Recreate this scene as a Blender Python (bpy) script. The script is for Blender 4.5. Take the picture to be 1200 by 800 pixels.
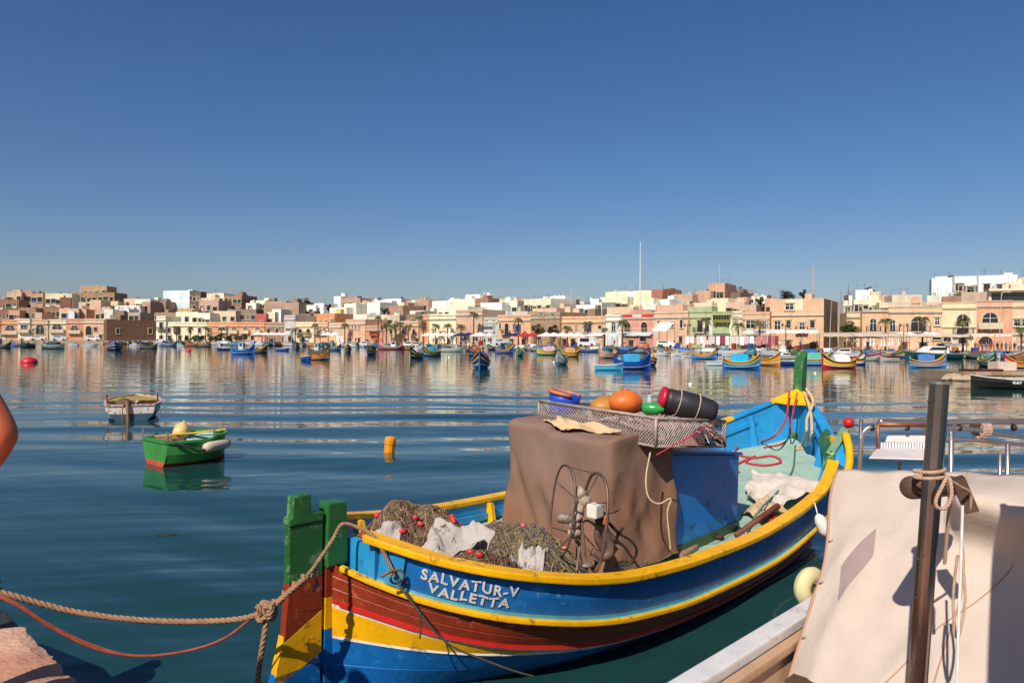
import bpy, bmesh, math, random
import numpy as np
from mathutils import Vector, Matrix, noise
random.seed(7)
sc = bpy.context.scene
for o in list(bpy.data.objects): bpy.data.objects.remove(o)
C = sc.collection
rad = math.radians
# ---------------------------------------------------------------- camera
CAM_H, FPX, HORIZON, ROLL = 2.7, 870.0, 396.0, rad(.4)
pitch = math.atan((400 - HORIZON) / FPX)
FW = Vector((0, math.cos(pitch), -math.sin(pitch)))
U0 = Vector((0, math.sin(pitch), math.cos(pitch)))
RT = Vector((1, 0, 0)) * math.cos(ROLL) + U0 * math.sin(ROLL)
UP = U0 * math.cos(ROLL) - Vector((1, 0, 0)) * math.sin(ROLL)
cam = bpy.data.objects.new('camera', bpy.data.cameras.new('camera')); C.objects.link(cam)
cam.data.sensor_width = 36; cam.data.lens = 36 * FPX / 1200
cam.data.clip_start = .05; cam.data.clip_end = 5000
m = Matrix.Identity(4)
for i in range(3):
    m[i][0] = RT[i]; m[i][1] = UP[i]; m[i][2] = -FW[i]
m[0][3], m[1][3], m[2][3] = 0, 0, CAM_H
cam.matrix_world = m
sc.camera = cam
# ---------------------------------------------------------------- sky and sun
SUN_H = Vector((-.43, -.90, 0)).normalized(); SUN_EL = rad(43)
w = bpy.data.worlds.new('World'); sc.world = w; w.use_nodes = True
nt = w.node_tree; bg = nt.nodes['Background']
sky = nt.nodes.new('ShaderNodeTexSky'); sky.sky_type = 'NISHITA'; sky.sun_disc = False
sky.sun_elevation = SUN_EL; sky.sun_rotation = math.atan2(SUN_H.x, SUN_H.y)
sky.air_density = 1.0; sky.dust_density = .9; sky.ozone_density = 4.0; sky.altitude = 0
tint = nt.nodes.new('ShaderNodeMix'); tint.data_type = 'RGBA'; tint.blend_type = 'MULTIPLY'; tint.inputs[0].default_value = 1; tint.inputs[7].default_value = (1.06, 1.02, 1.14, 1)
hs = nt.nodes.new('ShaderNodeHueSaturation'); hs.inputs['Saturation'].default_value = 1.2
nt.links.new(sky.outputs[0], hs.inputs['Color']); nt.links.new(hs.outputs[0], tint.inputs[6]); nt.links.new(tint.outputs[2], bg.inputs[0]); bg.inputs[1].default_value = .06
sl = bpy.data.lights.new('sun', 'SUN'); sl.energy = 4.2; sl.angle = rad(.5); sl.color = (1, .91, .80)
so = bpy.data.objects.new('sun', sl); C.objects.link(so)
to_sun = Vector((SUN_H.x * math.cos(SUN_EL), SUN_H.y * math.cos(SUN_EL), math.sin(SUN_EL)))
so.rotation_euler = to_sun.to_track_quat('Z', 'Y').to_euler(); so.location = (0, -10, 40)
vs = sc.view_settings; sc.display_settings.display_device = 'sRGB'
vs.view_transform = 'Standard'; vs.look = 'None'; vs.gamma = 1; vs.exposure = .27; vs.use_curve_mapping = False
# ---------------------------------------------------------------- pixel helpers (photograph pixels, 1200 x 800)
def ray(x, y):
    d = FW + RT * ((x - 600) / FPX) + UP * ((400 - y) / FPX)
    return d / d.y
def P(x, y, z):
    d = ray(x, y); k = (z - CAM_H) / d.z
    return Vector((d.x * k, k, z))
def Pd(x, y, D):
    d = ray(x, y); return Vector((d.x * D, D, CAM_H + d.z * D))
# ---------------------------------------------------------------- materials
def lin(h):
    h = h.lstrip('#'); o = []
    for i in (0, 2, 4):
        c = int(h[i:i + 2], 16) / 255; o.append(c / 12.92 if c <= .04045 else ((c + .055) / 1.055) ** 2.4)
    return o
MC = {}
def mat(name, col, rough=.7, var=.12, scale=3.0, bump=.0, bscale=20.0, metal=0, k=1.0, spec=.5, stain=0, stain_sc=(1.6, 1.6, .18), grain=None, vcol=None, chips=None):
    """procedural paint / stone / cloth; var: blotchy tone change, stain: rain streaks, chips: (colour, amount) flaked paint"""
    if name in MC: return MC[name]
    m = bpy.data.materials.new(name); m.use_nodes = True; MC[name] = m
    n = m.node_tree.nodes; l = m.node_tree.links; b = n['Principled BSDF']
    c = lin(col) if isinstance(col, str) else list(col)
    c = [x * k for x in c]
    tc = n.new('ShaderNodeTexCoord')
    def noise_(s, det=5, sc3=None, rough_=.6):
        t = n.new('ShaderNodeTexNoise'); t.inputs['Scale'].default_value = s; t.inputs['Detail'].default_value = det
        t.inputs['Roughness'].default_value = rough_
        if sc3:
            mp = n.new('ShaderNodeMapping'); mp.inputs['Scale'].default_value = sc3
            l.new(tc.outputs['Object'], mp.inputs[0]); l.new(mp.outputs[0], t.inputs[0])
        else: l.new(tc.outputs['Object'], t.inputs[0])
        return t.outputs[0]
    def ramp(src, a, bb, ca, cb):
        r = n.new('ShaderNodeValToRGB'); e = r.color_ramp.elements
        e[0].position = a; e[1].position = bb; e[0].color = (*ca, 1); e[1].color = (*cb, 1)
        l.new(src, r.inputs[0]); return r.outputs[0]
    def mix(f, a, bb, typ='MIX'):
        x = n.new('ShaderNodeMix'); x.data_type = 'RGBA'; x.blend_type = typ
        if isinstance(f, float): x.inputs[0].default_value = f
        else: l.new(f, x.inputs[0])
        l.new(a, x.inputs[6])
        if isinstance(bb, (list, tuple)): x.inputs[7].default_value = (*bb[:3], 1)
        else: l.new(bb, x.inputs[7])
        return x.outputs[2]
    cc = ramp(noise_(scale), .3, .72, [x * (1 - var) for x in c], [min(1, x * (1 + var)) for x in c])
    if grain: cc = mix(.35, cc, ramp(noise_(1, 6, grain), .35, .7, (.45,) * 3, (1,) * 3), 'MULTIPLY')
    if stain:
        f = ramp(noise_(1, 5, stain_sc), .48, .75, (0, 0, 0), (stain,) * 3)
        cc = mix(f, cc, [x * .45 for x in c])
    if vcol: cc = mix(ramp(noise_(scale * .35, 3), .45, .6, (0, 0, 0), (1, 1, 1)), cc, lin(vcol))
    if chips:
        a = chips[1]
        f = ramp(noise_(7, 9, None, .74), .71 - a * .5, .745 - a * .5, (0, 0, 0), (.85,) * 3)
        cc = mix(f, cc, lin(chips[0]))
    l.new(cc, b.inputs['Base Color'])
    b.inputs['Metallic'].default_value = metal
    b.inputs['Specular IOR Level'].default_value = spec
    rr = n.new('ShaderNodeMapRange'); rr.inputs[3].default_value = max(.02, rough - .12); rr.inputs[4].default_value = min(1, rough + .12)
    l.new(noise_(scale * 2), rr.inputs[0]); l.new(rr.outputs[0], b.inputs['Roughness'])
    if bump:
        bp = n.new('ShaderNodeBump'); bp.inputs['Strength'].default_value = 1; bp.inputs['Distance'].default_value = bump
        l.new(noise_(bscale, 6), bp.inputs['Height']); l.new(bp.outputs[0], b.inputs['Normal'])
    return m
def stone(hexc, k=.94):
    if 'stone_' + hexc in MC: return MC['stone_' + hexc]
    c = lin(hexc); g = sum(c) / 3
    if g < .22: c = [x * 1.25 for x in c]
    return mat('stone_' + hexc, [(x * .76 + g * .24) * q + .014 for x, q in zip(c, (1, 1.03, .97))], .9, .17, .45, .03, 2.4, k=k, spec=.2, stain=.38)
def paint(name, hexc, **kw):
    d = dict(stain=.3, stain_sc=(7, 7, .6), rough=.42, var=.14, scale=2.2, bump=.004, bscale=9, k=.95, chips=(hexc, 0)); d.update(kw)
    if d['chips'][1] == 0: d['chips'] = None
    return mat(name, hexc, **d)
def far(hexc, rough=.6, k=.85): return mat('flat_' + hexc, hexc, rough, .15, .9, k=k, spec=.3)
def glass():
    if 'glass' in MC: return MC['glass']
    m = mat('glass', (.02, .022, .026), .12, .5, .7, spec=.6); return m
# ---------------------------------------------------------------- mesh helpers
class MB:
    def __init__(s): s.v = []; s.f = []; s.mi = []
    def add(s, v, f, mi=0):
        o = len(s.v); s.v += [tuple(p) for p in v]; s.f += [tuple(i + o for i in q) for q in f]; s.mi += [mi] * len(f); return s
    def hexa(s, p, mi=0):
        return s.add(p, [(0, 3, 2, 1), (4, 5, 6, 7), (0, 1, 5, 4), (1, 2, 6, 5), (2, 3, 7, 6), (3, 0, 4, 7)], mi)
    def box(s, x0, x1, y0, y1, z0, z1, mi=0):
        return s.hexa([(x0, y0, z0), (x1, y0, z0), (x1, y1, z0), (x0, y1, z0), (x0, y0, z1), (x1, y0, z1), (x1, y1, z1), (x0, y1, z1)], mi)
    def bar(s, a, b, wd, ht, mi=0, up=(0, 0, 1)):
        a = Vector(a); b = Vector(b); d = (b - a).normalized(); u = Vector(up)
        if abs(d.dot(u)) > .98: u = Vector((1, 0, 0))
        r = d.cross(u).normalized() * wd / 2; u = r.cross(d).normalized() * ht / 2
        return s.hexa([a - r - u, a + r - u, b + r - u, b - r - u, a - r + u, a + r + u, b + r + u, b - r + u], mi)
    def tube(s, pts, r, n=6, mi=0, closed=False, caps=True):
        pts = [Vector(p) for p in pts]; m = len(pts)
        if m < 2: return s
        rr = r if isinstance(r, (list, tuple)) else [r] * m
        vs = []; nrm = None
        for i, p in enumerate(pts):
            if closed: d = pts[(i + 1) % m] - pts[i - 1]
            else: d = pts[min(i + 1, m - 1)] - pts[max(i - 1, 0)]
            if d.length < 1e-9: d = Vector((0, 0, 1))
            d.normalize()
            if nrm is None:
                nrm = d.orthogonal().normalized()
            else:
                nrm = nrm - d * nrm.dot(d)
                nrm = nrm.normalized() if nrm.length > 1e-6 else d.orthogonal().normalized()
            bi = d.cross(nrm)
            for k in range(n):
                a = 2 * math.pi * k / n; vs.append(p + (nrm * math.cos(a) + bi * math.sin(a)) * rr[i])
        fs = []
        for i in range(m if closed else m - 1):
            j = (i + 1) % m
            for k in range(n):
                k2 = (k + 1) % n; fs.append((i * n + k, i * n + k2, j * n + k2, j * n + k))
        if caps and not closed: fs += [tuple(range(n - 1, -1, -1)), tuple((m - 1) * n + k for k in range(n))]
        return s.add(vs, fs, mi)
    def lathe(s, prof, n=16, org=(0, 0, 0), mi=0, ax=None):
        """prof: (radius, height) pairs round z, or round the axis ax"""
        o = Vector(org); vs = []; fs = []
        q = Vector((0, 0, 1)).rotation_difference(Vector(ax).normalized()) if ax is not None else None
        for r, h in prof:
            for k in range(n):
                a = 2 * math.pi * k / n; p = Vector((r * math.cos(a), r * math.sin(a), h))
                vs.append(o + (q @ p if q else p))
        for i in range(len(prof) - 1):
            for k in range(n):
                k2 = (k + 1) % n; fs.append((i * n + k, i * n + k2, (i + 1) * n + k2, (i + 1) * n + k))
        if prof[0][0] > 1e-4: fs.append(tuple(range(n - 1, -1, -1)))
        if prof[-1][0] > 1e-4: fs.append(tuple((len(prof) - 1) * n + k for k in range(n)))
        return s.add(vs, fs, mi)
    def ball(s, c, r, n=14, mi=0, sq=(1, 1, 1)):
        m = n // 2; o = len(s.v)
        s.lathe([(max(1e-5, math.sin(math.pi * i / m)) * r, -math.cos(math.pi * i / m) * r) for i in range(m + 1)], n, (0, 0, 0), mi)
        for i in range(o, len(s.v)):
            p = s.v[i]; s.v[i] = (p[0] * sq[0] + c[0], p[1] * sq[1] + c[1], p[2] * sq[2] + c[2])
        return s
    def grid(s, fn, nu, nv, mi=0, wrap=False):
        vs = [fn(i / nu, j / nv) for i in range(nu + 1) for j in range(nv + 1)]
        return s.add(vs, [(i * (nv + 1) + j, (i + 1) * (nv + 1) + j, (i + 1) * (nv + 1) + j + 1, i * (nv + 1) + j + 1) for i in range(nu) for j in range(nv)], mi)
    def prism(s, poly, d, mi=0):
        """poly: 3-D outline, d: thickness vector"""
        d = Vector(d); n = len(poly); vs = [Vector(p) for p in poly] + [Vector(p) + d for p in poly]
        return s.add(vs, [tuple(range(n - 1, -1, -1)), tuple(range(n, 2 * n))] + [(i, (i + 1) % n, n + (i + 1) % n, n + i) for i in range(n)], mi)
    def mesh(s, name, mats, smooth=False):
        me = bpy.data.meshes.new(name); me.from_pydata(s.v, [], s.f)
        for m in (mats if isinstance(mats, (list, tuple)) else [mats]): me.materials.append(m)
        me.polygons.foreach_set('material_index', s.mi)
        if smooth: me.polygons.foreach_set('use_smooth', [True] * len(me.polygons))
        me.update(); return me
    def build(s, name, mats, parent=None, smooth=False, fix=True):
        me = s.mesh(name, mats, smooth)
        if fix:
            bm = bmesh.new(); bm.from_mesh(me); bmesh.ops.recalc_face_normals(bm, faces=bm.faces); bm.to_mesh(me); bm.free()
        return place(me, name, parent)
def place(me, name, parent=None, loc=None, rz=None):
    o = bpy.data.objects.new(name, me); C.objects.link(o)
    if parent: o.parent = parent
    if loc is not None: o.location = loc
    if rz is not None: o.rotation_euler = (0, 0, rz)
    return o
def tag(o, label=None, cat=None, group=None, kind=None):
    if label: o['label'] = label
    if cat: o['category'] = cat
    if group: o['group'] = group
    if kind: o['kind'] = kind
    return o
def thing(name, label, cat, loc=(0, 0, 0), rz=0, group=None):
    o = bpy.data.objects.new(name, None); C.objects.link(o); o.empty_display_size = .2
    o.location = loc; o.rotation_euler = (0, 0, rz); return tag(o, label, cat, group)
def bevel(o, wd=.01, seg=2):
    bm = bmesh.new(); bm.from_mesh(o.data)
    bmesh.ops.remove_doubles(bm, verts=bm.verts, dist=1e-5)
    es = [e for e in bm.edges if len(e.link_faces) == 2 and e.calc_face_angle(0) > .6]
    bmesh.ops.bevel(bm, geom=es, offset=wd, segments=seg, affect='EDGES', profile=.6, clamp_overlap=True)
    bm.to_mesh(o.data); bm.free(); return o
def crv(tab):
    """smooth curve through (x, y) pairs"""
    xs = [a for a, _ in tab]; ys = [b for _, b in tab]; n = len(xs)
    d = [(ys[i + 1] - ys[i]) / (xs[i + 1] - xs[i]) for i in range(n - 1)]
    t = [d[0]] + [0 if d[i - 1] * d[i] <= 0 else 2 * d[i - 1] * d[i] / (d[i - 1] + d[i]) for i in range(1, n - 1)] + [d[-1]]
    def f(x):
        if x <= xs[0]: return ys[0]
        if x >= xs[-1]: return ys[-1]
        i = 0
        while x > xs[i + 1]: i += 1
        h = xs[i + 1] - xs[i]; u = (x - xs[i]) / h
        return ys[i] * (2 * u ** 3 - 3 * u * u + 1) + h * t[i] * (u ** 3 - 2 * u * u + u) + ys[i + 1] * (3 * u * u - 2 * u ** 3) + h * t[i + 1] * (u ** 3 - u * u)
    return f
def spline(pts, n=40):
    """Catmull-Rom through points, n samples in all"""
    p = [Vector(q) for q in pts]; p = [p[0] * 2 - p[1]] + p + [p[-1] * 2 - p[-2]]; out = []
    m = len(p) - 3
    for i in range(n):
        x = i / (n - 1) * m; k = min(int(x), m - 1); u = x - k; a, b, c, d = p[k:k + 4]
        out.append(.5 * ((2 * b) + (c - a) * u + (2 * a - 5 * b + 4 * c - d) * u * u + (3 * b - a - 3 * c + d) * u ** 3))
    return out
def resample(pts, step):
    out = [pts[0]]; acc = 0
    for a, b in zip(pts, pts[1:]):
        d = (b - a).length
        while acc + d >= step:
            f = (step - acc) / d; a = a + (b - a) * f; out.append(a.copy()); d = (b - a).length; acc = 0
        acc += d
    out.append(pts[-1]); return out
def rope(mb, pts, r, strands=3, pitch=None, mi=0, n=5):
    """laid rope: strands twisted round the path"""
    pitch = pitch or r * 5.5; pts = resample([Vector(p) for p in pts], pitch / 7)
    nrm = None; fr = []; L = 0
    for i, p in enumerate(pts):
        d = (pts[min(i + 1, len(pts) - 1)] - pts[max(i - 1, 0)]).normalized()
        if nrm is None: nrm = d.orthogonal().normalized()
        else: nrm = (nrm - d * nrm.dot(d)).normalized()
        if i: L += (p - pts[i - 1]).length
        fr.append((p, nrm.copy(), d.cross(nrm), L))
    for k in range(strands):
        mb.tube([p + (a * math.cos(x) + b * math.sin(x)) * r * .5 for p, a, b, q in fr for x in [2 * math.pi * (q / pitch + k / strands)]], r * .56, n, mi)
    return mb
def nz(p, s=1.0, seed=0): return noise.noise(Vector((p[0] * s + seed * 17.3, p[1] * s - seed * 9.1, p[2] * s + seed * 3.7)))
# ================================================================ setting: water, shore, hill, near quay
# shore of the far bay: photograph pixels of the water's edge, turned into points on the water plane
SH_PX = [(-260, 401.6), (-120, 402), (0, 402.5), (150, 403.2), (300, 404.6), (450, 407), (600, 410), (750, 413), (900, 416), (1060, 418), (1200, 420), (1420, 424), (1700, 431)]
SHORE = [P(x, y, 0) for x, y in SH_PX]
SHORE_D = crv([(x, p.y) for (x, _), p in zip(SH_PX, SHORE)])
def shore_tan(px):
    a = ray(px - 25, 396) * SHORE_D(px - 25); b = ray(px + 25, 396) * SHORE_D(px + 25)
    d = Vector((b.x - a.x, b.y - a.y, 0)); return d.normalized()
QZ = .8
def waves(x, y):
    r = np.hypot(x, y)
    wx = x + 2.2 * np.sin(y * .19 + x * .07 + 1) + .5 * np.sin(x * .23); wy = y + 1.3 * np.sin(x * .13 + .6 + .4 * np.sin(y * .21)) + .35 * np.sin(x * .41 + y * .2)
    env = np.exp(-((r - 24) / 12.5) ** 2) * 1.15 + .3 * np.exp(-((r - 9) / 7.) ** 2)
    env = env * (.72 + .38 * np.sin(x * .13 + y * .05))
    def w_(dx, dy, lam, ph, sh):
        k = 2 * math.pi / lam; n = math.hypot(dx, dy); q = (wx * dx + wy * dy) / n * k + ph
        return np.sin(q + sh * np.sin(q)) * lam
    z = w_(-.13, 1, 4.3, .4, .55) * .0062 + w_(-.2, 1, 2.9, 2.1, .5) * .0052 + w_(.1, 1, 1.75, .2, .2) * .002
    small = w_(.5, 1, 1.1, 0, .2) * .0022 + w_(-.6, 1, .74, 1, .2) * .0016 + w_(.15, 1, 1.7, 2, .3) * .0026
    patch = 1 + 2.2 * np.exp(-((x + 3.4) / 2.6) ** 2 - ((y - 7.2) / 2.6) ** 2) + .8 * np.sin(x * .5 + 1) * np.sin(y * .37)
    tiny = w_(.3, 1, .43, .7, .1) * .0016 + w_(-.5, 1, .31, 1.9, .1) * .0014
    return z * env + (small * patch + tiny * np.maximum(0, patch - .8)) * np.exp(-((r - 6) / 12.) ** 2)
def make_water():
    rows = np.concatenate([np.geomspace(.6, 60, 760), np.geomspace(61, 420, 60)])
    ang = np.linspace(-1.25, 1.25, 221)
    Rr, A = np.meshgrid(rows, ang, indexing='ij')
    X = Rr * np.tan(A * .8) ; Y = Rr.copy()
    Z = waves(X, Y)
    v = np.stack([X, Y, Z], -1).reshape(-1, 3)
    nr, na = Rr.shape
    i, j = np.meshgrid(np.arange(nr - 1), np.arange(na - 1), indexing='ij')
    f = np.stack([i * na + j, i * na + j + 1, (i + 1) * na + j + 1, (i + 1) * na + j], -1).reshape(-1, 4)
    # the rest of the harbour, behind and beside the photographer
    fv = v.tolist(); ff = f.tolist(); o = len(fv)
    xe = .6 * math.tan(1.0)
    fv += [(-700, -60, 0), (700, -60, 0), (700, .6, 0), (-700, .6, 0)]
    first = list(range(na))
    ff.append([o, o + 1, o + 2] + first[::-1] + [o + 3])
    e1 = [k * na for k in range(nr)]; e2 = [k * na + na - 1 for k in range(nr)]
    fv += [(-700, 420, 0), (700, 420, 0)]
    ff.append([o + 3] + e1 + [o + 4]); ff.append(e2[::-1] + [o + 5, o + 2][::1][::-1])
    me = bpy.data.meshes.new('water'); me.from_pydata(fv, [], ff)
    me.polygons.foreach_set('use_smooth', [True] * len(me.polygons)); me.update()
    m = bpy.data.materials.new('harbour_water'); m.use_nodes = True; n = m.node_tree.nodes; l = m.node_tree.links; b = n['Principled BSDF']
    b.inputs['Base Color'].default_value = (.010, .047, .048, 1); b.inputs['Roughness'].default_value = .03
    b.inputs['IOR'].default_value = 1.33
    tc = n.new('ShaderNodeTexCoord')
    def nse(scale, sc3, det, rz=0):
        mp = n.new('ShaderNodeMapping'); mp.inputs['Scale'].default_value = sc3; mp.inputs['Rotation'].default_value = (0, 0, rz)
        t = n.new('ShaderNodeTexNoise'); t.inputs['Scale'].default_value = scale; t.inputs['Detail'].default_value = det; t.inputs['Distortion'].default_value = .6
        l.new(tc.outputs['Object'], mp.inputs[0]); l.new(mp.outputs[0], t.inputs[0]); return t.outputs[0]
    b1 = n.new('ShaderNodeBump'); b1.inputs['Distance'].default_value = .034; b1.inputs['Strength'].default_value = 1
    l.new(nse(.55, (.5, 1, 1), 3, .15), b1.inputs['Height'])
    b2 = n.new('ShaderNodeBump'); b2.inputs['Distance'].default_value = .0045; b2.inputs['Strength'].default_value = 1
    # breeze patches: the fine ripple comes and goes over the bay
    pt = n.new('ShaderNodeMapRange'); pt.inputs[1].default_value = .42; pt.inputs[2].default_value = .62; pt.inputs[3].default_value = .25; pt.inputs[4].default_value = 1
    l.new(nse(.05, (.5, 1, 1), 2, .1), pt.inputs[0]); l.new(pt.outputs[0], b2.inputs['Strength'])
    l.new(nse(2.6, (.55, 1, 1), 4, -.2), b2.inputs['Height']); l.new(b1.outputs[0], b2.inputs['Normal'])
    l.new(b2.outputs[0], b.inputs['Normal'])
    me.materials.append(m)
    return tag(place(me, 'water'), kind='structure')
make_water()
# far promenade and hill behind it
def far_ground():
    mb = MB(); n = 60; pr = [-1.5, -.001]
    prof = [(0, -1.5), (0, QZ), (.4, QZ + .12), (16, QZ + .15), (30, QZ + .5), (60, 4), (110, 8), (170, 10), (600, 12)]
    pts = []
    for i in range(n + 1):
        px = -260 + i * (1960 / n); d = SHORE_D(px); p = ray(px, 396) * d; t = shore_tan(px); nn = Vector((-t.y, t.x, 0))
        if nn.y < 0: nn = -nn
        # spread outwards from the bay so the sheets never cross
        rr = Vector((p.x, p.y, 0)).normalized()
        pts.append([Vector((p.x, p.y, 0)) + (nn * .3 + rr * .7).normalized() * a + Vector((0, 0, z)) for a, z in prof])
    for i in range(n):
        for j in range(len(prof) - 1):
            mb.add([pts[i][j], pts[i + 1][j], pts[i + 1][j + 1], pts[i][j + 1]], [(0, 1, 2, 3)], 0 if j == 0 else (1 if j < 4 else 2))
    o = mb.build('ground', [stone('B99A7C'), stone('C4AE92', .6), mat('dry_soil', '9C8462', .95, .2, .2, k=.6)])
    return tag(o, kind='structure')
far_ground()
# near quay: broken limestone edge at the photographer's feet
def near_quay():
    mb = MB(); z = 1.1
    E0 = P(26, 729, z); E1 = P(99, 802, z); d = (E1 - E0).normalized(); d.z = 0
    a = P(-2, 738, z); dl = (a - E0).normalized()
    far_l = E0 + dl * 9; edge = []
    n = 260; L = 9.0
    for i in range(n + 1):
        p = E0 + d * (L * i / n); q = Vector((-d.y, d.x, 0))
        e = nz(p, 7, 1) * .03 + nz(p, 22, 2) * .012 + nz(p, 60, 3) * .004
        edge.append(p + q * e)
    back = [E0 + d * (L * i / n) + Vector((d.y, -d.x, 0)) * (6.0) for i in range(n + 1)]
    if (back[0] - E0).dot(Vector((0, -1, 0))) < 0: back = [E0 + d * (L * i / n) - Vector((d.y, -d.x, 0)) * 6 for i in range(n + 1)]
    # top sheet, fine near the edge
    ks = [0, .004, .012, .025, .045, .075, .12, .18, .26, .36, .5, .7, 1]
    g = []
    for i in range(n + 1):
        row = []
        for kk in ks:
            p = edge[i].lerp(back[i], kk); dd = kk * 6
            # broken lip: drops and crumbles over the last centimetres
            lip = max(0, 1 - dd / .10); hz = nz(p, 7, 4) * .012 + nz(p, 28, 5) * .006 - lip * (.02 + .02 * max(0, nz(p, 9, 6) + .25))
            row.append((p.x, p.y, z + hz))
        g.append(row)
    for i in range(n):
        for j in range(len(ks) - 1):
            mb.add([g[i][j], g[i + 1][j], g[i + 1][j + 1], g[i][j + 1]], [(0, 1, 2, 3)])
    for i in range(n):   # rough face down to the water
        lv = [0, -.06, -.14, -.3, -.6, -1.9]
        for j in range(5):
            def fp(ii, jj):
                p = Vector(g[ii][0]); q = Vector((-d.y, d.x, 0)); p.z += lv[jj]
                o_ = nz(p, 6, 8) * .05 * min(1, jj / 2); return p + q * o_ - (q * 0)
            mb.add([fp(i, j), fp(i + 1, j), fp(i + 1, j + 1), fp(i, j + 1)], [(0, 1, 2, 3)])
    # left end face and the quay running on to the left, behind the photographer
    for j in range(len(ks) - 1):
        a0 = Vector(g[0][j]); a1 = Vector(g[0][j + 1]); mb.add([a0, a1, a1 - Vector((0, 0, 2)), a0 - Vector((0, 0, 2))], [(0, 1, 2, 3)])
    o = mb.build('quay', mat('quay_limestone', 'E6B89C', .95, .16, 2.2, .012, 38, k=.88, spec=.15, vcol='C08A70'), smooth=False)
    tag(o, kind='structure')
    return E0, E1, d
QE0, QE1, QD = near_quay()
# ================================================================ town round the bay
WIN = {}
TRIM = 'EAD9BC'
def arch_pts(w, h, n=8):
    r = w / 2; return [(-r, 0), (r, 0)] + [(r * math.cos(math.pi * i / n), h - r + r * math.sin(math.pi * i / n)) for i in range(n + 1)]
def ring(mb, outer, inner, y0, y1, mi=0):
    n = len(outer)
    for i in range(n):
        j = (i + 1) % n; a, b, c, d = outer[i], outer[j], inner[j], inner[i]
        mb.hexa([(a[0], y0, a[1]), (b[0], y0, b[1]), (c[0], y0, c[1]), (d[0], y0, d[1]), (a[0], y1, a[1]), (b[0], y1, b[1]), (c[0], y1, c[1]), (d[0], y1, d[1])], mi)
def win_meshes(kind, w, h, col, trim):
    """meshes of one opening, origin at the middle of its sill, facing -y; list of (part name, mesh, owner)"""
    key = (kind, w, h, col, trim)
    if key in WIN: return WIN[key]
    out = []
    arch = kind[0] == 'a'
    f = MB(); t = .14
    outl = arch_pts(w + 2 * t, h + t) if arch else [(-w / 2 - t, -t * .6), (w / 2 + t, -t * .6), (w / 2 + t, h + t), (-w / 2 - t, h + t)]
    inl = arch_pts(w, h) if arch else [(-w / 2, 0), (w / 2, 0), (w / 2, h), (-w / 2, h)]
    ring(f, outl, inl, -.16, .02)
    if not kind.endswith('d'): f.box(-w / 2 - t - .08, w / 2 + t + .08, -.24, .0, -t * .6 - .1, -t * .6 + .01)
    if not arch: f.box(-w / 2 - t - .1, w / 2 + t + .1, -.26, .0, h + t - .002, h + t + .12)
    out.append(('window' if not kind.endswith('d') else 'door', f.mesh('window', stone(trim)), None))
    g = MB(); g.prism([(x, -.035, z) for x, z in inl], (0, .03, 0))
    out.append(('pane', g.mesh('pane', glass()), 0))
    if col:
        s = MB()
        if kind[0] == 's':      # louvred shutters standing open at both sides
            for sx in (-1, 1):
                x0 = sx * (w / 2 + .02); x1 = sx * (w / 2 + w * .45)
                s.box(min(x0, x1), max(x0, x1), -.24, -.17, 0, h)
                for q in range(7): s.box(min(x0, x1) + .05, max(x0, x1) - .05, -.27, -.239, h * (.06 + .13 * q), h * (.06 + .13 * q) + h * .07)
            out.append(('shutter', s.mesh('shutter', far(col)), 0))
        else:                   # painted frame with mullions
            fr = .07
            if arch: ring(s, inl, arch_pts(w - 2 * fr, h - fr), -.09, -.036)
            else: ring(s, inl, [(-w / 2 + fr, fr), (w / 2 - fr, fr), (w / 2 - fr, h - fr), (-w / 2 + fr, h - fr)], -.09, -.036)
            s.box(-.04, .04, -.088, -.036, fr, h - fr - (.0 if not arch else .02))
            s.box(-w / 2 + fr, w / 2 - fr, -.087, -.037, h * .62, h * .62 + .07)
            if kind.endswith('d'): s.box(-w / 2 + fr, w / 2 - fr, -.075, -.03, fr, h * .45)
            out.append(('frame', s.mesh('frame', far(col)), 0))
    WIN[key] = out; return out
def balcony_mesh(w, solid, col):
    key = ('bal', round(w, 1), solid, col)
    if key in WIN: return WIN[key]
    a = MB(); a.box(-w / 2, w / 2, -.95, 0, -.18, 0)
    for q in (-.36, 0, .36): a.box(w * q - .09, w * q + .09, -.7, 0, -.5, -.179)
    b = MB()
    if solid:
        b.box(-w / 2 + .02, w / 2 - .02, -.93, -.8, .001, .95); b.box(-w / 2 + .02, -w / 2 + .14, -.8, 0, .001, .95); b.box(w / 2 - .14, w / 2 - .02, -.8, 0, .001, .95)
    else:
        n = max(5, int(w / .16))
        for q in range(n + 1):
            x = -w / 2 + .05 + (w - .1) * q / n; b.box(x - .016, x + .016, -.92, -.885, .001, .95)
        for q in range(6):
            for sx in (-1, 1): x = sx * (w / 2 - .05); b.box(x - .016, x + .016, -.88 + .15 * q, -.85 + .15 * q, .001, .95)
        b.box(-w / 2, w / 2, -.94, -.87, .951, 1.0)
    WIN[key] = (a.mesh('balcony', stone(TRIM)), b.mesh('railing', far(col))); return WIN[key]
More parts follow.
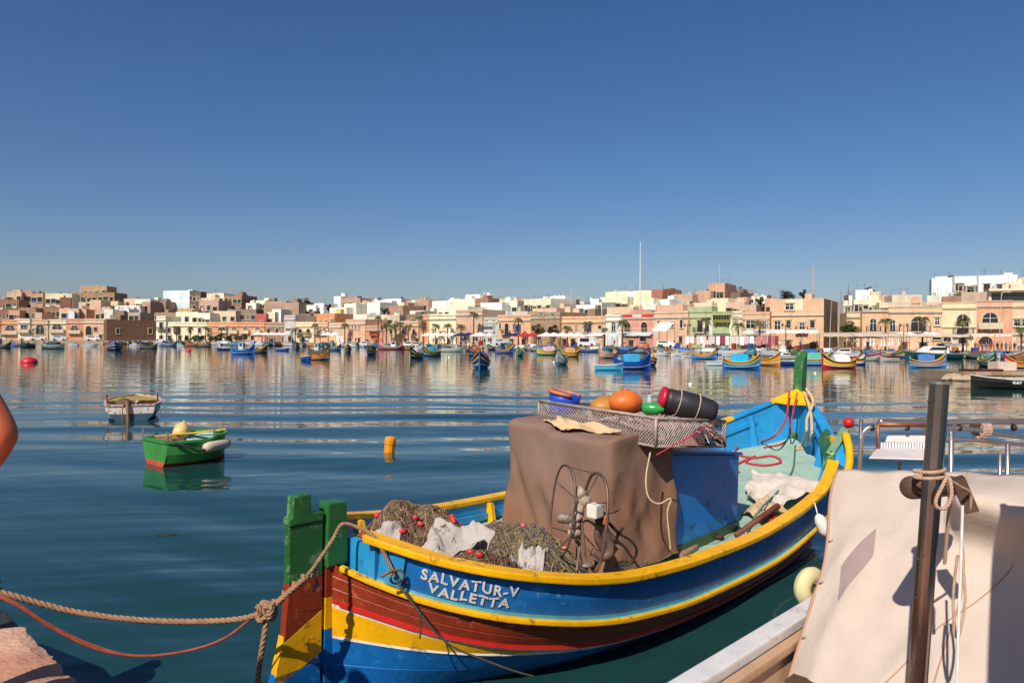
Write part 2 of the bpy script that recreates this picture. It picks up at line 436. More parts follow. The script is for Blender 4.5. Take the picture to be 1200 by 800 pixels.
def galleria_mesh(w, h, col):
    key = ('gal', round(w, 1), round(h, 1), col)
    if key in WIN: return WIN[key]
    a = MB(); a.box(-w / 2, w / 2, -.9, 0, 0, h * .36); a.box(-w / 2 - .06, w / 2 + .06, -.98, 0, h * .9, h)
    n = max(2, int(w / .6))
    for q in range(n + 1):
        x = -w / 2 + .05 + (w - .1) * q / n; a.box(x - .05, x + .05, -.9, -.8, h * .36, h * .9)
    for sx in (-1, 1): a.box(sx * (w / 2) - (.1 if sx > 0 else 0), sx * (w / 2) + (.1 if sx < 0 else 0), -.8, 0, h * .36, h * .9)
    for q in (-.36, .36): a.box(w * q - .1, w * q + .1, -.75, 0, -.45, -.001)
    p = MB(); p.box(-w / 2 + .08, w / 2 - .08, -.84, -.81, h * .361, h * .899)
    WIN[key] = (a.mesh('closed_balcony', far(col)), p.mesh('pane', glass())); return WIN[key]
FRONT = []
def r1(v, s=.2): return max(s, round(v / s) * s)
def building(x0, x1, ytop, dist, col, label, cat='house', openings=(), yaw=0, depth=11, cornice=1, ledge=None, name='house', group=None, roof_bits=0, extra=None, parapet=0, zbase=None, seed=0, rooftop=None):
    """facade between two photograph columns, standing `dist` metres behind the water's edge"""
    xm = (x0 + x1) / 2; rnd = random.Random(int(x0 * 31 + ytop * 7 + seed))
    D = SHORE_D(xm) + dist
    if 'D' in (extra or {}): D = extra['D']
    t = shore_tan(xm); ang = math.atan2(t.y, t.x) + rad(yaw); t = Vector((math.cos(ang), math.sin(ang), 0)); nn = Vector((t.y, -t.x, 0))
    mid = ray(xm, 396) * D
    def hit(px):
        d = ray(px, 396); k = nn.dot(Vector((mid.x, mid.y, 0))) / nn.dot(Vector((d.x, d.y, 0))); return Vector((d.x * k, d.y * k, 0))
    Lp, Rp = hit(x0), hit(x1); W = (Rp - Lp).length
    ztop = Pd(xm, ytop, D).z
    zb = zbase if zbase is not None else QZ + .15 + max(0, dist - 25) * .09
    H = ztop - zb
    root = thing(name, label, cat, (Lp.x, Lp.y, zb), ang, group)
    m = stone(col)
    wl = MB(); wl.box(0, W, 0, depth, -1.2, H)
    if parapet:
        for (a, b, c, d) in ((0, W, 0, .3), (0, W, depth - .3, depth), (0, .3, .301, depth - .301), (W - .3, W, .301, depth - .301)): wl.box(a, b, c, d, H + .001, H + parapet)
    wl.build('wall', m, root, fix=False)
    if cornice:
        c = MB(); e = .0
        c.box(-.0, W + .0, -.32, .0, H - .75 - .22, H - .75); c.box(0, W, -.2, 0, H - .75 - .4, H - .75 - .221)
        if cornice > 1: sc_ = MB(); sc_.box(0, W, -.25, .0, H * .5 - .15, H * .5 + .05); sc_.build('string_course', stone(col, .72), root, fix=False)
        cp = MB(); cp.box(-.05, W + .05, -.14, .35, H + .001, H + .16); cp.build('coping', stone(TRIM if cornice == 1 else col, .72), root, fix=False)
        c.build('cornice', stone(TRIM if cornice == 1 else col, .72), root, fix=False)
    if ledge:
        zz = Pd(xm, ledge, D).z - zb; c = MB(); c.box(0, W + .1, -.3, .0, zz - .15, zz + .12); c.build('ledge', stone(TRIM, .7), root, fix=False)
    for op in openings:
        kind, px, py, wpx, hpx = op[:5]; cc = op[5] if len(op) > 5 else 'E8E0D0'; bal = op[6] if len(op) > 6 else None
        q = hit(px); u = (q - Lp).length if (q - Lp).dot(t) > 0 else 0
        sc_ = q.y / FPX; w_ = r1(wpx * sc_ * 1.12); h_ = r1(hpx * sc_); zz = Pd(px, py, q.y).z - zb
        w_ = min(w_, max(.6, W - .6)); u = min(max(u, w_ / 2 + .2), W - w_ / 2 - .2)
        if zz < .05: zz = .05
        if zz + h_ > H - .3: h_ = r1(max(.6, H - .5 - zz))
        if kind == 'gal':
            a, b = galleria_mesh(w_, h_, cc); o = place(a, 'closed_balcony', root, (u, -.002, zz)); place(b, 'pane', o); continue
        if kind == 'pan':       # plain coloured board, awning cloth or blind on the front
            bm_ = MB(); bm_.box(-w_ / 2, w_ / 2, -.06, 0, 0, h_); o = bm_.build('board', far(cc), root, fix=False); o.location = (u, -.003, zz); continue
        parts = win_meshes(kind, w_, h_, cc, TRIM); made = []
        for nm, me, own in parts:
            made.append(place(me, nm, root if own is None else made[own], (u, -.002, zz) if own is None else None))
        if bal:
            a, b = balcony_mesh(w_ + 1.3, bal == 'solid', 'D8C8A8' if bal == 'solid' else '3A3A3A'); o = place(a, 'balcony', root, (u, -.003, zz - .05)); place(b, 'railing', o)
    if roof_bits:               # stair heads, tanks and drums on the roof terrace
        for q in range(roof_bits):
            k = rnd.random(); u = rnd.uniform(.12, .8) * W; y = rnd.uniform(1.5, depth * .7)
            b = MB()
            if k < .3:
                bw = rnd.uniform(1.2, 2.4); b.box(u, min(W - .1, u + bw), y, y + 2.4, H + .001, H + rnd.uniform(.7, 1.7)); b.build('stair_head', m, root, fix=False)
            elif k < .6:
                b.lathe([(.45, H + .35), (.5, H + .4), (.5, H + 1.2), (.42, H + 1.3), (.12, H + 1.36)], 10, (u, y, 0)); b.box(u - .45, u + .45, y - .45, y + .45, H + .001, H + .34)
                b.build('water_tank', far('C9C4BA' if k < .45 else '5A5550'), root, fix=False)
            else:
                b.tube([(u, y, H), (u, y, H + 2.2)], .035, 4); b.tube([(u - .6, y, H + 1.9), (u + .6, y, H + 1.9)], .02, 4); b.tube([(u - .4, y, H + 2.1), (u + .4, y, H + 2.1)], .02, 4)
                b.build('aerial', far('6A6A6A'), root, fix=False)
    if rooftop: rooftop(root, W, H, depth, m)
    return root, W, H, t, Lp, zb
def wins(kind, pxs, py, w, h, c='E8E0D0', bal=None): return [(kind, p, py, w, h, c, bal) for p in pxs]
BL, GR, RD, WH, BR = '2F5FA8', '4F7A4A', 'A03A34', 'EFEAE0', '5A3A2A'
# ---- buildings along the promenade, going round the bay
F = [
 (-34, 0, 376, 'E3A57C', 'peach waterfront house beside the orange-peach house with a solid balcony at the bay head', wins('a', [-26, -10], 392, 6, 9) ),
 (0, 21, 376, 'E4A06F', 'orange-peach waterfront house with one wide arched balcony opening, beside a whitish narrow house', [('a', 12, 391, 9, 10, WH, 'solid'), ('wd', 4, 399, 4, 6)]),
 (21, 35, 375, 'EBDCC4', 'narrow whitish waterfront house with a square balcony window between two peach houses', [('w', 28, 389, 6, 8, WH, 'solid')]),
 (35, 56, 376, 'E6B48A', 'pale peach waterfront house with a tall arched window beside the whitish narrow house', [('a', 47, 391, 8, 11, WH), ('w', 39, 389, 2.5, 4)]),
 (56, 77, 376, 'EBD9BE', 'cream waterfront house with a dark arched balcony door between peach and orange houses', [('a', 67, 389, 9, 10, WH, 'solid')]),
 (77, 98, 375, 'DF8F57', 'bright orange waterfront house with a dark arched balcony window', [('a', 87.5, 390, 8, 9, WH, 'solid')]),
 (98, 124, 375, 'E8B48E', 'pink-peach waterfront house with an arched door at the end of the arched row', [('a', 104, 392, 6, 10, BR), ('w', 112, 388, 3, 4, RD), ('wd', 118, 398, 3, 6, BR)]),
 (183, 194, 372, 'F0E6D2', 'narrow white waterfront house with a stacked balcony beside the dark stone wall', [('w', 189, 386, 4, 8, BR, 'iron'), ('wd', 189, 399, 4, 6, RD)]),
 (194, 242, 379, 'EEDDBB', 'long cream waterfront house with shuttered windows beside an orange arcaded house', wins('w', [198.5, 223, 234], 390, 3.2, 6, BR) + [('gal', 208, 390, 6, 8, '6A5238')] + wins('wd', [199, 211, 219, 229], 399, 4, 6, BR)),
 (242, 310, 379, 'E39A66', 'long orange waterfront house with four white-framed arched windows', [('a', 246, 391, 5, 7, 'E8D8A0'), ('gal', 263, 390, 8, 8, 'E9E2D2')] + wins('a', [274.5, 288, 302], 390, 6, 7, WH, 'solid') + wins('wd', [254, 270, 282, 296], 399, 4, 6, BR)),
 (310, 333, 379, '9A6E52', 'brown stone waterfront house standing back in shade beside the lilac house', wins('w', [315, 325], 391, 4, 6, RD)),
 (333, 346, 371, 'C3B3B6', 'tall narrow lilac house with a white closed balcony on the waterfront', [('gal', 340, 390, 7, 6, WH), ('pan', 339.5, 380, 5, 3, 'D8D0D0'), ('wd', 340, 400, 5, 6, BR)]),
 (346, 367, 379, 'EDD0A2', 'cream waterfront house with two dark arched openings beside the lilac house', wins('a', [352, 361.5], 392, 5, 7, BR, 'iron') + [('wd', 356, 402, 4, 5, BR)]),
 (367, 384, 379, 'E5A878', 'peach waterfront house with two tall windows and two balconies', wins('w', [372, 380], 391, 3.5, 6, WH, 'solid')),
 (384, 405, 380, 'E2B58C', 'weather-stained beige waterfront wall with a white lower storey', [('pan', 398, 402, 10, 9, 'EDE8DF'), ('w', 388, 391, 3, 4)]),
 (405, 428, 376, 'E3A984', 'pinkish stone waterfront house with four narrow slit windows high up', wins('w', [408.5, 413, 417, 421], 385, 1.6, 5, BR) + wins('wd', [411, 421], 402, 3.5, 6, BR)),
 (428, 453, 383, 'D08C6C', 'low reddish waterfront restaurant with a shaded veranda beside the slit-window house', [('gal', 440, 393, 12, 5, 'B8604A'), ('pan', 442, 400, 16, 4, 'C87858')]),
 (453, 469, 381, 'C9A482', 'tan waterfront house half hidden behind a clump of palms', wins('w', [458, 464], 391, 3, 5, BR)),
 (469, 495, 378, 'E4AA80', 'small peach-pink waterfront house with two upper windows beside palms', wins('w', [473, 485], 391, 3, 5, BR) + wins('wd', [476, 489], 403, 4, 6, BR)),
 (495, 503, 370, 'E29455', 'narrow orange house wall beside the pale yellow villa', [('w', 498.5, 378, 2, 3, BR)]),
 (503, 534, 370, 'EFE2B8', 'pale yellow villa with a plain parapet and one orange blind on the waterfront', [('pan', 520.5, 392, 6, 4, 'E08A3A'), ('w', 508, 392, 3, 6, WH), ('w', 530, 392, 3, 6, WH), ('wd', 512, 404, 4, 6, BR), ('wd', 526, 404, 4, 6, BR)]),
 (534, 565, 365, 'D8A888', 'large blank brown-pink wall with a glazed ground floor beside the yellow villa', [('w', 543, 400, 10, 8, WH), ('w', 557, 400, 8, 8, WH)]),
 (565, 583, 374, 'B9BFC4', 'ornate grey-blue house with a white closed balcony on the waterfront', [('gal', 574.5, 389, 14, 7, 'DCE0E2'), ('w', 570, 379, 2.6, 4, WH), ('w', 578.5, 379, 2.6, 4, WH), ('wd', 574, 404, 6, 7, WH)]),
 (583, 622, 371, 'EBAA72', 'peach-orange house with blue shutters and an arched balcony door', [('s', 586.5, 385, 2.6, 6, WH), ('a', 594, 391, 5, 12, BR, 'iron'), ('s', 607, 389, 4, 9, BL), ('w', 602, 386, 2, 6, RD)] + wins('wd', [589, 600, 614], 404, 5, 7, BR)),
 (622, 656, 368, '9B7B5C', 'dark brown house overgrown with climbers between two peach houses', wins('w', [634, 648], 369.5, 6, 4, BR) + wins('w', [630, 645], 389, 4, 6, BR)),
 (656, 709, 373, 'EAB07E', 'long peach house with a blue-shuttered balcony door and urn-like windows', [('w', 664, 389, 3, 7, BR), ('s', 689, 390, 4.6, 11, BL), ('w', 703, 390, 4, 8, BR, 'solid'), ('w', 675, 389, 3, 7, WH)] + wins('wd', [662, 672, 684, 698], 405, 5, 8, BR)),
 (709, 728, 371, 'D9DED0', 'pale mint house front with a single arched niche window', [('a', 719, 387, 5, 11, WH), ('pan', 718, 407, 12, 12, 'D8E4E2')]),
 (728, 766, 368, 'DE8A76', 'coral red house with two red arched doors over a pale balcony', [('a', 735.5, 389, 8, 12, RD), ('a', 755, 389, 8, 12, RD), ('w', 731, 400, 3, 5), ('w', 754, 400, 8, 5, BR), ('wd', 740, 408, 6, 7, BR)]),
 (766, 806, 367, 'E6AE8A', 'plain pinkish-peach house with two small windows beside the green house', [('w', 788, 383, 2.6, 5, BR), ('w', 798.5, 384, 3, 9, BR), ('w', 772, 381, 2.4, 4, BR), ('wd', 798, 402, 4, 8, BR)]),
 (806, 858, 366, 'AFBE86', 'sage green house with a deep dark loggia and white pilasters', [('w', 820.5, 389, 6, 13, BR, 'iron'), ('w', 829, 389, 4, 11, BR), ('gal', 847, 378, 19, 13, '8A8A3A'), ('gal', 847, 400, 18, 9, '6A7A40'), ('pan', 818, 403, 11, 10, 'D98A6A'), ('wd', 831, 403, 6, 10, WH)]),
 (858, 870, 367, 'D8CBA4', 'narrow pale olive house wall between the green house and the ochre house', [('w', 862, 375, 3, 3, BR)]),
 (870, 902, 368, 'E3A070', 'ochre peach house with white ground-floor stairs beside the tall three-storey corner house', [('w', 879.5, 385, 10, 9, WH), ('w', 896, 386, 4, 9, WH), ('wd', 908, 389, 4, 9), ('w', 882, 396, 10, 4, BR), ('wd', 893, 410, 6, 8, BR)]),
]
def pilasters(root, W, H, depth, m):
    b = MB()
    for u in (.015, .40, .545, .985):
        b.box(max(0, W * u - .35), min(W, W * u + .35), -.28, -.004, 0, H - 1.15)
    b.build('pilaster', stone('E4E4CC'), root, fix=False)
    b = MB(); b.box(0, W * .56, -.2, 2.5, H + .17, H + 1.25); b.build('attic_block', m, root, fix=False)
def coral_top(root, W, H, depth, m):
    b = MB(); b.prism([(W * .25, -.1, H + .17), (W * .95, -.1, H + .17), (W * .9, -.1, H + .75), (W * .68, -.1, H + .95), (W * .6, -.1, H + 1.35), (W * .5, -.1, H + .95), (W * .3, -.1, H + .75)], (0, .5, 0)); b.build('pediment', m, root)
    b = MB(); b.box(.1, W - .1, -1.15, -.004, 2.95, 3.15); b.box(.1, W - .1, -1.15, -1.05, 3.15, 3.25)
    for q in range(22): b.box(.15 + (W - .3) * q / 21 - .02, .15 + (W - .3) * q / 21 + .02, -1.13, -1.09, 3.25, 4.05)
    b.box(.1, W - .1, -1.15, -1.07, 4.05, 4.12); b.build('balcony', stone('E6D4AC'), root, fix=False)
    b = MB(); b.box(0, W, -.12, -.005, H - .7, H + .0); b.build('frieze_board', far('C84A40'), root, fix=False)
    b = MB(); b.box(W * .36, W * .64, -.16, -.121, H - .66, H - .1); b.build('name_board', far('E9DCD2'), root, fix=False)
for e in F:
    x0, x1, yt, col, lab, ops = e
    rt = pilasters if 'sage green' in lab else coral_top if 'coral red' in lab else None
    jit = random.Random(int(x0)).uniform(-.5, .5)
    building(x0, x1, yt, 15 + jit, col, lab, openings=ops, cornice=2 if col in ('E4A06F', 'E39A66', 'EDD0A2', 'EAB07E') else 1, roof_bits=0, depth=9, rooftop=rt, zbase=QZ + .15, parapet=.5 if not rt else 0)
# rough wall in glancing sun; its shade is darkened into the stone colour
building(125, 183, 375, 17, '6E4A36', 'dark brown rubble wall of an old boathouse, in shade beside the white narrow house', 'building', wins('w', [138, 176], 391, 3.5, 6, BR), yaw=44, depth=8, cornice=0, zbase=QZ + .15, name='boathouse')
# tall corner house at the end of the terrace
def corner_extra(root, W, H, depth, m):
    b = MB()
    for yy, z0, ht in ((3.5, 5.2, 1.6), (6.5, 5.2, 1.6), (4.5, 1.8, 1.4)): b.box(W + .045, W + .08, yy - .45, yy + .45, z0, z0 + ht)
    b.build('side_window', glass(), root, fix=False)
    b = MB(); b.box(W + .002, W + .05, .1, depth, -1, H - .1); b.build('side_wall', stone('8A6A56'), root, fix=False)  # rubble slab over the side wall, with its shade put into the stone colour
    b = MB(); b.box(W * .32, W * .62, -.02, -.0, H - 2.2, H - .1); b.build('plaster_patch', stone('EBD9B4'), root, fix=False)
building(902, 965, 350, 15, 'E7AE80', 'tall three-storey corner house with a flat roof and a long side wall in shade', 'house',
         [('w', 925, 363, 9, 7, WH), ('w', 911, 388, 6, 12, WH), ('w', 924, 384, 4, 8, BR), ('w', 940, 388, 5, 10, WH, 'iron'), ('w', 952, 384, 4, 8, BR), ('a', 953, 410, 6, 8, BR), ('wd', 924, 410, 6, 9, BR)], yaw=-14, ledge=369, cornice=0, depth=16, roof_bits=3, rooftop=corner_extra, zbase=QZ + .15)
building(992, 1010, 366, 17, 'E6C096', 'blank beige garden wall house between the tall corner house and the arched peach house', 'house', [('w', 1000, 398, 5, 8, BR)], zbase=QZ + .15, depth=8)
building(1010, 1041, 363, 15, 'E8AE7C', 'peach house with one tall arched window above a stone balcony, beside the beige blank house', 'house',
         [('a', 1023, 388, 7, 15, WH, 'iron'), ('w', 1012, 362, 4, 3, BR), ('wd', 1018, 410, 6, 9, BR)], zbase=QZ + .15, ledge=364.5, cornice=0)
def balustrade(root, W, H, depth, m):
    b = MB(); n = 26
    for q in range(n): x = W * (q + .5) / n; b.box(x - .07, x + .07, .02, .18, H + .161, H + .8)
    b.box(0, W, -.02, .22, H + .801, H + .95); b.build('balustrade', stone('E6B892'), root, fix=False)
    b = MB(); b.prism([(W * .44, .24, H + .17), (W * .6, .24, H + .17), (W * .6, .24, H + 1.6), (W * .56, .24, H + 2.0), (W * .52, .24, H + 2.15), (W * .48, .24, H + 2.0), (W * .44, .24, H + 1.6)], (0, .4, 0)); b.build('crest', stone('E6A880'), root)
building(1041, 1104, 360, 15.3, 'EBB488', 'wide peach house with a roof balustrade and a large arched balcony', 'house',
         [('a', 1045, 388, 6, 14, WH, 'iron'), ('a', 1076, 388, 15, 18, WH, 'iron'), ('w', 1098, 381, 5, 9, WH), ('wd', 1060, 411, 6, 9, BR), ('w', 1098, 398, 8, 4, BR), ('wd', 1082, 411, 8, 9, BR)], rooftop=balustrade, zbase=QZ + .15, cornice=1)
building(1104, 1144, 355, 15, 'EFD0A0', 'cream house with one arched balcony opening between the peach and coral orange houses', 'house',
         [('a', 1128, 391, 11, 23, WH, 'iron'), ('w', 1109, 400, 7, 5, BR), ('a', 1128, 402, 9, 6, BR), ('pan', 1122, 402, 2, 2, 'E8E4DC')], zbase=QZ + .15, cornice=2)
building(1144, 1186, 353, 15.2, 'E89A70', 'coral orange house with a broad arched window over a solid stone balcony', 'house',
         [('a', 1160, 384, 15, 18, WH, 'solid'), ('a', 1155, 403, 12, 9, RD)], zbase=QZ + .15, cornice=1)
building(1186, 1245, 353, 15, 'E8BC94', 'wide beige-peach house with two dark-glazed upper windows beside the coral orange house', 'house',
         [('w', 1191, 382, 7, 8, WH), ('w', 1201, 382, 7, 8, WH, 'iron'), ('w', 1220, 382, 8, 10, WH)], zbase=QZ + .15)
building(1245, 1330, 350, 15, 'E2AC84', 'long peach house beyond the beige-peach house at the market end', 'house', [('a', 1262, 384, 10, 16, WH), ('a', 1300, 384, 10, 16, WH)], zbase=QZ + .15)
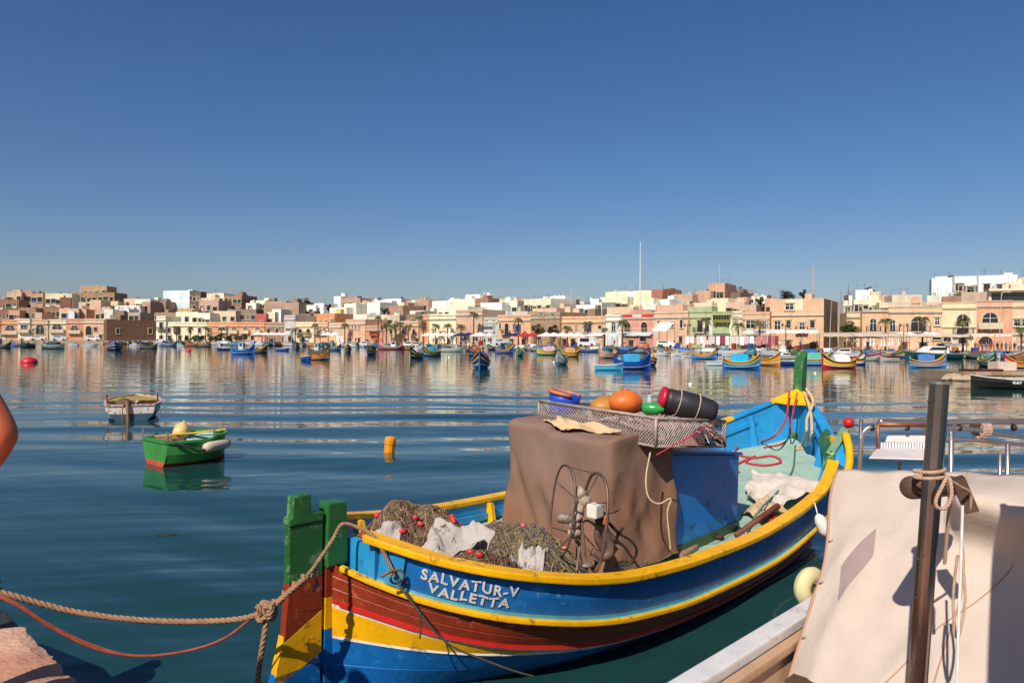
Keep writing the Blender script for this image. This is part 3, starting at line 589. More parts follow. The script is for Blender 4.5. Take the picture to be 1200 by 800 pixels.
# ---- houses stepping up the hill behind
def label_front(xm): pass
B = [  # x0, x1, ytop, metres behind the water, colour, label, windows
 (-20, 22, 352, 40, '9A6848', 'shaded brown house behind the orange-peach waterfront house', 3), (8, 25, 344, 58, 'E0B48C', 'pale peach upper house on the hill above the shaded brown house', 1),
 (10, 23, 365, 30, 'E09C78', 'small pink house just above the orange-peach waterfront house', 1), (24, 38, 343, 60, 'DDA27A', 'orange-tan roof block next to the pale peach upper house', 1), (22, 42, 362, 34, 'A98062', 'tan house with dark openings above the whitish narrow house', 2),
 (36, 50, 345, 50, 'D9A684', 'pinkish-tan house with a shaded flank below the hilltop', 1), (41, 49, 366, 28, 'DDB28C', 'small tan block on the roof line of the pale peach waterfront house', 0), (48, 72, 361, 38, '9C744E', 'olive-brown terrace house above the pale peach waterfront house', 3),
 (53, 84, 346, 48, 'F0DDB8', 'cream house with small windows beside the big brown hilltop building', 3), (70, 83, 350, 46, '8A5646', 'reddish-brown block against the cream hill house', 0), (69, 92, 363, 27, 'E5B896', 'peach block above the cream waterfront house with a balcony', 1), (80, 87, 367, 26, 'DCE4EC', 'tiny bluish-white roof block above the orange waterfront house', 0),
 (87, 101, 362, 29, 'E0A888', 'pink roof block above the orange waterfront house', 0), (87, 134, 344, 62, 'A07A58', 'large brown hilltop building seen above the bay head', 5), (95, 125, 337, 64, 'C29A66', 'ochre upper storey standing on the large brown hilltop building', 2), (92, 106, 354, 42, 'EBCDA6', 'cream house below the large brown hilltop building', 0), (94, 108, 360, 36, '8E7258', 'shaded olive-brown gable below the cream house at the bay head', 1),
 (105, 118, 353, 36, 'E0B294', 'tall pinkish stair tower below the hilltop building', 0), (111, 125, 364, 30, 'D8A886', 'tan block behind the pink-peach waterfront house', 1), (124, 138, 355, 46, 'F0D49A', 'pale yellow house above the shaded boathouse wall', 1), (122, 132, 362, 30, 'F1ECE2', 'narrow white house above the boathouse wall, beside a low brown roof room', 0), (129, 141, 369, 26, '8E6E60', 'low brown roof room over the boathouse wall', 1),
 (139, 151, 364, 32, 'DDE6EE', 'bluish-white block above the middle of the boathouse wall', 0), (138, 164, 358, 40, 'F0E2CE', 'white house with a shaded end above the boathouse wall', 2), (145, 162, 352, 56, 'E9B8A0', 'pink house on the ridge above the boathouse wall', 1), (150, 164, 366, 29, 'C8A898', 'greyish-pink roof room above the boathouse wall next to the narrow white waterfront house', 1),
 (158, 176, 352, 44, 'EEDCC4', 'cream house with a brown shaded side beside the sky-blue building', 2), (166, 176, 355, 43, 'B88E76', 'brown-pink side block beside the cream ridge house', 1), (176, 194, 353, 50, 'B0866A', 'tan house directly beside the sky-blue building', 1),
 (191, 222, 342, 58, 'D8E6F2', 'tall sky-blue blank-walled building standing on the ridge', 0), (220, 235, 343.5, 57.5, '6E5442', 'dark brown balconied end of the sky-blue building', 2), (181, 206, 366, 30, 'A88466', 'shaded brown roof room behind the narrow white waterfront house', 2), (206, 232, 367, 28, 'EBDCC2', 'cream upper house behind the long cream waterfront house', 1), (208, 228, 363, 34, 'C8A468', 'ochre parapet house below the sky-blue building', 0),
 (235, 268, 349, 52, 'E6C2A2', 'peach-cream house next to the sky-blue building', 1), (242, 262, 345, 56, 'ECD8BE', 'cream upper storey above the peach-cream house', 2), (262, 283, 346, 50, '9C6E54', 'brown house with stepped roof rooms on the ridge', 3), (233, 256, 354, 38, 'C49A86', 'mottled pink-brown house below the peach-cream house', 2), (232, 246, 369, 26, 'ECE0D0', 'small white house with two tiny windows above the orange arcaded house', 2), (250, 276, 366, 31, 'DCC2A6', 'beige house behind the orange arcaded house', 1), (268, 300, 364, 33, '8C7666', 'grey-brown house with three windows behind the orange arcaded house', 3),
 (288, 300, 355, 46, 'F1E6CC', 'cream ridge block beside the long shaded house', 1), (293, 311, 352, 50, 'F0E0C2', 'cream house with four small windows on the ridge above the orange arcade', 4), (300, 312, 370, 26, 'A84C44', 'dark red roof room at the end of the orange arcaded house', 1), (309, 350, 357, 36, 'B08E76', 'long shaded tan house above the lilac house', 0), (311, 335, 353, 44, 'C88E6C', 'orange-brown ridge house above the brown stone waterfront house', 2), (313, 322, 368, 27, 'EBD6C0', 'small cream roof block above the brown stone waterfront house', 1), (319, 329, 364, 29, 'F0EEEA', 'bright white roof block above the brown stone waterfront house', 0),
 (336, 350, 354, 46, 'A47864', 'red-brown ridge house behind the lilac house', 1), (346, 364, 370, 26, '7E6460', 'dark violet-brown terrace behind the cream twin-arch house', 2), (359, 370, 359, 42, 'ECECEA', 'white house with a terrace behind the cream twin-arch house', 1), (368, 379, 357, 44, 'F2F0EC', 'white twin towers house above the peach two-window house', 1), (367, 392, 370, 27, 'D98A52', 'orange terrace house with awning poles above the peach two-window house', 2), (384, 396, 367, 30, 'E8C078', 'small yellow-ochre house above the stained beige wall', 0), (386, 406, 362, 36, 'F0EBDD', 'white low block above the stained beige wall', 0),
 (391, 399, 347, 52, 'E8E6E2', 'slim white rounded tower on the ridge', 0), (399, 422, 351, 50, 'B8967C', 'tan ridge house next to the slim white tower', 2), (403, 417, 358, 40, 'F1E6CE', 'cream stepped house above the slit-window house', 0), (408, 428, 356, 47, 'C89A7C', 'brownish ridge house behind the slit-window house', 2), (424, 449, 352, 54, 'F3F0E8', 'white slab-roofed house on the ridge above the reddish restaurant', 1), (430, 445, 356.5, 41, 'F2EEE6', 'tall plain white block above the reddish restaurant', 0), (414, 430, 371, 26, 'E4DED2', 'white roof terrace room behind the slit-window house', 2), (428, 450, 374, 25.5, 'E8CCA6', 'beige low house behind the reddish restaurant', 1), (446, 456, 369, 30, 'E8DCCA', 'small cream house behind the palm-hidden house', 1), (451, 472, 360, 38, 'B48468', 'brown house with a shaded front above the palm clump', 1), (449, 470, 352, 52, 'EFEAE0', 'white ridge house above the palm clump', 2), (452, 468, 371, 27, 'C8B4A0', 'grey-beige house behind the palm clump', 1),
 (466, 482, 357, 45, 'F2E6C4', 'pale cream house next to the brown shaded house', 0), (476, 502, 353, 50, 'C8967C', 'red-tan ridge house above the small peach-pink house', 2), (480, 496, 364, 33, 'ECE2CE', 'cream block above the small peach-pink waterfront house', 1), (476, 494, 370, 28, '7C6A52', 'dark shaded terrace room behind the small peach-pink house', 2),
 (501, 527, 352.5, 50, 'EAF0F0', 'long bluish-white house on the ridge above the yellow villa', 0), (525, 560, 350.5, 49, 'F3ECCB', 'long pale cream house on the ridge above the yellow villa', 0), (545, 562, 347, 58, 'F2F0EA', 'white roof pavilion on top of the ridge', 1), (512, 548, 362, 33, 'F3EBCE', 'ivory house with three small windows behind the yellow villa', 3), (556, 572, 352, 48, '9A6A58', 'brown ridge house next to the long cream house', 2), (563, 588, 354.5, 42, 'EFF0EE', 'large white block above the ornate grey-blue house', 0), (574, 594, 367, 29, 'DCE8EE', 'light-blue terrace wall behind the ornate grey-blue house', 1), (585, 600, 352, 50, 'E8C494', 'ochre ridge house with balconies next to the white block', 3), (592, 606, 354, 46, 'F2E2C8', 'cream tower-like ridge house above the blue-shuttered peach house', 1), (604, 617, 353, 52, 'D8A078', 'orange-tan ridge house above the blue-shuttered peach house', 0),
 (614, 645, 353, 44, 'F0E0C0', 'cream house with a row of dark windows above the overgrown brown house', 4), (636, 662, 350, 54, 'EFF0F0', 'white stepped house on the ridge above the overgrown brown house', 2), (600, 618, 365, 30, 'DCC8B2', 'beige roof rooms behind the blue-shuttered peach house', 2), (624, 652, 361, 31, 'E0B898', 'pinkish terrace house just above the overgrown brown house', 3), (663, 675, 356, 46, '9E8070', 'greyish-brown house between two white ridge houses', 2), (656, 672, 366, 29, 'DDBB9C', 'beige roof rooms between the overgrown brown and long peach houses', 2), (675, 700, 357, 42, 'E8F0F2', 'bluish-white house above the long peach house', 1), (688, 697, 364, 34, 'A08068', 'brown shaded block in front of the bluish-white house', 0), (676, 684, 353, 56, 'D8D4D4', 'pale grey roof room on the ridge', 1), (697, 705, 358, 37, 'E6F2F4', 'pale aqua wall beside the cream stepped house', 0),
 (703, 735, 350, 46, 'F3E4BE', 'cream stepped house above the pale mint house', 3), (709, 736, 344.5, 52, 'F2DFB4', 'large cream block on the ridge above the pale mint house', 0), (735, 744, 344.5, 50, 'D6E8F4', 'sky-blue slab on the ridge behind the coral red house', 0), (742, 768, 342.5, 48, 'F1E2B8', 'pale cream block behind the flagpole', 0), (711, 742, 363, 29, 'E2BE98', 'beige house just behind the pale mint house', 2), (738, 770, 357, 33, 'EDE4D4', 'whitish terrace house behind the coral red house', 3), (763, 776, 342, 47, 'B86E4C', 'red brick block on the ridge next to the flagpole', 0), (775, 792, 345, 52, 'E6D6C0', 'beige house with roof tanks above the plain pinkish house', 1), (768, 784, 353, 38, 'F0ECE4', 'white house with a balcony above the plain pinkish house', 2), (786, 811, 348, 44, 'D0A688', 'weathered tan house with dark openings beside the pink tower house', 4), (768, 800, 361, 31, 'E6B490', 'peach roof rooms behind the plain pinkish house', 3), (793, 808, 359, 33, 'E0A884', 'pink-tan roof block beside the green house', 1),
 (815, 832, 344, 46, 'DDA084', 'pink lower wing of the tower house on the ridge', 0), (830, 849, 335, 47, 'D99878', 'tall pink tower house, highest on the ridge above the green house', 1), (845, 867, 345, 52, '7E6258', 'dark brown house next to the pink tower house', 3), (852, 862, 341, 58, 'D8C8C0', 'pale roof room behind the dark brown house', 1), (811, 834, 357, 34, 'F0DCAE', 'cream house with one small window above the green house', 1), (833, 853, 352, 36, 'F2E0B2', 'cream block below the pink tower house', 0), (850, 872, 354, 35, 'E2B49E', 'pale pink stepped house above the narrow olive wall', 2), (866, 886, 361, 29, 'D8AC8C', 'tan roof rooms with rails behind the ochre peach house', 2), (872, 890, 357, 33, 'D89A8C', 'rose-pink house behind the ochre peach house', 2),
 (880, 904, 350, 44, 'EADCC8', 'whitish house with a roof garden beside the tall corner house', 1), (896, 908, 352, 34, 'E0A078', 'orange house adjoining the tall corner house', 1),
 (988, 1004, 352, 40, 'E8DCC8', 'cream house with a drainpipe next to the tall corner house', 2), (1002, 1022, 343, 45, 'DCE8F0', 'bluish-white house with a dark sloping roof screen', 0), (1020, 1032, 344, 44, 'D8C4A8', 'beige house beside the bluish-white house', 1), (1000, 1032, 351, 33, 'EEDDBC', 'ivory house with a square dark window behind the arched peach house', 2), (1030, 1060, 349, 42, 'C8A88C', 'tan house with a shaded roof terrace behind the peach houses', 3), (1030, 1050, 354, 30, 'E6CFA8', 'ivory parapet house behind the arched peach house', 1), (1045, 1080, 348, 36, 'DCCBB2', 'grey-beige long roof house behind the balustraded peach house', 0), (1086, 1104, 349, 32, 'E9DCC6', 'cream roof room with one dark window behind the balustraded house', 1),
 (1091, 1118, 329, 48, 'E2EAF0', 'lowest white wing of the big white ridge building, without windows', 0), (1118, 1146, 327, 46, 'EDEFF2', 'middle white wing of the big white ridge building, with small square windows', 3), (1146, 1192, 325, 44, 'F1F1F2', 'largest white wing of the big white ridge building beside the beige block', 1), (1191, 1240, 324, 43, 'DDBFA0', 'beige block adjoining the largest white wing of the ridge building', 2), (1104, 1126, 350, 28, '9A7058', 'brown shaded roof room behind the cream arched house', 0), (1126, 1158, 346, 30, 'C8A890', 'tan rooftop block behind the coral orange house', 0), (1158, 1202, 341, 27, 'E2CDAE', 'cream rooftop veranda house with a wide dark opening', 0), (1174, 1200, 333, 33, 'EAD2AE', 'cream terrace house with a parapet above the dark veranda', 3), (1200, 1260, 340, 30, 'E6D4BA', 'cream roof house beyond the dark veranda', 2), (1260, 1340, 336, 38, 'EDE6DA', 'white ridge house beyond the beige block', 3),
]
rb = random.Random(5)
def tilt_screen(root, W, H, depth, m):
    b = MB(); b.prism([(W * .2, 1, H), (W, 1, H + 1.5), (W * 1.3, 1, H + .2), (W * .9, 1, H)], (0, 3, 0)); b.build('roof_screen', far('4A3E3A'), root)
def veranda(root, W, H, depth, m):
    b = MB(); b.box(W * .08, W * .97, -.03, -.002, H - 3.0, H - .35); b.build('dark_opening', glass(), root, fix=False)
    b = MB(); b.box(0, W, -1.2, 1, H + .001, H + .2); b.build('roof_slab', stone('E2CDAE'), root, fix=False)
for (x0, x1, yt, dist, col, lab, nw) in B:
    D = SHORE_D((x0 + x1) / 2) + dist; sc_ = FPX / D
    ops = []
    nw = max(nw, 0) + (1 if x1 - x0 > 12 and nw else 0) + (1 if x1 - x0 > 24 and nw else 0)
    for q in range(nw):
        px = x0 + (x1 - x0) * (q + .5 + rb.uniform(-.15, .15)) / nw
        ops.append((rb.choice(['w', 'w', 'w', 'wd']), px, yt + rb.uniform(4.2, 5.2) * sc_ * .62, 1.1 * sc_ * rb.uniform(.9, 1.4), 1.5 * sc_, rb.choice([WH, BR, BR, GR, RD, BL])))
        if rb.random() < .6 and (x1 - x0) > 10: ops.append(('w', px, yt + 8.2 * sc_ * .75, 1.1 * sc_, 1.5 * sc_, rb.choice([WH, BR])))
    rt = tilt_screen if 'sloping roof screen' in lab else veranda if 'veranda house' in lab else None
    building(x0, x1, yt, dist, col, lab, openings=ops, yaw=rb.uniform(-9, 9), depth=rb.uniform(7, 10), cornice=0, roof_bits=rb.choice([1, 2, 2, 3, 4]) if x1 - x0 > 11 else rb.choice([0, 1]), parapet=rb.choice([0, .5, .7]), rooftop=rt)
# ---- masts and poles over the roofs
def mast(px, ytop, ybot, dist, r, label, cat='mast', lattice=False, col='D8D4D0', name='radio_mast', cross=()):
    D = SHORE_D(px) + dist; p = Pd(px, ybot, D); h = Pd(px, ytop, D).z - p.z
    b = MB()
    if lattice:
        for k in range(3):
            a = k * 2.1; b.tube([(math.cos(a) * .35, math.sin(a) * .35, -3), (math.cos(a) * .1, math.sin(a) * .1, h)], r, 4)
        n = 9
        for q in range(n):
            z0, z1 = h * q / n, h * (q + 1) / n; f = .35 - .25 * q / n
            for k in range(3):
                a = k * 2.1; a2 = a + 2.1; b.tube([(math.cos(a) * f, math.sin(a) * f, z0), (math.cos(a2) * f, math.sin(a2) * f, z1)], r * .7, 4)
    else: b.tube([(0, 0, -4), (0, 0, h * .5), (0, 0, h)], [r, r * .8, r * .5], 6)
    for f, w_ in cross: b.tube([(-w_, 0, h * f), (w_, 0, h * f)], r * .6, 4)
    o = b.build(name, far(col)); o.location = p; return tag(o, label, cat)
mast(750, 283, 345, 17, .13, 'tall white flagpole beside the coral red house', 'flagpole', name='flagpole', col='F0ECE8')
mast(843, 309, 334, 47, .05, 'thin radio mast on the pink tower house', cross=((.75, .5),))
mast(952, 313, 350, 22, .05, 'lattice radio mast on the tall corner house roof', lattice=True, col='C8B8B4')
mast(669, 338, 352, 54, .04, 'thin aerial pole on the white stepped ridge house', cross=((.9, .5), (.7, .4)))
mast(994, 334, 350, 40, .07, 'dark chimney pipe behind the tall corner house', 'pipe', name='chimney_pipe', col='4A4644')
mast(1177, 317, 326, 44, .1, 'short white pole on the roof of the largest white wing', 'pole', name='roof_pole', col='F2F0EE')
mast(94, 334, 345, 62, .08, 'slim white pole beside the ochre upper storey', 'pole', name='roof_pole', col='F2F0EE')
# ================================================================ things on the far promenade
def prom(px, dist, z=QZ + .15):
    d = ray(px, 396) * (SHORE_D(px) + dist); return Vector((d.x, d.y, z))
# ---- palms: ringed trunk, drooping feather fronds
PALM = {}
def palm_meshes(v):
    if v in PALM: return PALM[v]
    rnd = random.Random(40 + v); t = MB()
    lean = rnd.uniform(-.03, .03)
    ps = [(lean * q * q * .3, 0, q) for q in [i / 14 for i in range(15)]]
    t.tube(ps, [.26 if i == 0 else (.17 + (.025 if i % 2 else 0)) * (1 - .25 * i / 14) for i in range(15)], 8)
    c = MB()
    n = [17, 15, 20][v]
    for k in range(n):
        az = 2 * math.pi * (k * .382 + rnd.uniform(-.02, .02)); up = rnd.uniform(-.5, 1.25); L = rnd.uniform(1.7, 2.4)
        pts = []
        for q in range(9):
            f = q / 8; e = up - f * f * 1.5; pts.append((f * L * math.cos(up * .6) * (1 - .12 * f), e * f * L * .55 + .2 * f))
        rib = [Vector((math.cos(az) * x, math.sin(az) * x, z)) for x, z in pts]
        c.tube(rib, [.035 * (1 - .8 * i / 8) for i in range(9)], 3)
        sd = Vector((-math.sin(az), math.cos(az), 0))
        for q in range(1, 24):
            f = .12 + .88 * q / 24; i = min(7, int(f * 8)); p = rib[i].lerp(rib[i + 1], f * 8 - i); d = (rib[i + 1] - rib[i]).normalized()
            ll = .62 * math.sin(math.pi * min(1, .18 + .82 * f) ** .8) + .12
            for s in (-1, 1):
                tip = p + (sd * s * .8 + d * .55 + Vector((0, 0, -.25 - rnd.random() * .3))) * ll; wd = d * .045
                c.add([p - wd, p + wd, tip], [(0, 1, 2)], 1 if up < -.25 else 0)
    for k in range(40):   # dead frond bases under the crown
        a = rnd.uniform(0, 6.28); z = -rnd.uniform(0, .8); c.add([(.1 * math.cos(a), .1 * math.sin(a), z + .2), (.1 * math.cos(a + .5), .1 * math.sin(a + .5), z + .2), (.3 * math.cos(a + .2), .3 * math.sin(a + .2), z - .1)], [(0, 1, 2)], 1)
    PALM[v] = (t.mesh('trunk', mat('palm_bark', '6E4E3A', .95, .3, 4, .03, 12, k=.7)), c.mesh('crown', [mat('palm_leaf', '6C6E3A', .55, .35, 3, k=.8), mat('palm_dead', '8A6A40', .8, .3, 3, k=.7)]))
    return PALM[v]
def palm(px, ytop, dist, label, group='palms along the promenade', v=0, sc=1.0):
    sc *= .85
    p = prom(px, dist); D = p.y; h = Pd(px, ytop, D).z - p.z - .8 * sc
    r = thing('palm_tree', label, 'palm', p, px * 1.7, group); a, b = palm_meshes(v)
    o = place(a, 'trunk', r); o.scale = (1, 1, h); o = place(b, 'crown', r, (0, 0, h)); o.scale = (sc,) * 3
G5 = 'slim palm standing in the row before the long cream and orange arcaded houses'
for i, (px, yt) in enumerate([(189, 383), (207, 382), (223, 382), (241, 382), (259, 383), (307, 388)]): palm(px, yt, 11, G5, v=i % 3, sc=.9)
palm(346, 383, 11, 'short palm in front of the cream twin-arch house'); palm(369, 378, 11, 'dark palm in front of the peach two-balcony house', v=1); palm(404, 378, 11, 'palm at the corner of the stained beige wall', v=2)
palm(443, 369, 11.5, 'tall palm in front of the low reddish restaurant', v=1)
for i, (px, yt) in enumerate([(453, 377), (459, 379), (464, 378), (469, 376)]): palm(px, yt, 9 + i, 'palm in the dense clump before the tan house', 'palms in the clump by the tan house', i % 3)
palm(478.5, 379, 11, 'bushy palm before a window of the small peach-pink house', v=2); palm(491, 369, 12, 'tall thin palm between the small peach-pink house and the narrow orange wall', v=0)
for px, v in ((510.5, 0), (524.5, 1)): palm(px, 378, 11, 'one of two yellowish palms in front of the pale yellow villa', 'palms before the yellow villa', v)
palm(540, 379, 11, 'palm in front of the blank brown-pink wall', v=2); palm(555, 364, 10, 'tall shaggy palm by the edge of the blank brown-pink wall', v=0, sc=1.1)
palm(607.5, 371, 10, 'palm in front of the blue shutters of the peach-orange house', v=1); palm(665, 381, 10, 'low bushy palm at the end of the long peach house', v=2); palm(689, 375, 9, 'palm between the blue shutters of the long peach house', v=0); palm(708.5, 383, 10, 'thin palm at the corner of the pale mint house', v=1, sc=.7); palm(729.5, 374, 6, 'dark palm with a thick trunk in front of the coral red house', v=2)
palm(827, 370, 9, 'palm in front of the green house', v=0, sc=1.05); palm(865, 376, 10, 'round palm before the narrow olive wall', v=1); palm(890, 375, 8, 'palm before the ochre peach house with white windows', v=2)
palm(1037.5, 371, 8, 'palm beside the arched peach house', v=0); palm(1081, 369, 8, 'palm with a leaning trunk before the large arched balcony', v=1); palm(1128.5, 371, 7, 'palm in front of the cream house with an arched balcony', v=2); palm(1197, 381, 6, 'palm before the wide beige-peach house', v=0)
# ---- leafy trees
def leaf_crown(rnd, R, n, leaf, sq=.8):
    b = MB(); cl = [(Vector((rnd.gauss(0, .45), rnd.gauss(0, .45), rnd.gauss(0, .35))) * R, rnd.uniform(.3, .5) * R) for _ in range(11)]
    for _ in range(n):
        c, r = rnd.choice(cl); d = Vector((rnd.gauss(0, 1), rnd.gauss(0, 1), rnd.gauss(0, 1))).normalized() * r * rnd.uniform(.6, 1.05); p = c + Vector((d.x, d.y, d.z * sq))
        u = Vector((rnd.gauss(0, 1), rnd.gauss(0, 1), rnd.gauss(0, .6))).normalized(); v = u.orthogonal().normalized()
        b.add([p - u * leaf, p + v * leaf * .5, p + u * leaf, p - v * leaf * .5], [(0, 1, 2, 3)])
    return b
def tree(px, ymid, wpx, dist, label, col='4E5A2C', z=None, sq=.8, name='leafy_tree', cat='tree', group=None):
    p = prom(px, dist) if z is None else prom(px, dist, z); D = p.y; R = wpx * D / FPX / 2; zc = Pd(px, ymid, D).z - p.z
    rnd = random.Random(int(px)); r = thing(name, label, cat, p, rnd.uniform(0, 6), group)
    t = MB(); t.tube([(0, 0, 0), (.1, 0, zc * .5), (0, .1, zc)], [.2, .14, .08], 7)
    for q in range(5): a = q * 1.3; t.tube([(0, 0, zc * .6), (math.cos(a) * R * .4, math.sin(a) * R * .4, zc + .1)], [.09, .03], 5)
    t.build('trunk', mat('bark', '6A5240', .95, .3, 5, k=.7), r)
    o = leaf_crown(rnd, R, 1500, .11 + R * .05, sq).build('crown', mat('leaf_' + col, col, .6, .4, 1.2, k=.75), r, fix=False); o.location = (0, 0, zc)
tree(997, 386, 21, 12.6, 'green bushy tree against the shaded side wall of the tall corner house', '6E7A34')
tree(628, 385, 12, 13, 'brownish climber shrub low on the dark brown overgrown house', '7A6A44', name='climbing_shrub', cat='shrub'); tree(646, 387, 13, 13, 'tall brownish climber shrub beside the door of the dark brown house', '80684A', name='climbing_shrub', cat='shrub')
tree(358, 357, 14, 47, 'dark evergreen on the ridge above the cream twin-arch house', '3E4630', 4); tree(361, 366, 9, 32, 'dark shrub tree below the ridge evergreen', '3E4630', 3)
tree(386, 361, 8, 40, 'small dark tree above the stained beige wall', '40482E', 3); tree(450, 364, 8, 33, 'small dark tree behind the tall white block', '3E4630', 2.5)
tree(922, 346, 13, 40, 'dark cypress clump on the roof line behind the tall corner house', '3A4430', 4, 1.2); tree(941, 345, 8, 40, 'single dark cypress behind the tall corner house', '3A4430', 4, 1.3); tree(891, 353, 9, 33, 'roof garden shrub beside the whitish house', '465030', 4)
for px in (228, 236, 247, 258, 268, 277, 287): tree(px, 396, 8, 7.5, 'low clipped green hedge bush in the row before the cream and orange houses', '4E7A48', name='hedge_bush', cat='bush', group='hedge bushes before the cream and orange houses')
# ---- parasols, awnings
def parasol_mesh(r, h, col):
    k = ('par', r, h, col)
    if k in WIN: return WIN[k]
    a = MB(); n = 8; a.add([(0, 0, h + .75)] + [(r * math.cos(2 * math.pi * i / n + .4), r * math.sin(2 * math.pi * i / n + .4), h) for i in range(n)] + [(r * math.cos(2 * math.pi * i / n + .4), r * math.sin(2 * math.pi * i / n + .4), h - .22) for i in range(n)] + [(0, 0, h + .7)],
          [(0, 1 + i, 1 + (i + 1) % n) for i in range(n)] + [(1 + i, 9 + i, 9 + (i + 1) % n, 1 + (i + 1) % n) for i in range(n)] + [(17, 9 + (i + 1) % n, 9 + i) for i in range(n)])
    b = MB(); b.tube([(0, 0, .02), (0, 0, h + .74)], .035, 6); c = MB(); c.lathe([(.32, 0), (.32, .08), (.06, .14)], 10)
    WIN[k] = (a.mesh('canopy', far(col, .8)), b.mesh('pole', far('B8B0A4')), c.mesh('base', far('6A6662'))); return WIN[k]
def parasol(px, dist, col, label, group=None, r=2.0, h=2.35):
    o = thing('parasol', label, 'parasol', prom(px, dist), px, group)
    for me in parasol_mesh(r, h, col): place(me, me.name.split('.')[0], o)
CR = 'EFE8DC'
for px in (303, 311, 319, 327, 335): parasol(px, 6, CR, 'white parasol in the row before the brown shaded and lilac houses', 'white parasols before the lilac house')
for px in (384, 393): parasol(px, 5, 'EAEFF0', 'white parasol in front of the stained beige wall', 'white parasols by the beige wall')
for px in (502, 511, 520, 530): parasol(px, 6, CR, 'cream parasol of the cafe before the pale yellow villa', 'cream cafe parasols')
for px in (541, 549): parasol(px, 5, '2E3658', 'navy parasol in front of the blank brown-pink wall', 'navy parasols', 2.2)
parasol(563, 4, 'F4F2EE', 'bright white parasol below the ornate grey-blue house', r=2.6); parasol(574, 6, 'E6DFD0', 'grey-white parasol behind the bright white parasol', r=2.0)
for px in (597, 605): parasol(px, 6, '2E3658', 'navy parasol before the peach-orange house with blue shutters', 'navy parasols by the blue shutters')
for px in (615, 625): parasol(px, 4, 'C23A3A', 'red parasol in front of the dark brown overgrown house', 'red parasols', 2.1)
for px in (640, 649, 659, 669, 678): parasol(px, 5, 'F1ECE4', 'white parasol in the row before the long peach house', 'white parasols before the long peach house', 2.2)
for px in (1008, 1018): parasol(px, 7, 'E4D8C8', 'beige parasol before the blank beige house', 'beige parasols', 2.4)
for px in (1056, 1066, 1086, 1094): parasol(px, 8, 'F0ECE6', 'white parasol before the balustraded peach house', 'white parasols before the balustraded house', 2.3, 2.6)
def awning(px0, px1, dist, h, deep, col, label, name='awning', drop=.5, legs=True, cat='awning', posts='8A8680'):
    a = prom(px0, dist); b = prom(px1, dist); d = b - a; W = d.length; ang = math.atan2(d.y, d.x)
    o = thing(name, label, cat, a, ang); c = MB()
    n = max(2, int(W / 2.4))
    for q in range(n):
        x0, x1 = W * q / n, W * (q + 1) / n; xm = (x0 + x1) / 2
        c.add([(x0, 0, h), (xm, 0, h - .1), (x1, 0, h), (x1, deep, h + drop), (xm, deep, h + drop - .06), (x0, deep, h + drop), (x0, -.02, h - .25), (xm, -.02, h - .33), (x1, -.02, h - .25)], [(0, 1, 4, 5), (1, 2, 3, 4), (0, 6, 7, 1), (1, 7, 8, 2)])
    c.build('canopy', far(col, .85), o, fix=False)
    for q in range(n + 1):
        for yy in (.02, deep - .02):
            p = MB(); p.tube([(0, 0, 0), (0, 0, h - .01 + (drop if yy > 1 else 0))], .04, 5); e = p.build('post', far(posts), o); e.location = (min(W - .03, max(.03, W * q / n)), yy, 0)
    return o, W
awning(686, 706, 5, 2.6, 4, 'E8EEF0', 'pale awning before the long peach house'); awning(712, 762, 7, 2.7, 4, 'DCE6E8', 'long pale aqua awning below the coral red house')
o, W = awning(764, 782, 4, 3.6, 3, 'E6EEF2', 'tall white sheet awning before the plain pinkish house', drop=1.6)
awning(870, 905, 8, 3.2, 4, 'F0ECE4', 'white cafe awning before the ochre peach house'); awning(903, 960, 8, 3.3, 4, 'EDE6DC', 'long white cafe awning before the tall corner house')
awning(965, 1000, 5, 2.7, 4.5, 'D8C4AC', 'beige flat market awning by the shaded side wall'); o, W = awning(1000, 1062, 4.5, 2.75, 5, 'DCC8B0', 'long beige restaurant awning before the arched peach house'); awning(1062, 1136, 4.5, 2.75, 5, 'E0CCB4', 'long beige restaurant awning before the balustraded house', drop=.3)
awning(1138, 1200, 7, 2.9, 5, 'EADCC8', 'cream market awning before the coral orange house', drop=.3)
# folded white parasols under the long awning
fm = MB(); fm.tube([(0, 0, 0), (0, 0, 2.3)], .03, 5); fm2 = MB(); fm2.lathe([(.16, .75), (.2, .8), (.12, 1.6), (.05, 2.25)], 8)
fa, fb = fm.mesh('pole', far('B8B0A4')), fm2.mesh('folded_canopy', far('F2F0EC', .85))
for px in (1014, 1020, 1024, 1033, 1037, 1042, 1046, 1053):
    o = thing('folded_parasol', 'folded white parasol under the long beige restaurant awning', 'parasol', prom(px, 3.2), 0, 'folded white parasols'); place(fa, 'pole', o); place(fb, 'folded_canopy', o)
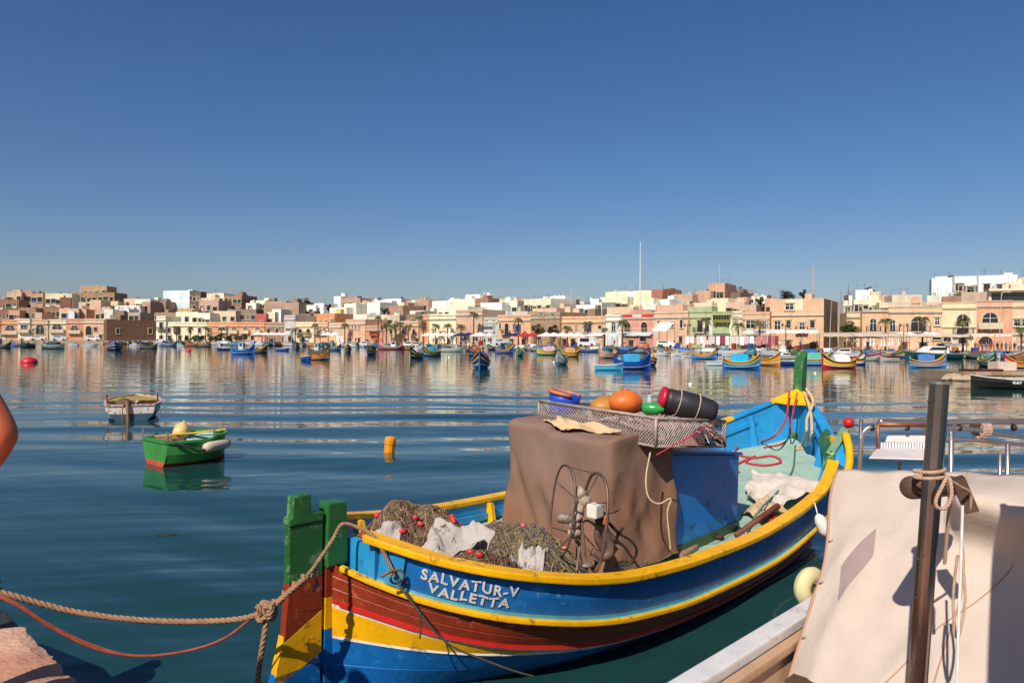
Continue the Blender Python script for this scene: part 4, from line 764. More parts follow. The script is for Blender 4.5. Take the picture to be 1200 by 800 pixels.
# market stalls with hanging cloths
def stall(px0, px1, col, label, dist=3.5, h=2.5, col2=None):
    a = prom(px0, dist); b = prom(px1, dist); d = b - a; W = d.length; o = thing('market_stall', label, 'stall', a, math.atan2(d.y, d.x))
    for x in (.03, W - .03):
        for y in (0, 2.0): p = MB(); p.tube([(0, 0, 0), (0, 0, h)], .03, 5); e = p.build('post', far('A8A49C'), o); e.location = (x, y, 0)
    c = MB(); c.box(-.05, W + .05, -.2, 2.2, h, h + .05); c.build('roof', far('EDE8E0', .85), o)
    rnd = random.Random(int(px0)); n = 3 if col2 else 2; g = .06
    for q in range(n):
        x0 = W * (q + .06) / n; x1 = W * (q + .94) / n; cl = MB(); ph = rnd.uniform(0, 6)
        cl.grid(lambda u, v: (x0 + (x1 - x0) * u, -.05 + .05 * math.sin(u * 14 + ph) * (.3 + v), h - .02 - v * (h - .75 - (.2 if q == 1 else 0))), 14, 3)
        cl.build('hanging_cloth', far(col2 if (q == 1 and col2) else col, .9), o, True, fix=False)
    t = MB(); t.box(.1, W - .1, .25, 1.6, .72, .78); [t.box(x, x + .05, y, y + .05, 0, .719) for x in (.15, W - .2) for y in (.3, 1.5)]; t.build('table', far('8A6A4A'), o)
for i, (a, b, c, c2, l) in enumerate([(803, 814, 'EFF2F4', None, 'market stall with two white cloths beside the street lamp'), (816, 828, 'EAD8D2', 'F2F4F6', 'market stall with pinkish and white cloths before the green house'), (830, 838, 'E2CFC4', None, 'narrow market stall with beige cloths before the green loggia'), (839, 855, 'EEF2F6', 'B83A5A', 'market stall with a crimson patterned cloth between white ones'), (857, 866, 'E8DCD0', None, 'market stall with cream cloths before the olive wall'), (867, 884, 'F0F4F8', 'D8C8D0', 'wide market stall with bright white cloths before the ochre house'), (886, 899, 'C88A8C', None, 'market stall with dusty red rugs before the ochre house'), (900, 912, '8E4A58', 'C87078', 'market stall with dark crimson rugs at the end of the stall row')]): stall(a, b, c, l, col2=c2)
# ---- street lamps
lm = MB(); lm.lathe([(.16, 0), (.16, .3), (.08, .5), (.055, 4.2), (.05, 4.6)], 8); [lm.tube([(0, 0, 4.3), (s * .35, 0, 4.45), (s * .55, 0, 4.3)], .03, 5) for s in (-1, 1)]
lh = MB(); [lh.lathe([(.03, 4.75), (.2, 4.68), (.22, 4.5), (.1, 4.2), (.02, 4.18)], 8, (s * .55, 0, 0)) for s in (-1, 1)]
lma, lmb = lm.mesh('post', far('4A4A48')), lh.mesh('lantern', far('6A6660'))
for px, l in ((805.5, 'twin-lantern street lamp between the plain pinkish and green houses'), (920.5, 'twin-lantern street lamp before the tall corner house'), (1059, 'twin-lantern street lamp before the balustraded peach house'), (626.5, 'twin-lantern street lamp by the red parasols')):
    o = thing('street_lamp', l, 'street lamp', prom(px, 4.5 if px > 700 else 8), shore_tan(px).to_2d().angle_signed(Vector((1, 0))) if False else math.atan2(shore_tan(px).y, shore_tan(px).x)); place(lma, 'post', o); place(lmb, 'lantern', o)
p0 = prom(1171, 1.5); hh = Pd(1176, 342, p0.y).z - p0.z
b = MB(); b.tube(spline([(0, 0, 0), (.15, 0, hh * .6), (.3, 0, hh - .6), (.7, 0, hh - .05), (1.3, 0, hh)], 24), .055, 8); bl = MB(); bl.box(1.2, 1.75, -.12, .12, hh - .06, hh + .05)
o = thing('street_lamp', 'tall curved white street lamp in front of the coral orange house', 'street lamp', p0); b.build('pole', far('E0C8B0'), o, True); bl.build('lamp_head', far('EDEDE8'), o)
for px, yt in ((973, 353), (983, 352)):
    p0 = prom(px - 1, -1); h_ = Pd(px, yt, p0.y).z; b = MB(); b.tube([(0, 0, -1), (.12, 0, h_ * .5), (.3, 0, h_)], [.06, .05, .03], 6); o = b.build('sail_mast', far('D8CCBC')); o.location = (p0.x, p0.y, 0); tag(o, 'bare pale sailing mast rising before the shaded side wall', 'mast', 'bare masts by the corner house')
# ---- people on the promenade
def figure(pose, cols, name='person', parts=None, sub=1):
    """one continuous skinned body; pose: dict joint -> (xyz, radius), edges; coloured by height bands"""
    js, ed = pose; names = list(js)
    me = bpy.data.meshes.new(name); me.from_pydata([js[n][0] for n in names], [(names.index(a), names.index(b)) for a, b in ed], [])
    o = bpy.data.objects.new('tmp', me); C.objects.link(o)
    mo = o.modifiers.new('s', 'SKIN'); mo.use_smooth_shade = True
    for i, n in enumerate(names):
        r = js[n][1]; me.skin_vertices[0].data[i].radius = (r, r) if not isinstance(r, tuple) else r; me.skin_vertices[0].data[i].use_root = (n == 'pelvis')
    if sub: s = o.modifiers.new('d', 'SUBSURF'); s.levels = sub; s.render_levels = sub
    dg = bpy.context.evaluated_depsgraph_get(); out = bpy.data.meshes.new_from_object(o.evaluated_get(dg))
    bpy.data.objects.remove(o); out.materials.clear()
    for m in cols[0]: out.materials.append(m)
    for p in out.polygons: p.material_index = cols[1](p.center); p.use_smooth = True
    return out
def stand_pose(sp=.0, arm=0.0):
    j = {'pelvis': ((0, 0, .95), (.15, .11)), 'waist': ((0, 0, 1.12), (.14, .1)), 'chest': ((0, 0, 1.33), (.15, .105)), 'neck': ((0, 0, 1.5), .055), 'chin': ((0, -.02, 1.58), .07), 'head': ((0, -.01, 1.66), .1), 'crown': ((0, 0, 1.74), .075)}
    e = [('pelvis', 'waist'), ('waist', 'chest'), ('chest', 'neck'), ('neck', 'chin'), ('chin', 'head'), ('head', 'crown')]
    for s, n in ((-1, 'l'), (1, 'r')):
        j['hip' + n] = ((s * .1, 0, .86), .09); j['knee' + n] = ((s * .11, -.02 - s * sp, .48), .058); j['ank' + n] = ((s * .11, .02 - s * sp * 1.6, .09), .042); j['toe' + n] = ((s * .13, -.13 - s * sp * 1.6, .04), .035)
        j['sh' + n] = ((s * .175, 0, 1.40), .06); j['el' + n] = ((s * (.235 + arm * .1), .03, 1.12), .042); j['wr' + n] = ((s * .22, -.1 - arm, .93 + arm * .6), .034); j['ha' + n] = ((s * .21, -.13 - arm * 1.1, .84 + arm * .7), .04)
        e += [('pelvis', 'hip' + n), ('hip' + n, 'knee' + n), ('knee' + n, 'ank' + n), ('ank' + n, 'toe' + n), ('chest', 'sh' + n), ('sh' + n, 'el' + n), ('el' + n, 'wr' + n), ('wr' + n, 'ha' + n)]
    return j, e
PM = {}
SK, HR = far('C08A68'), far('3A2A20')
def person_mesh(shirt, legs, v):
    k = (shirt, legs, v)
    if k not in PM:
        def band(c):
            if c.z > 1.66 and c.y > -.04 or c.z > 1.74: return 3
            if c.z > 1.49: return 0
            if c.z > .92 and abs(c.x) < .22 or c.z > 1.2: return 1
            if c.z < .95 and c.z > .08 and abs(c.x) < .2: return 2
            return 0
        PM[k] = figure(stand_pose(.06 * v, .05 + .1 * v), ([SK, far(shirt), far(legs), HR], band), sub=1)
    return PM[k]
rp = random.Random(3)
crowd = [(1143, 6), (1147, 5), (1151, 6.5), (1156, 5), (1161, 6), (1165, 4.6), (1169, 6), (1174, 5), (1179, 5.5), (1184, 5), (1189, 6), (1194, 5), (1199, 6), (1112, 3), (1119, 3.4), (1133, 3.2), (1028, 2.5), (1062, 3), (1002, 3), (990, 2.5), (938, 3.5), (926, 3), (914, 2.6), (790, 4), (776, 3), (756, 3), (738, 3), (720, 4), (700, 3), (693, 2.5), (655, 3), (643, 2.5), (634, 3), (618, 3), (590, 3), (582, 3.5), (575, 3), (568, 3), (545, 4), (535, 3), (528, 4), (521, 3), (515, 4), (508, 3.3), (417, 3), (408, 3.5), (398, 3), (362, 3.5), (352, 4), (343, 3), (331, 3), (322, 3.5), (313, 3), (285, 3), (272, 3.5), (240, 3), (232, 3.5)]
place_words = [(1135, 1300, 'under the cream market awning'), (1100, 1135, 'beside the white cabin cruiser mooring'), (960, 1100, 'by the long beige restaurant awning'), (900, 960, 'before the tall corner house'), (760, 900, 'before the plain pinkish house'), (700, 760, 'before the coral red house'), (630, 700, 'by the white parasols of the long peach house'), (560, 630, 'by the red and navy parasols'), (500, 560, 'at the cafe before the yellow villa'), (390, 500, 'before the slit-window house'), (300, 390, 'by the white parasols of the lilac house'), (0, 300, 'before the orange arcaded house')]
SHIRT = [('2A2A2E', 'black'), ('B03038', 'red'), ('E8E6E2', 'white'), ('5A6A8A', 'grey-blue'), ('C88A6A', 'salmon')]; LEGS = ['2A2C34', '4A4640', '6A7284']
for px, dist in crowd:
    s, sn = rp.choice(SHIRT); lg = rp.choice(LEGS); me = person_mesh(s, lg, rp.choice([0, 1]))
    wd = next(t for a, b, t in place_words if a <= px < b)
    o = place(me, 'person', None, prom(px, dist), rp.uniform(0, 6.28)); tag(o, f'person in a {sn} top standing {wd}', 'person', f'people in {sn} tops {wd}')
# ---- parked vehicles on the promenade
def car(px, dist, col, label, van=False, yaw=0):
    p = prom(px, dist); t = shore_tan(px); o = thing('van' if van else 'parked_car', label, 'van' if van else 'car', p, math.atan2(t.y, t.x) + yaw)
    L, Wd, Ht = (4.6, 1.8, 1.95) if van else (4.0, 1.7, 1.45)
    pr = [(0, .3), (L, .3), (L, .85), (L * .97, 1.0), (L * .8, 1.05), (L * .68, Ht), (L * .08, Ht), (.02, 1.05)] if not van else [(0, .3), (L, .3), (L, .9), (L * .93, 1.1), (L * .82, Ht), (.03, Ht), (0, 1.2)]
    b = MB(); b.prism([(x - L / 2, -Wd / 2, z) for x, z in pr], (0, Wd, 0)); bevel(b.build('body', far(col, .3), o), .08, 2)
    g = MB(); [g.box(-L / 2 + L * .14, -L / 2 + L * .64, s * Wd / 2 - .015, s * Wd / 2 + .015, 1.08, Ht - .12) for s in (-1, 1)]; g.build('window', glass(), o)
    for x in (-L * .31, L * .31):
        for s in (-1, 1): w_ = MB(); w_.lathe([(.18, -.1), (.31, -.1), (.32, 0), (.31, .1), (.18, .1)], 14, (0, 0, 0), 0, (0, 1, 0)); e = w_.build('wheel', far('1E1E20'), o); e.location = (x, s * (Wd / 2 - .08), .32)
car(690, 2.2, 'E4E6E8', 'white delivery van parked before the long peach house', True); car(590, 2.6, 'C8CCD0', 'silver car parked by the navy parasols'); car(110, 3, 'E8E8E8', 'white car parked before the pink-peach waterfront house'); car(70, 3, 'D8DCE0', 'pale grey car parked before the cream balcony house'); car(45, 3, 'E6E2DA', 'cream car parked before the pale peach waterfront house'); car(782, 2.6, 'ECECEC', 'white car parked before the plain pinkish house')
# ================================================================ boats on the far moorings
def hull_shape(L, B, g0, gm, g1, keel=-.35, transom=False):
    """returns sheer(s), beam(s), half-width t(s, z); s along the boat from stern 0 to bow L"""
    sheer = crv([(0, g0), (L * .12, g0 * .45 + gm * .55), (L * .3, gm * 1.02), (L * .5, gm), (L * .7, gm * 1.15), (L * .88, g1 * .45 + gm * .62), (L, g1)])
    b = B / 2
    beam = crv([(0, .8 * b if transom else .03), (L * .05, (.84 if transom else .42) * b), (L * .14, (.9 if transom else .78) * b), (L * .3, .97 * b), (L * .5, b), (L * .7, .94 * b), (L * .84, .68 * b), (L * .94, .32 * b), (L, .03)])
    def t(s, z):
        g = sheer(s); k = min(1, max(0, (z - keel) / (g - keel))); u = s / L
        p = 1.2 + 2.3 * math.sin(math.pi * min(1, max(0, (.25 + .75 * u) if transom else u)))
        return beam(s) * (1 - (1 - k) ** p)
    return sheer, beam, t
def hull_mesh(L, sheer, t, rows, n=22, thick=0, s0=0, s1=None, inner=None):
    """rows: list of z(s) curves from low to high with a material index for each band above it"""
    mb = MB(); s1 = L if s1 is None else s1
    ss = [s0 + (s1 - s0) * (.5 - .5 * math.cos(math.pi * i / n)) for i in range(n + 1)]
    for side in (1, -1):
        g = []
        for s in ss: g.append([(s, -side * t(s, r[0](s)), r[0](s)) for r in rows])
        for i in range(n):
            for j in range(len(rows) - 1):
                mb.add([g[i][j], g[i + 1][j], g[i + 1][j + 1], g[i][j + 1]], [(0, 1, 2, 3)], rows[j][1])
    return mb
def rail_sweep(mb, pts, wd, ht, mi=0, out=0):
    """flat capping along a path: pts with outward direction"""
    vs = []; n = len(pts)
    for i, p in enumerate(pts):
        p = Vector(p); d = Vector(pts[min(i + 1, n - 1)]) - Vector(pts[max(i - 1, 0)]); d.z = 0
        r = Vector((d.y, -d.x, 0)).normalized() * wd / 2; u = Vector((0, 0, ht / 2)); p = p + r * out
        vs += [p - r - u, p + r - u, p + r + u, p - r + u]
    fs = [(i * 4 + k, i * 4 + (k + 1) % 4, i * 4 + 4 + (k + 1) % 4, i * 4 + 4 + k) for i in range(n - 1) for k in range(4)] + [(3, 2, 1, 0), tuple((n - 1) * 4 + k for k in range(4))]
    return mb.add(vs, fs, mi)
HEAD = {'right': 0, 'away': 90, 'left': 180, 'camera': 270}
YE, DB, LB, TL, DG, OR = 'F0B428', '1C3F7A', '2F8FCB', '1F5560', '2E5A34', 'D8702A'
def luzzu(px, py, wpx, head, low, mid, up, label, group=None, rail=YE, cover=None, cab=None, name='fishing_boat', posts=True, L=None, hx=1.0, prow=YE):
    p = P(px, py, 0); hd = rad(head); rel = hd - math.atan2(p.y, p.x) + math.pi / 2
    if L is None: L = min(9, max(3.2, wpx * p.y / FPX / (abs(math.cos(rel)) + .36 * abs(math.sin(rel)))))
    B_ = L * .36; o = thing(name, label, 'boat', p - Vector((math.cos(hd), math.sin(hd), 0)) * L / 2, hd, group)
    sheer, beam, t = hull_shape(L, B_, .95 * hx, .62 * hx, 1.5 * hx)
    f = lambda a: (lambda s: a * sheer(s))
    m = hull_mesh(L, sheer, t, [(lambda s: -.3, 0), (f(.28), 4), (f(.34), 1), (f(.66), 2), (f(.74), 3), (f(1), 3)], 18)
    m.build('hull', [far(low, .4), far(mid, .4), far(prow, .4), far(up, .4), far('E8E4DA', .4)], o, fix=True)
    g = MB(); [rail_sweep(g, [(L * i / 18, -sd * (beam(L * i / 18)), sheer(L * i / 18) + .02) for i in range(19)], .12, .07) for sd in (1, -1)]; g.build('gunwale', far(rail, .4), o)
    d = MB(); d.grid(lambda u, v: (L * (.03 + .94 * u), (v - .5) * 1.9 * t(L * (.03 + .94 * u), sheer(L * (.03 + .94 * u)) - .22), sheer(L * (.03 + .94 * u)) - .22), 16, 4); d.build('deck', far('B8C4B4' if up != '8A1E22' else 'A8785A'), o, fix=False)
    if posts:
        q = MB(); q.box(L - .1, L + .05, -.05, .05, -.2, sheer(L) + .22); q.build('stem_post', far(low, .4), o); q = MB(); q.box(-.08, .1, -.05, .05, -.2, sheer(0) + .25); q.build('stern_post', far(low, .4), o)
    if cover:   # tarpaulin drawn over hoops
        c = MB(); a, b = L * .22, L * .68
        def cv(u, v):
            s = a + (b - a) * u; e = (v - .5) * 2; hh = .75 * hx * (1 - abs(e) ** 2.6) * (.8 + .2 * math.sin(math.pi * u)); return (s, e * beam(s) * .93, sheer(s) + .03 + hh + .03 * math.sin(u * 23 + v * 9))
        c.grid(cv, 14, 10); ends = []
        for u in (0, 1):
            ring_ = [cv(u, v / 10) for v in range(11)]; c.add(ring_, [tuple(range(11))])
        c.build('tarpaulin', far(cover, .8), o, fix=False)
    if cab:     # small wheelhouse
        c = MB(); a, b = L * .3, L * .5; z = .3 * hx; w_ = B_ * .26; c.box(a, b, -w_, w_, z, 1.75 * hx); c.box(a - .12, b + .2, -w_ - .1, w_ + .1, 1.75 * hx + .001, 1.83 * hx); c.build('wheelhouse', far(cab, .45), o)
        c = MB(); c.box(b + .002, b + .03, -w_ * .8, w_ * .8, 1.2 * hx, 1.6 * hx); [c.box(a + .15, b - .15, s * w_ - .02, s * w_ + .02, 1.2 * hx, 1.6 * hx) for s in (-1, 1)]; c.build('window', glass(), o)
    if not cover and not cab:   # engine box and gear
        c = MB(); c.box(L * .42, L * .58, -B_ * .2, B_ * .2, .2, .62 * hx + .28); c.build('engine_box', far(up, .5), o); c = MB(); c.ball((L * .3, 0, .62 * hx), .3, 8, 0, (1.4, 1.2, .7)); c.build('net_bag', far('7A5A40'), o)
    if L > 5.5 and cab:
        c = MB(); c.tube([(L * .36, 0, .5), (L * .36, 0, 2.5 * hx)], .03, 5); c.tube([(L * .36 - .4, 0, 2.2 * hx), (L * .36 + .4, 0, 2.2 * hx)], .02, 4); c.build('mast', far('C8C0B4'), o)
    return o
def launch(px, py, wpx, head, col, label, group=None, cabin=True, top='E8E8E8', L=None, stripe='2A4A7A', name='motor_boat', open_=False, low=None):
    p = P(px, py, 0); hd = rad(head); rel = hd - math.atan2(p.y, p.x) + math.pi / 2
    if L is None: L = min(10, max(2.4, wpx * p.y / FPX / (abs(math.cos(rel)) + .36 * abs(math.sin(rel)))))
    B_ = L * .37; k = min(1.2, max(.6, L / 5.5)); o = thing(name, label, 'boat', p - Vector((math.cos(hd), math.sin(hd), 0)) * L / 2, hd, group)
    sheer, beam, t = hull_shape(L, B_, .7 * k, .68 * k, 1.0 * k, -.3, True); f = lambda a: (lambda s: a * sheer(s))
    m = hull_mesh(L, sheer, t, [(lambda s: -.28, 2), (f(.16), 0), (f(.7), 1), (f(.8), 0), (f(1), 0)], 16)
    tr = [(0, -t(0, z) * s, z) for s, zz in ((1, 1), (-1, -1)) for z in [(-.28 + (sheer(0) + .28) * q / 6) for q in (range(7) if zz > 0 else range(6, -1, -1))]]
    m.add(tr, [tuple(range(14))], 0); m.build('hull', [far(col, .35), far(stripe, .35), far(low or col, .4)], o)
    g = MB(); [rail_sweep(g, [(L * i / 14, -sd * beam(L * i / 14), sheer(L * i / 14) + .015) for i in range(15)], .1, .06) for sd in (1, -1)]; g.box(-.04, .05, -beam(0), beam(0), sheer(0) - .02, sheer(0) + .05); g.build('gunwale', far('D8D4CC', .4), o)
    d = MB(); zz = .22 if open_ else .15
    d.grid(lambda u, v: (.02 + L * .95 * u, (v - .5) * 1.94 * t(.02 + L * .95 * u, sheer(L * u) - zz * k), sheer(L * u) - zz * k), 12, 4); d.build('deck', far('C8C0B0'), o, fix=False)
    if open_:
        for u in (.3, .58): b = MB(); b.box(L * u - .12, L * u + .12, -beam(L * u) * .93, beam(L * u) * .93, sheer(L * u) - .1, sheer(L * u) - .06); b.build('thwart', far('A88A64'), o)
    elif cabin:
        b = MB(); w_ = B_ * .36; z = sheer(L * .5) - .15; b.prism([(L * .25, -w_, z), (L * .8, -w_, z), (L * .7, -w_, z + .45 * k), (L * .58, -w_, z + 1.0 * k), (L * .28, -w_, z + 1.05 * k)], (0, 2 * w_, 0)); b.build('cabin', far(top, .4), o)
        b = MB(); [b.prism([(L * .3, s * w_ - .02, z + .55 * k), (L * .63, s * w_ - .02, z + .55 * k), (L * .57, s * w_ - .02, z + .9 * k), (L * .3, s * w_ - .02, z + .9 * k)], (0, .04, 0)) for s in (-1, 1)]; b.build('window', glass(), o)
    if L > 3.4:
        b = MB(); b.box(-.45, -.08, -.16, .16, sheer(0) - .1, sheer(0) + .42); b.tube([(-.3, 0, sheer(0) - .1), (-.3, 0, -.3)], .07, 6); b.build('outboard', far('2A2A2C', .4), o)
    return o
# far end of the bay
luzzu(2, 407.5, 20, 20, '14434E', '14434E', '1E5A60', 'dark teal boat moored before the orange-peach waterfront house', cab='3A4A50', rail='C8D0D0')
luzzu(24, 405.5, 15, 200, '23589A', '23589A', '2E68A8', 'blue boat with a shelter before the whitish narrow house', cab='D8D4CC'); luzzu(33, 406.6, 9, 250, '2A4A34', '2A4A34', '2A4A34', 'small dark green boat beside the blue boat with a shelter', rail='B8B098')
luzzu(62, 408.5, 30, 165, '12484E', '12484E', '1A5A60', 'long dark teal boat with a white prow before the cream balcony house', cover='2A4448', prow='E8E8E4', rail='D8DCD8')
launch(106, 406, 18, 10, 'F0EEEA', 'white motor boat before the pink-peach waterfront house'); launch(86, 404.9, 8, 180, 'D8D8D4', 'small pale motor boat by the orange waterfront house')
luzzu(134, 410, 19, 300, '16284A', '16284A', '20305A', 'navy boat with a white bow flash before the boathouse wall', cover='1E2A40', prow='EDEDED', rail='EDEDED'); launch(158, 405.5, 12, 5, 'E4E2DE', 'white launch before the middle of the boathouse wall')
luzzu(174, 408.5, 18, 190, '1A2438', '1A2438', '202A40', 'low dark navy boat before the boathouse wall near the narrow white house', rail='4A5468'); launch(185, 405.6, 9, 20, 'E8E8E6', 'white launch by the narrow white waterfront house', cabin=False); luzzu(199, 405.8, 10, 15, '2A5A9A', '2A5A9A', '3A6AA8', 'small blue boat before the long cream house', rail='E0E0DC')
launch(210, 405.7, 10, 180, 'ECEAE6', 'white launch with a cabin before the long cream house'); luzzu(226, 405.8, 9, 200, '8A3A30', '8A3A30', 'A04A3A', 'small reddish boat before the long cream house'); luzzu(239, 406.4, 7, 180, '1E2E48', '1E2E48', '2A3A58', 'tiny dark boat where the cream and orange houses meet')
luzzu(285, 415, 26, 8, '1660B8', '1660B8', '1A6AC0', 'bright blue deep-hulled boat with a pale cabin before the orange arcade', cab='D8E2EA', rail='3A7AC8', prow='1A6AC0'); launch(262, 410.2, 9, 190, '1C3C7A', 'small dark blue dinghy beside the bright blue boat', cabin=False, stripe='1C3C7A'); luzzu(301, 413.5, 12, 20, '2A4A34', '2A4A34', '4A5A34', 'dark green boat with a yellow rail behind the bright blue boat')
launch(331, 411, 12, 10, '2460A8', 'small blue dinghy before the brown shaded house', open_=True, stripe='2460A8'); luzzu(348, 409, 7, 280, '2A4A6A', '2A4A6A', '3A6A7A', 'tiny teal boat before the cream twin-arch house')
launch(359, 422.5, 9, 300, '1C4A9A', 'stern-on blue skiff moored beside the red and green skiff', open_=True, stripe='1C4A9A'); luzzu(369, 421.5, 11, 0, '2E4A34', 'C05A48', 'C05A48', 'red and green skiff moored beside the blue skiff', posts=False, hx=.7)
luzzu(374, 416, 17, 350, '1A2A3C', '1A2A3C', '24364A', 'dark navy boat with a grey-white cabin before the peach two-balcony house', cab='C8D0D0', rail='5A6A78'); luzzu(390, 410.5, 9, 15, '2A6AAA', '2A6AAA', '3A8AB8', 'small blue boat before the stained beige wall'); luzzu(408, 412.5, 8, 280, '2A3440', '2A3440', '8A4A48', 'small dark boat with a pinkish top before the slit-window house')
luzzu(435, 415.5, 17, 262, '1E4E8A', '2A5A50', '2A5A50', 'teal and yellow boat seen bow-on with a dark awning', cover='2A342E'); luzzu(458, 409.5, 28, 188, '9A2028', '9A2028', 'A8242C', 'red-hulled trawler with a white cabin before the palm clump', rail='EDEDEA', cab='EEF0F0', prow='E8E8E8')
luzzu(477, 409.5, 14, 200, 'C86A2A', 'D8862A', '2A4A7A', 'orange and blue boat tied behind the dark green boat'); launch(470, 409, 6, 270, 'EDEAE4', 'small white launch by the stern of the red trawler', cabin=False)
luzzu(488, 419.5, 17, 250, '1C3E34', '1C3E34', '244A3E', 'dark green boat with a white top cloth before the small peach-pink house', cover='D8D0C8', rail='6A7A70'); luzzu(506, 417, 17, 225, '1E5A9A', '2E5A44', '24483A', 'yellow-prowed luzzu with blue and green bands before the yellow villa', cover='3A9AB0'); launch(530, 412, 30, 5, 'C8D4C4', 'long pale green work barge by the cafe parasols', cabin=False, stripe='A8B8A4'); luzzu(545, 411.5, 9, 20, 'A84030', 'A84030', '2A5A8A', 'small red and blue boat behind the pale green barge')
luzzu(564, 431, 25, 268, '1E66A8', '2A4A6A', '1C3A44', 'large yellow-prowed blue luzzu seen bow-on with a violet cover', cover='4A4AA8', hx=1.05); luzzu(557, 417, 12, 240, '2A4A8A', '2A4A8A', '3A5A9A', 'blue boat moored behind the large bow-on luzzu', cover='D86A2A'); luzzu(591, 413.8, 18, 8, '1E4E9A', '1E4E9A', '2A6AB0', 'long blue boat before the ornate grey-blue house', cab='2A4A5A')
luzzu(609, 417, 12, 260, '3A7A6A', '6AA87A', '8AB88A', 'pale green and white boat before the red parasols', rail='E8E4D0', cover='C8D4B8'); luzzu(666, 418, 16, 195, 'C8862A', 'D8A23A', '3A7A4A', 'yellow and green boat before the white parasols', cover='D8A070'); luzzu(640, 416, 14, 190, '4A8A6A', 'C8B84A', '6A9A6A', 'green boat with a pale yellow band before the overgrown house', cover='D0B0C0')
luzzu(658, 427, 21, 255, '8A9A9C', 'A8B4B4', 'B4C0BE', 'grey-white boat with a dark waterline seen bow-on', rail='4A4A48', prow='C8D0CE', posts=False); luzzu(712, 419.5, 17, 215, 'B88A78', 'C89A84', 'D0A890', 'faded pink wooden boat behind the blue covered boat', rail='D8B8A0', prow='C89A84')
luzzu(741, 432.5, 38, 5, '1A4AA8', '1A4A9C', '1E56A4', 'large royal blue boat with a light blue tarpaulin', cover='3A9AC8', rail='1E5AA8', prow='1A4A9C'); launch(713.5, 433.5, 18, 355, '4AB0D8', 'small light blue dinghy beside the royal blue boat', open_=True, stripe='4AB0D8'); luzzu(763, 428, 12, 80, '3A3A44', '6A5A5A', '8A7A70', 'grey stern-on boat beside the bow of the royal blue boat', posts=False)
launch(775, 416.5, 22, 5, 'F0EEEC', 'white motor launch moored before the tall white sheet awning', stripe='8A3A3A'); launch(795, 417, 18, 180, 'E6E4DE', 'white cabin launch before the plain pinkish house'); launch(808, 418.5, 15, 20, 'EDE8E2', 'low white speedboat beside the small yellow-prowed luzzu', cabin=False)
luzzu(825, 420.5, 14, 350, '2A7ABC', '2A7ABC', 'D89A3A', 'small yellow-prowed blue luzzu before the green house'); launch(840, 428, 17, 0, 'D8E2E0', 'flat white dinghy beside the turquoise-covered luzzu', open_=True, stripe='6AA8A8')
luzzu(869, 432, 41, 344, '1E6AB0', '2A8AC0', '8A7A30', 'luzzu with a bright turquoise tarpaulin and a tall yellow prow', cover='1FA8DC'); luzzu(898, 428, 10, 310, 'C8822E', 'D89A3A', '8A5A3A', 'orange boat just beyond the turquoise-covered luzzu', posts=False); launch(855, 417.5, 14, 180, 'E0DCD4', 'white launch moored before the crimson-cloth stall', cabin=False)
launch(919, 420.5, 27, 182, 'B8C0B4', 'grey-green motor boat before the crimson rug stall', stripe='A0AAA0', top='E8E8E2'); launch(927, 427.5, 11, 0, '1C3C7A', 'small navy dinghy below the grey-green motor boat', cabin=False, stripe='1C3C7A')
luzzu(955, 428, 23, 348, '1E86C8', '2A8AC8', '3A7A4A', 'sky-blue luzzu with a yellow and black striped prow', cover='5AB0A0'); luzzu(983, 431.5, 31, 182, 'B82A2C', 'D8B04A', '2A2420', 'red-hulled luzzu with black and yellow bands and a white cover', cover='F0EEE8'); luzzu(1003, 427.5, 12, 30, '2A8AC8', 'E8E8E8', 'C89A3A', 'small blue and yellow luzzu behind the red-hulled luzzu', rail='3A3A38')
launch(1020, 422.5, 25, 5, 'A8A29A', 'grey inflatable tender with an outboard', cabin=False, stripe='C8C2BA'); launch(1042, 423.5, 17, 185, 'B4ACA4', 'second grey inflatable tender beside the white cabin cruiser', cabin=False, stripe='C8C2BA')
# white cabin cruiser on a dark green hull
o = launch(1092, 420, 70, 180, '2E5A54', 'white cabin cruiser with a dark green hull and a grey canvas awning', L=8.4, top='F2F0EC', stripe='2E5A54')
b = MB(); b.grid(lambda u, v: (.3 + 2.6 * u, (v - .5) * 2.6, 2.35 - .9 * max(0, abs(v - .5) * 2 - .6) - .15 * math.sin(u * 3.1)), 8, 10); b.build('awning', far('9A948C', .8), o, fix=False); [MB().tube([(x, y, .6), (x, y, 2.3)], .03, 5).build('awning_post', far('C8C8C4'), o) for x in (.4, 2.8) for y in (-1.0, 1.0)]
luzzu(1087, 431, 30, 340, '2A7AC0', '8A8A98', '6A6A80', 'luzzu with a blue quilted tarpaulin before the white cabin cruiser', cover='4A78B8'); luzzu(1157, 429.5, 15, 262, '2A3A34', '2A4A44', '3A6A88', 'luzzu seen bow-on with a tall green stem post and yellow rim', rail='E8D040', prow='E8C838')
luzzu(1126, 416, 20, 5, 'B82A28', 'C8302C', 'C8302C', 'bright red boat beyond the white cabin cruiser', rail='E04038', prow='C8302C', posts=False); luzzu(1193, 432, 26, 190, '2A4AA0', 'E0A030', 'A82A3A', 'colourful luzzu crowded with gear behind the white crate', cover='8A5A34')
def dark_skiff():
    o = launch(1182, 455, 66, 176, '2A2A28', 'low black work skiff lettered FURY beside the stone jetty', L=4.2, stripe='3A3A36', open_=True, name='work_skiff')
    c = bpy.data.curves.new('lettering', 'FONT'); c.body = 'FURY'; c.size = .21; c.extrude = .003; c.offset = .006; c.shear = .3; c.align_x = 'CENTER'
    t = bpy.data.objects.new('tmp', c); C.objects.link(t); me = bpy.data.meshes.new_from_object(t.evaluated_get(bpy.context.evaluated_depsgraph_get())); bpy.data.objects.remove(t)
    me.materials.clear(); me.materials.append(far('F0EEE8')); e = place(me, 'lettering', o, (2.1, .80, .30)); e.rotation_euler = (rad(78), 0, math.pi)
dark_skiff()
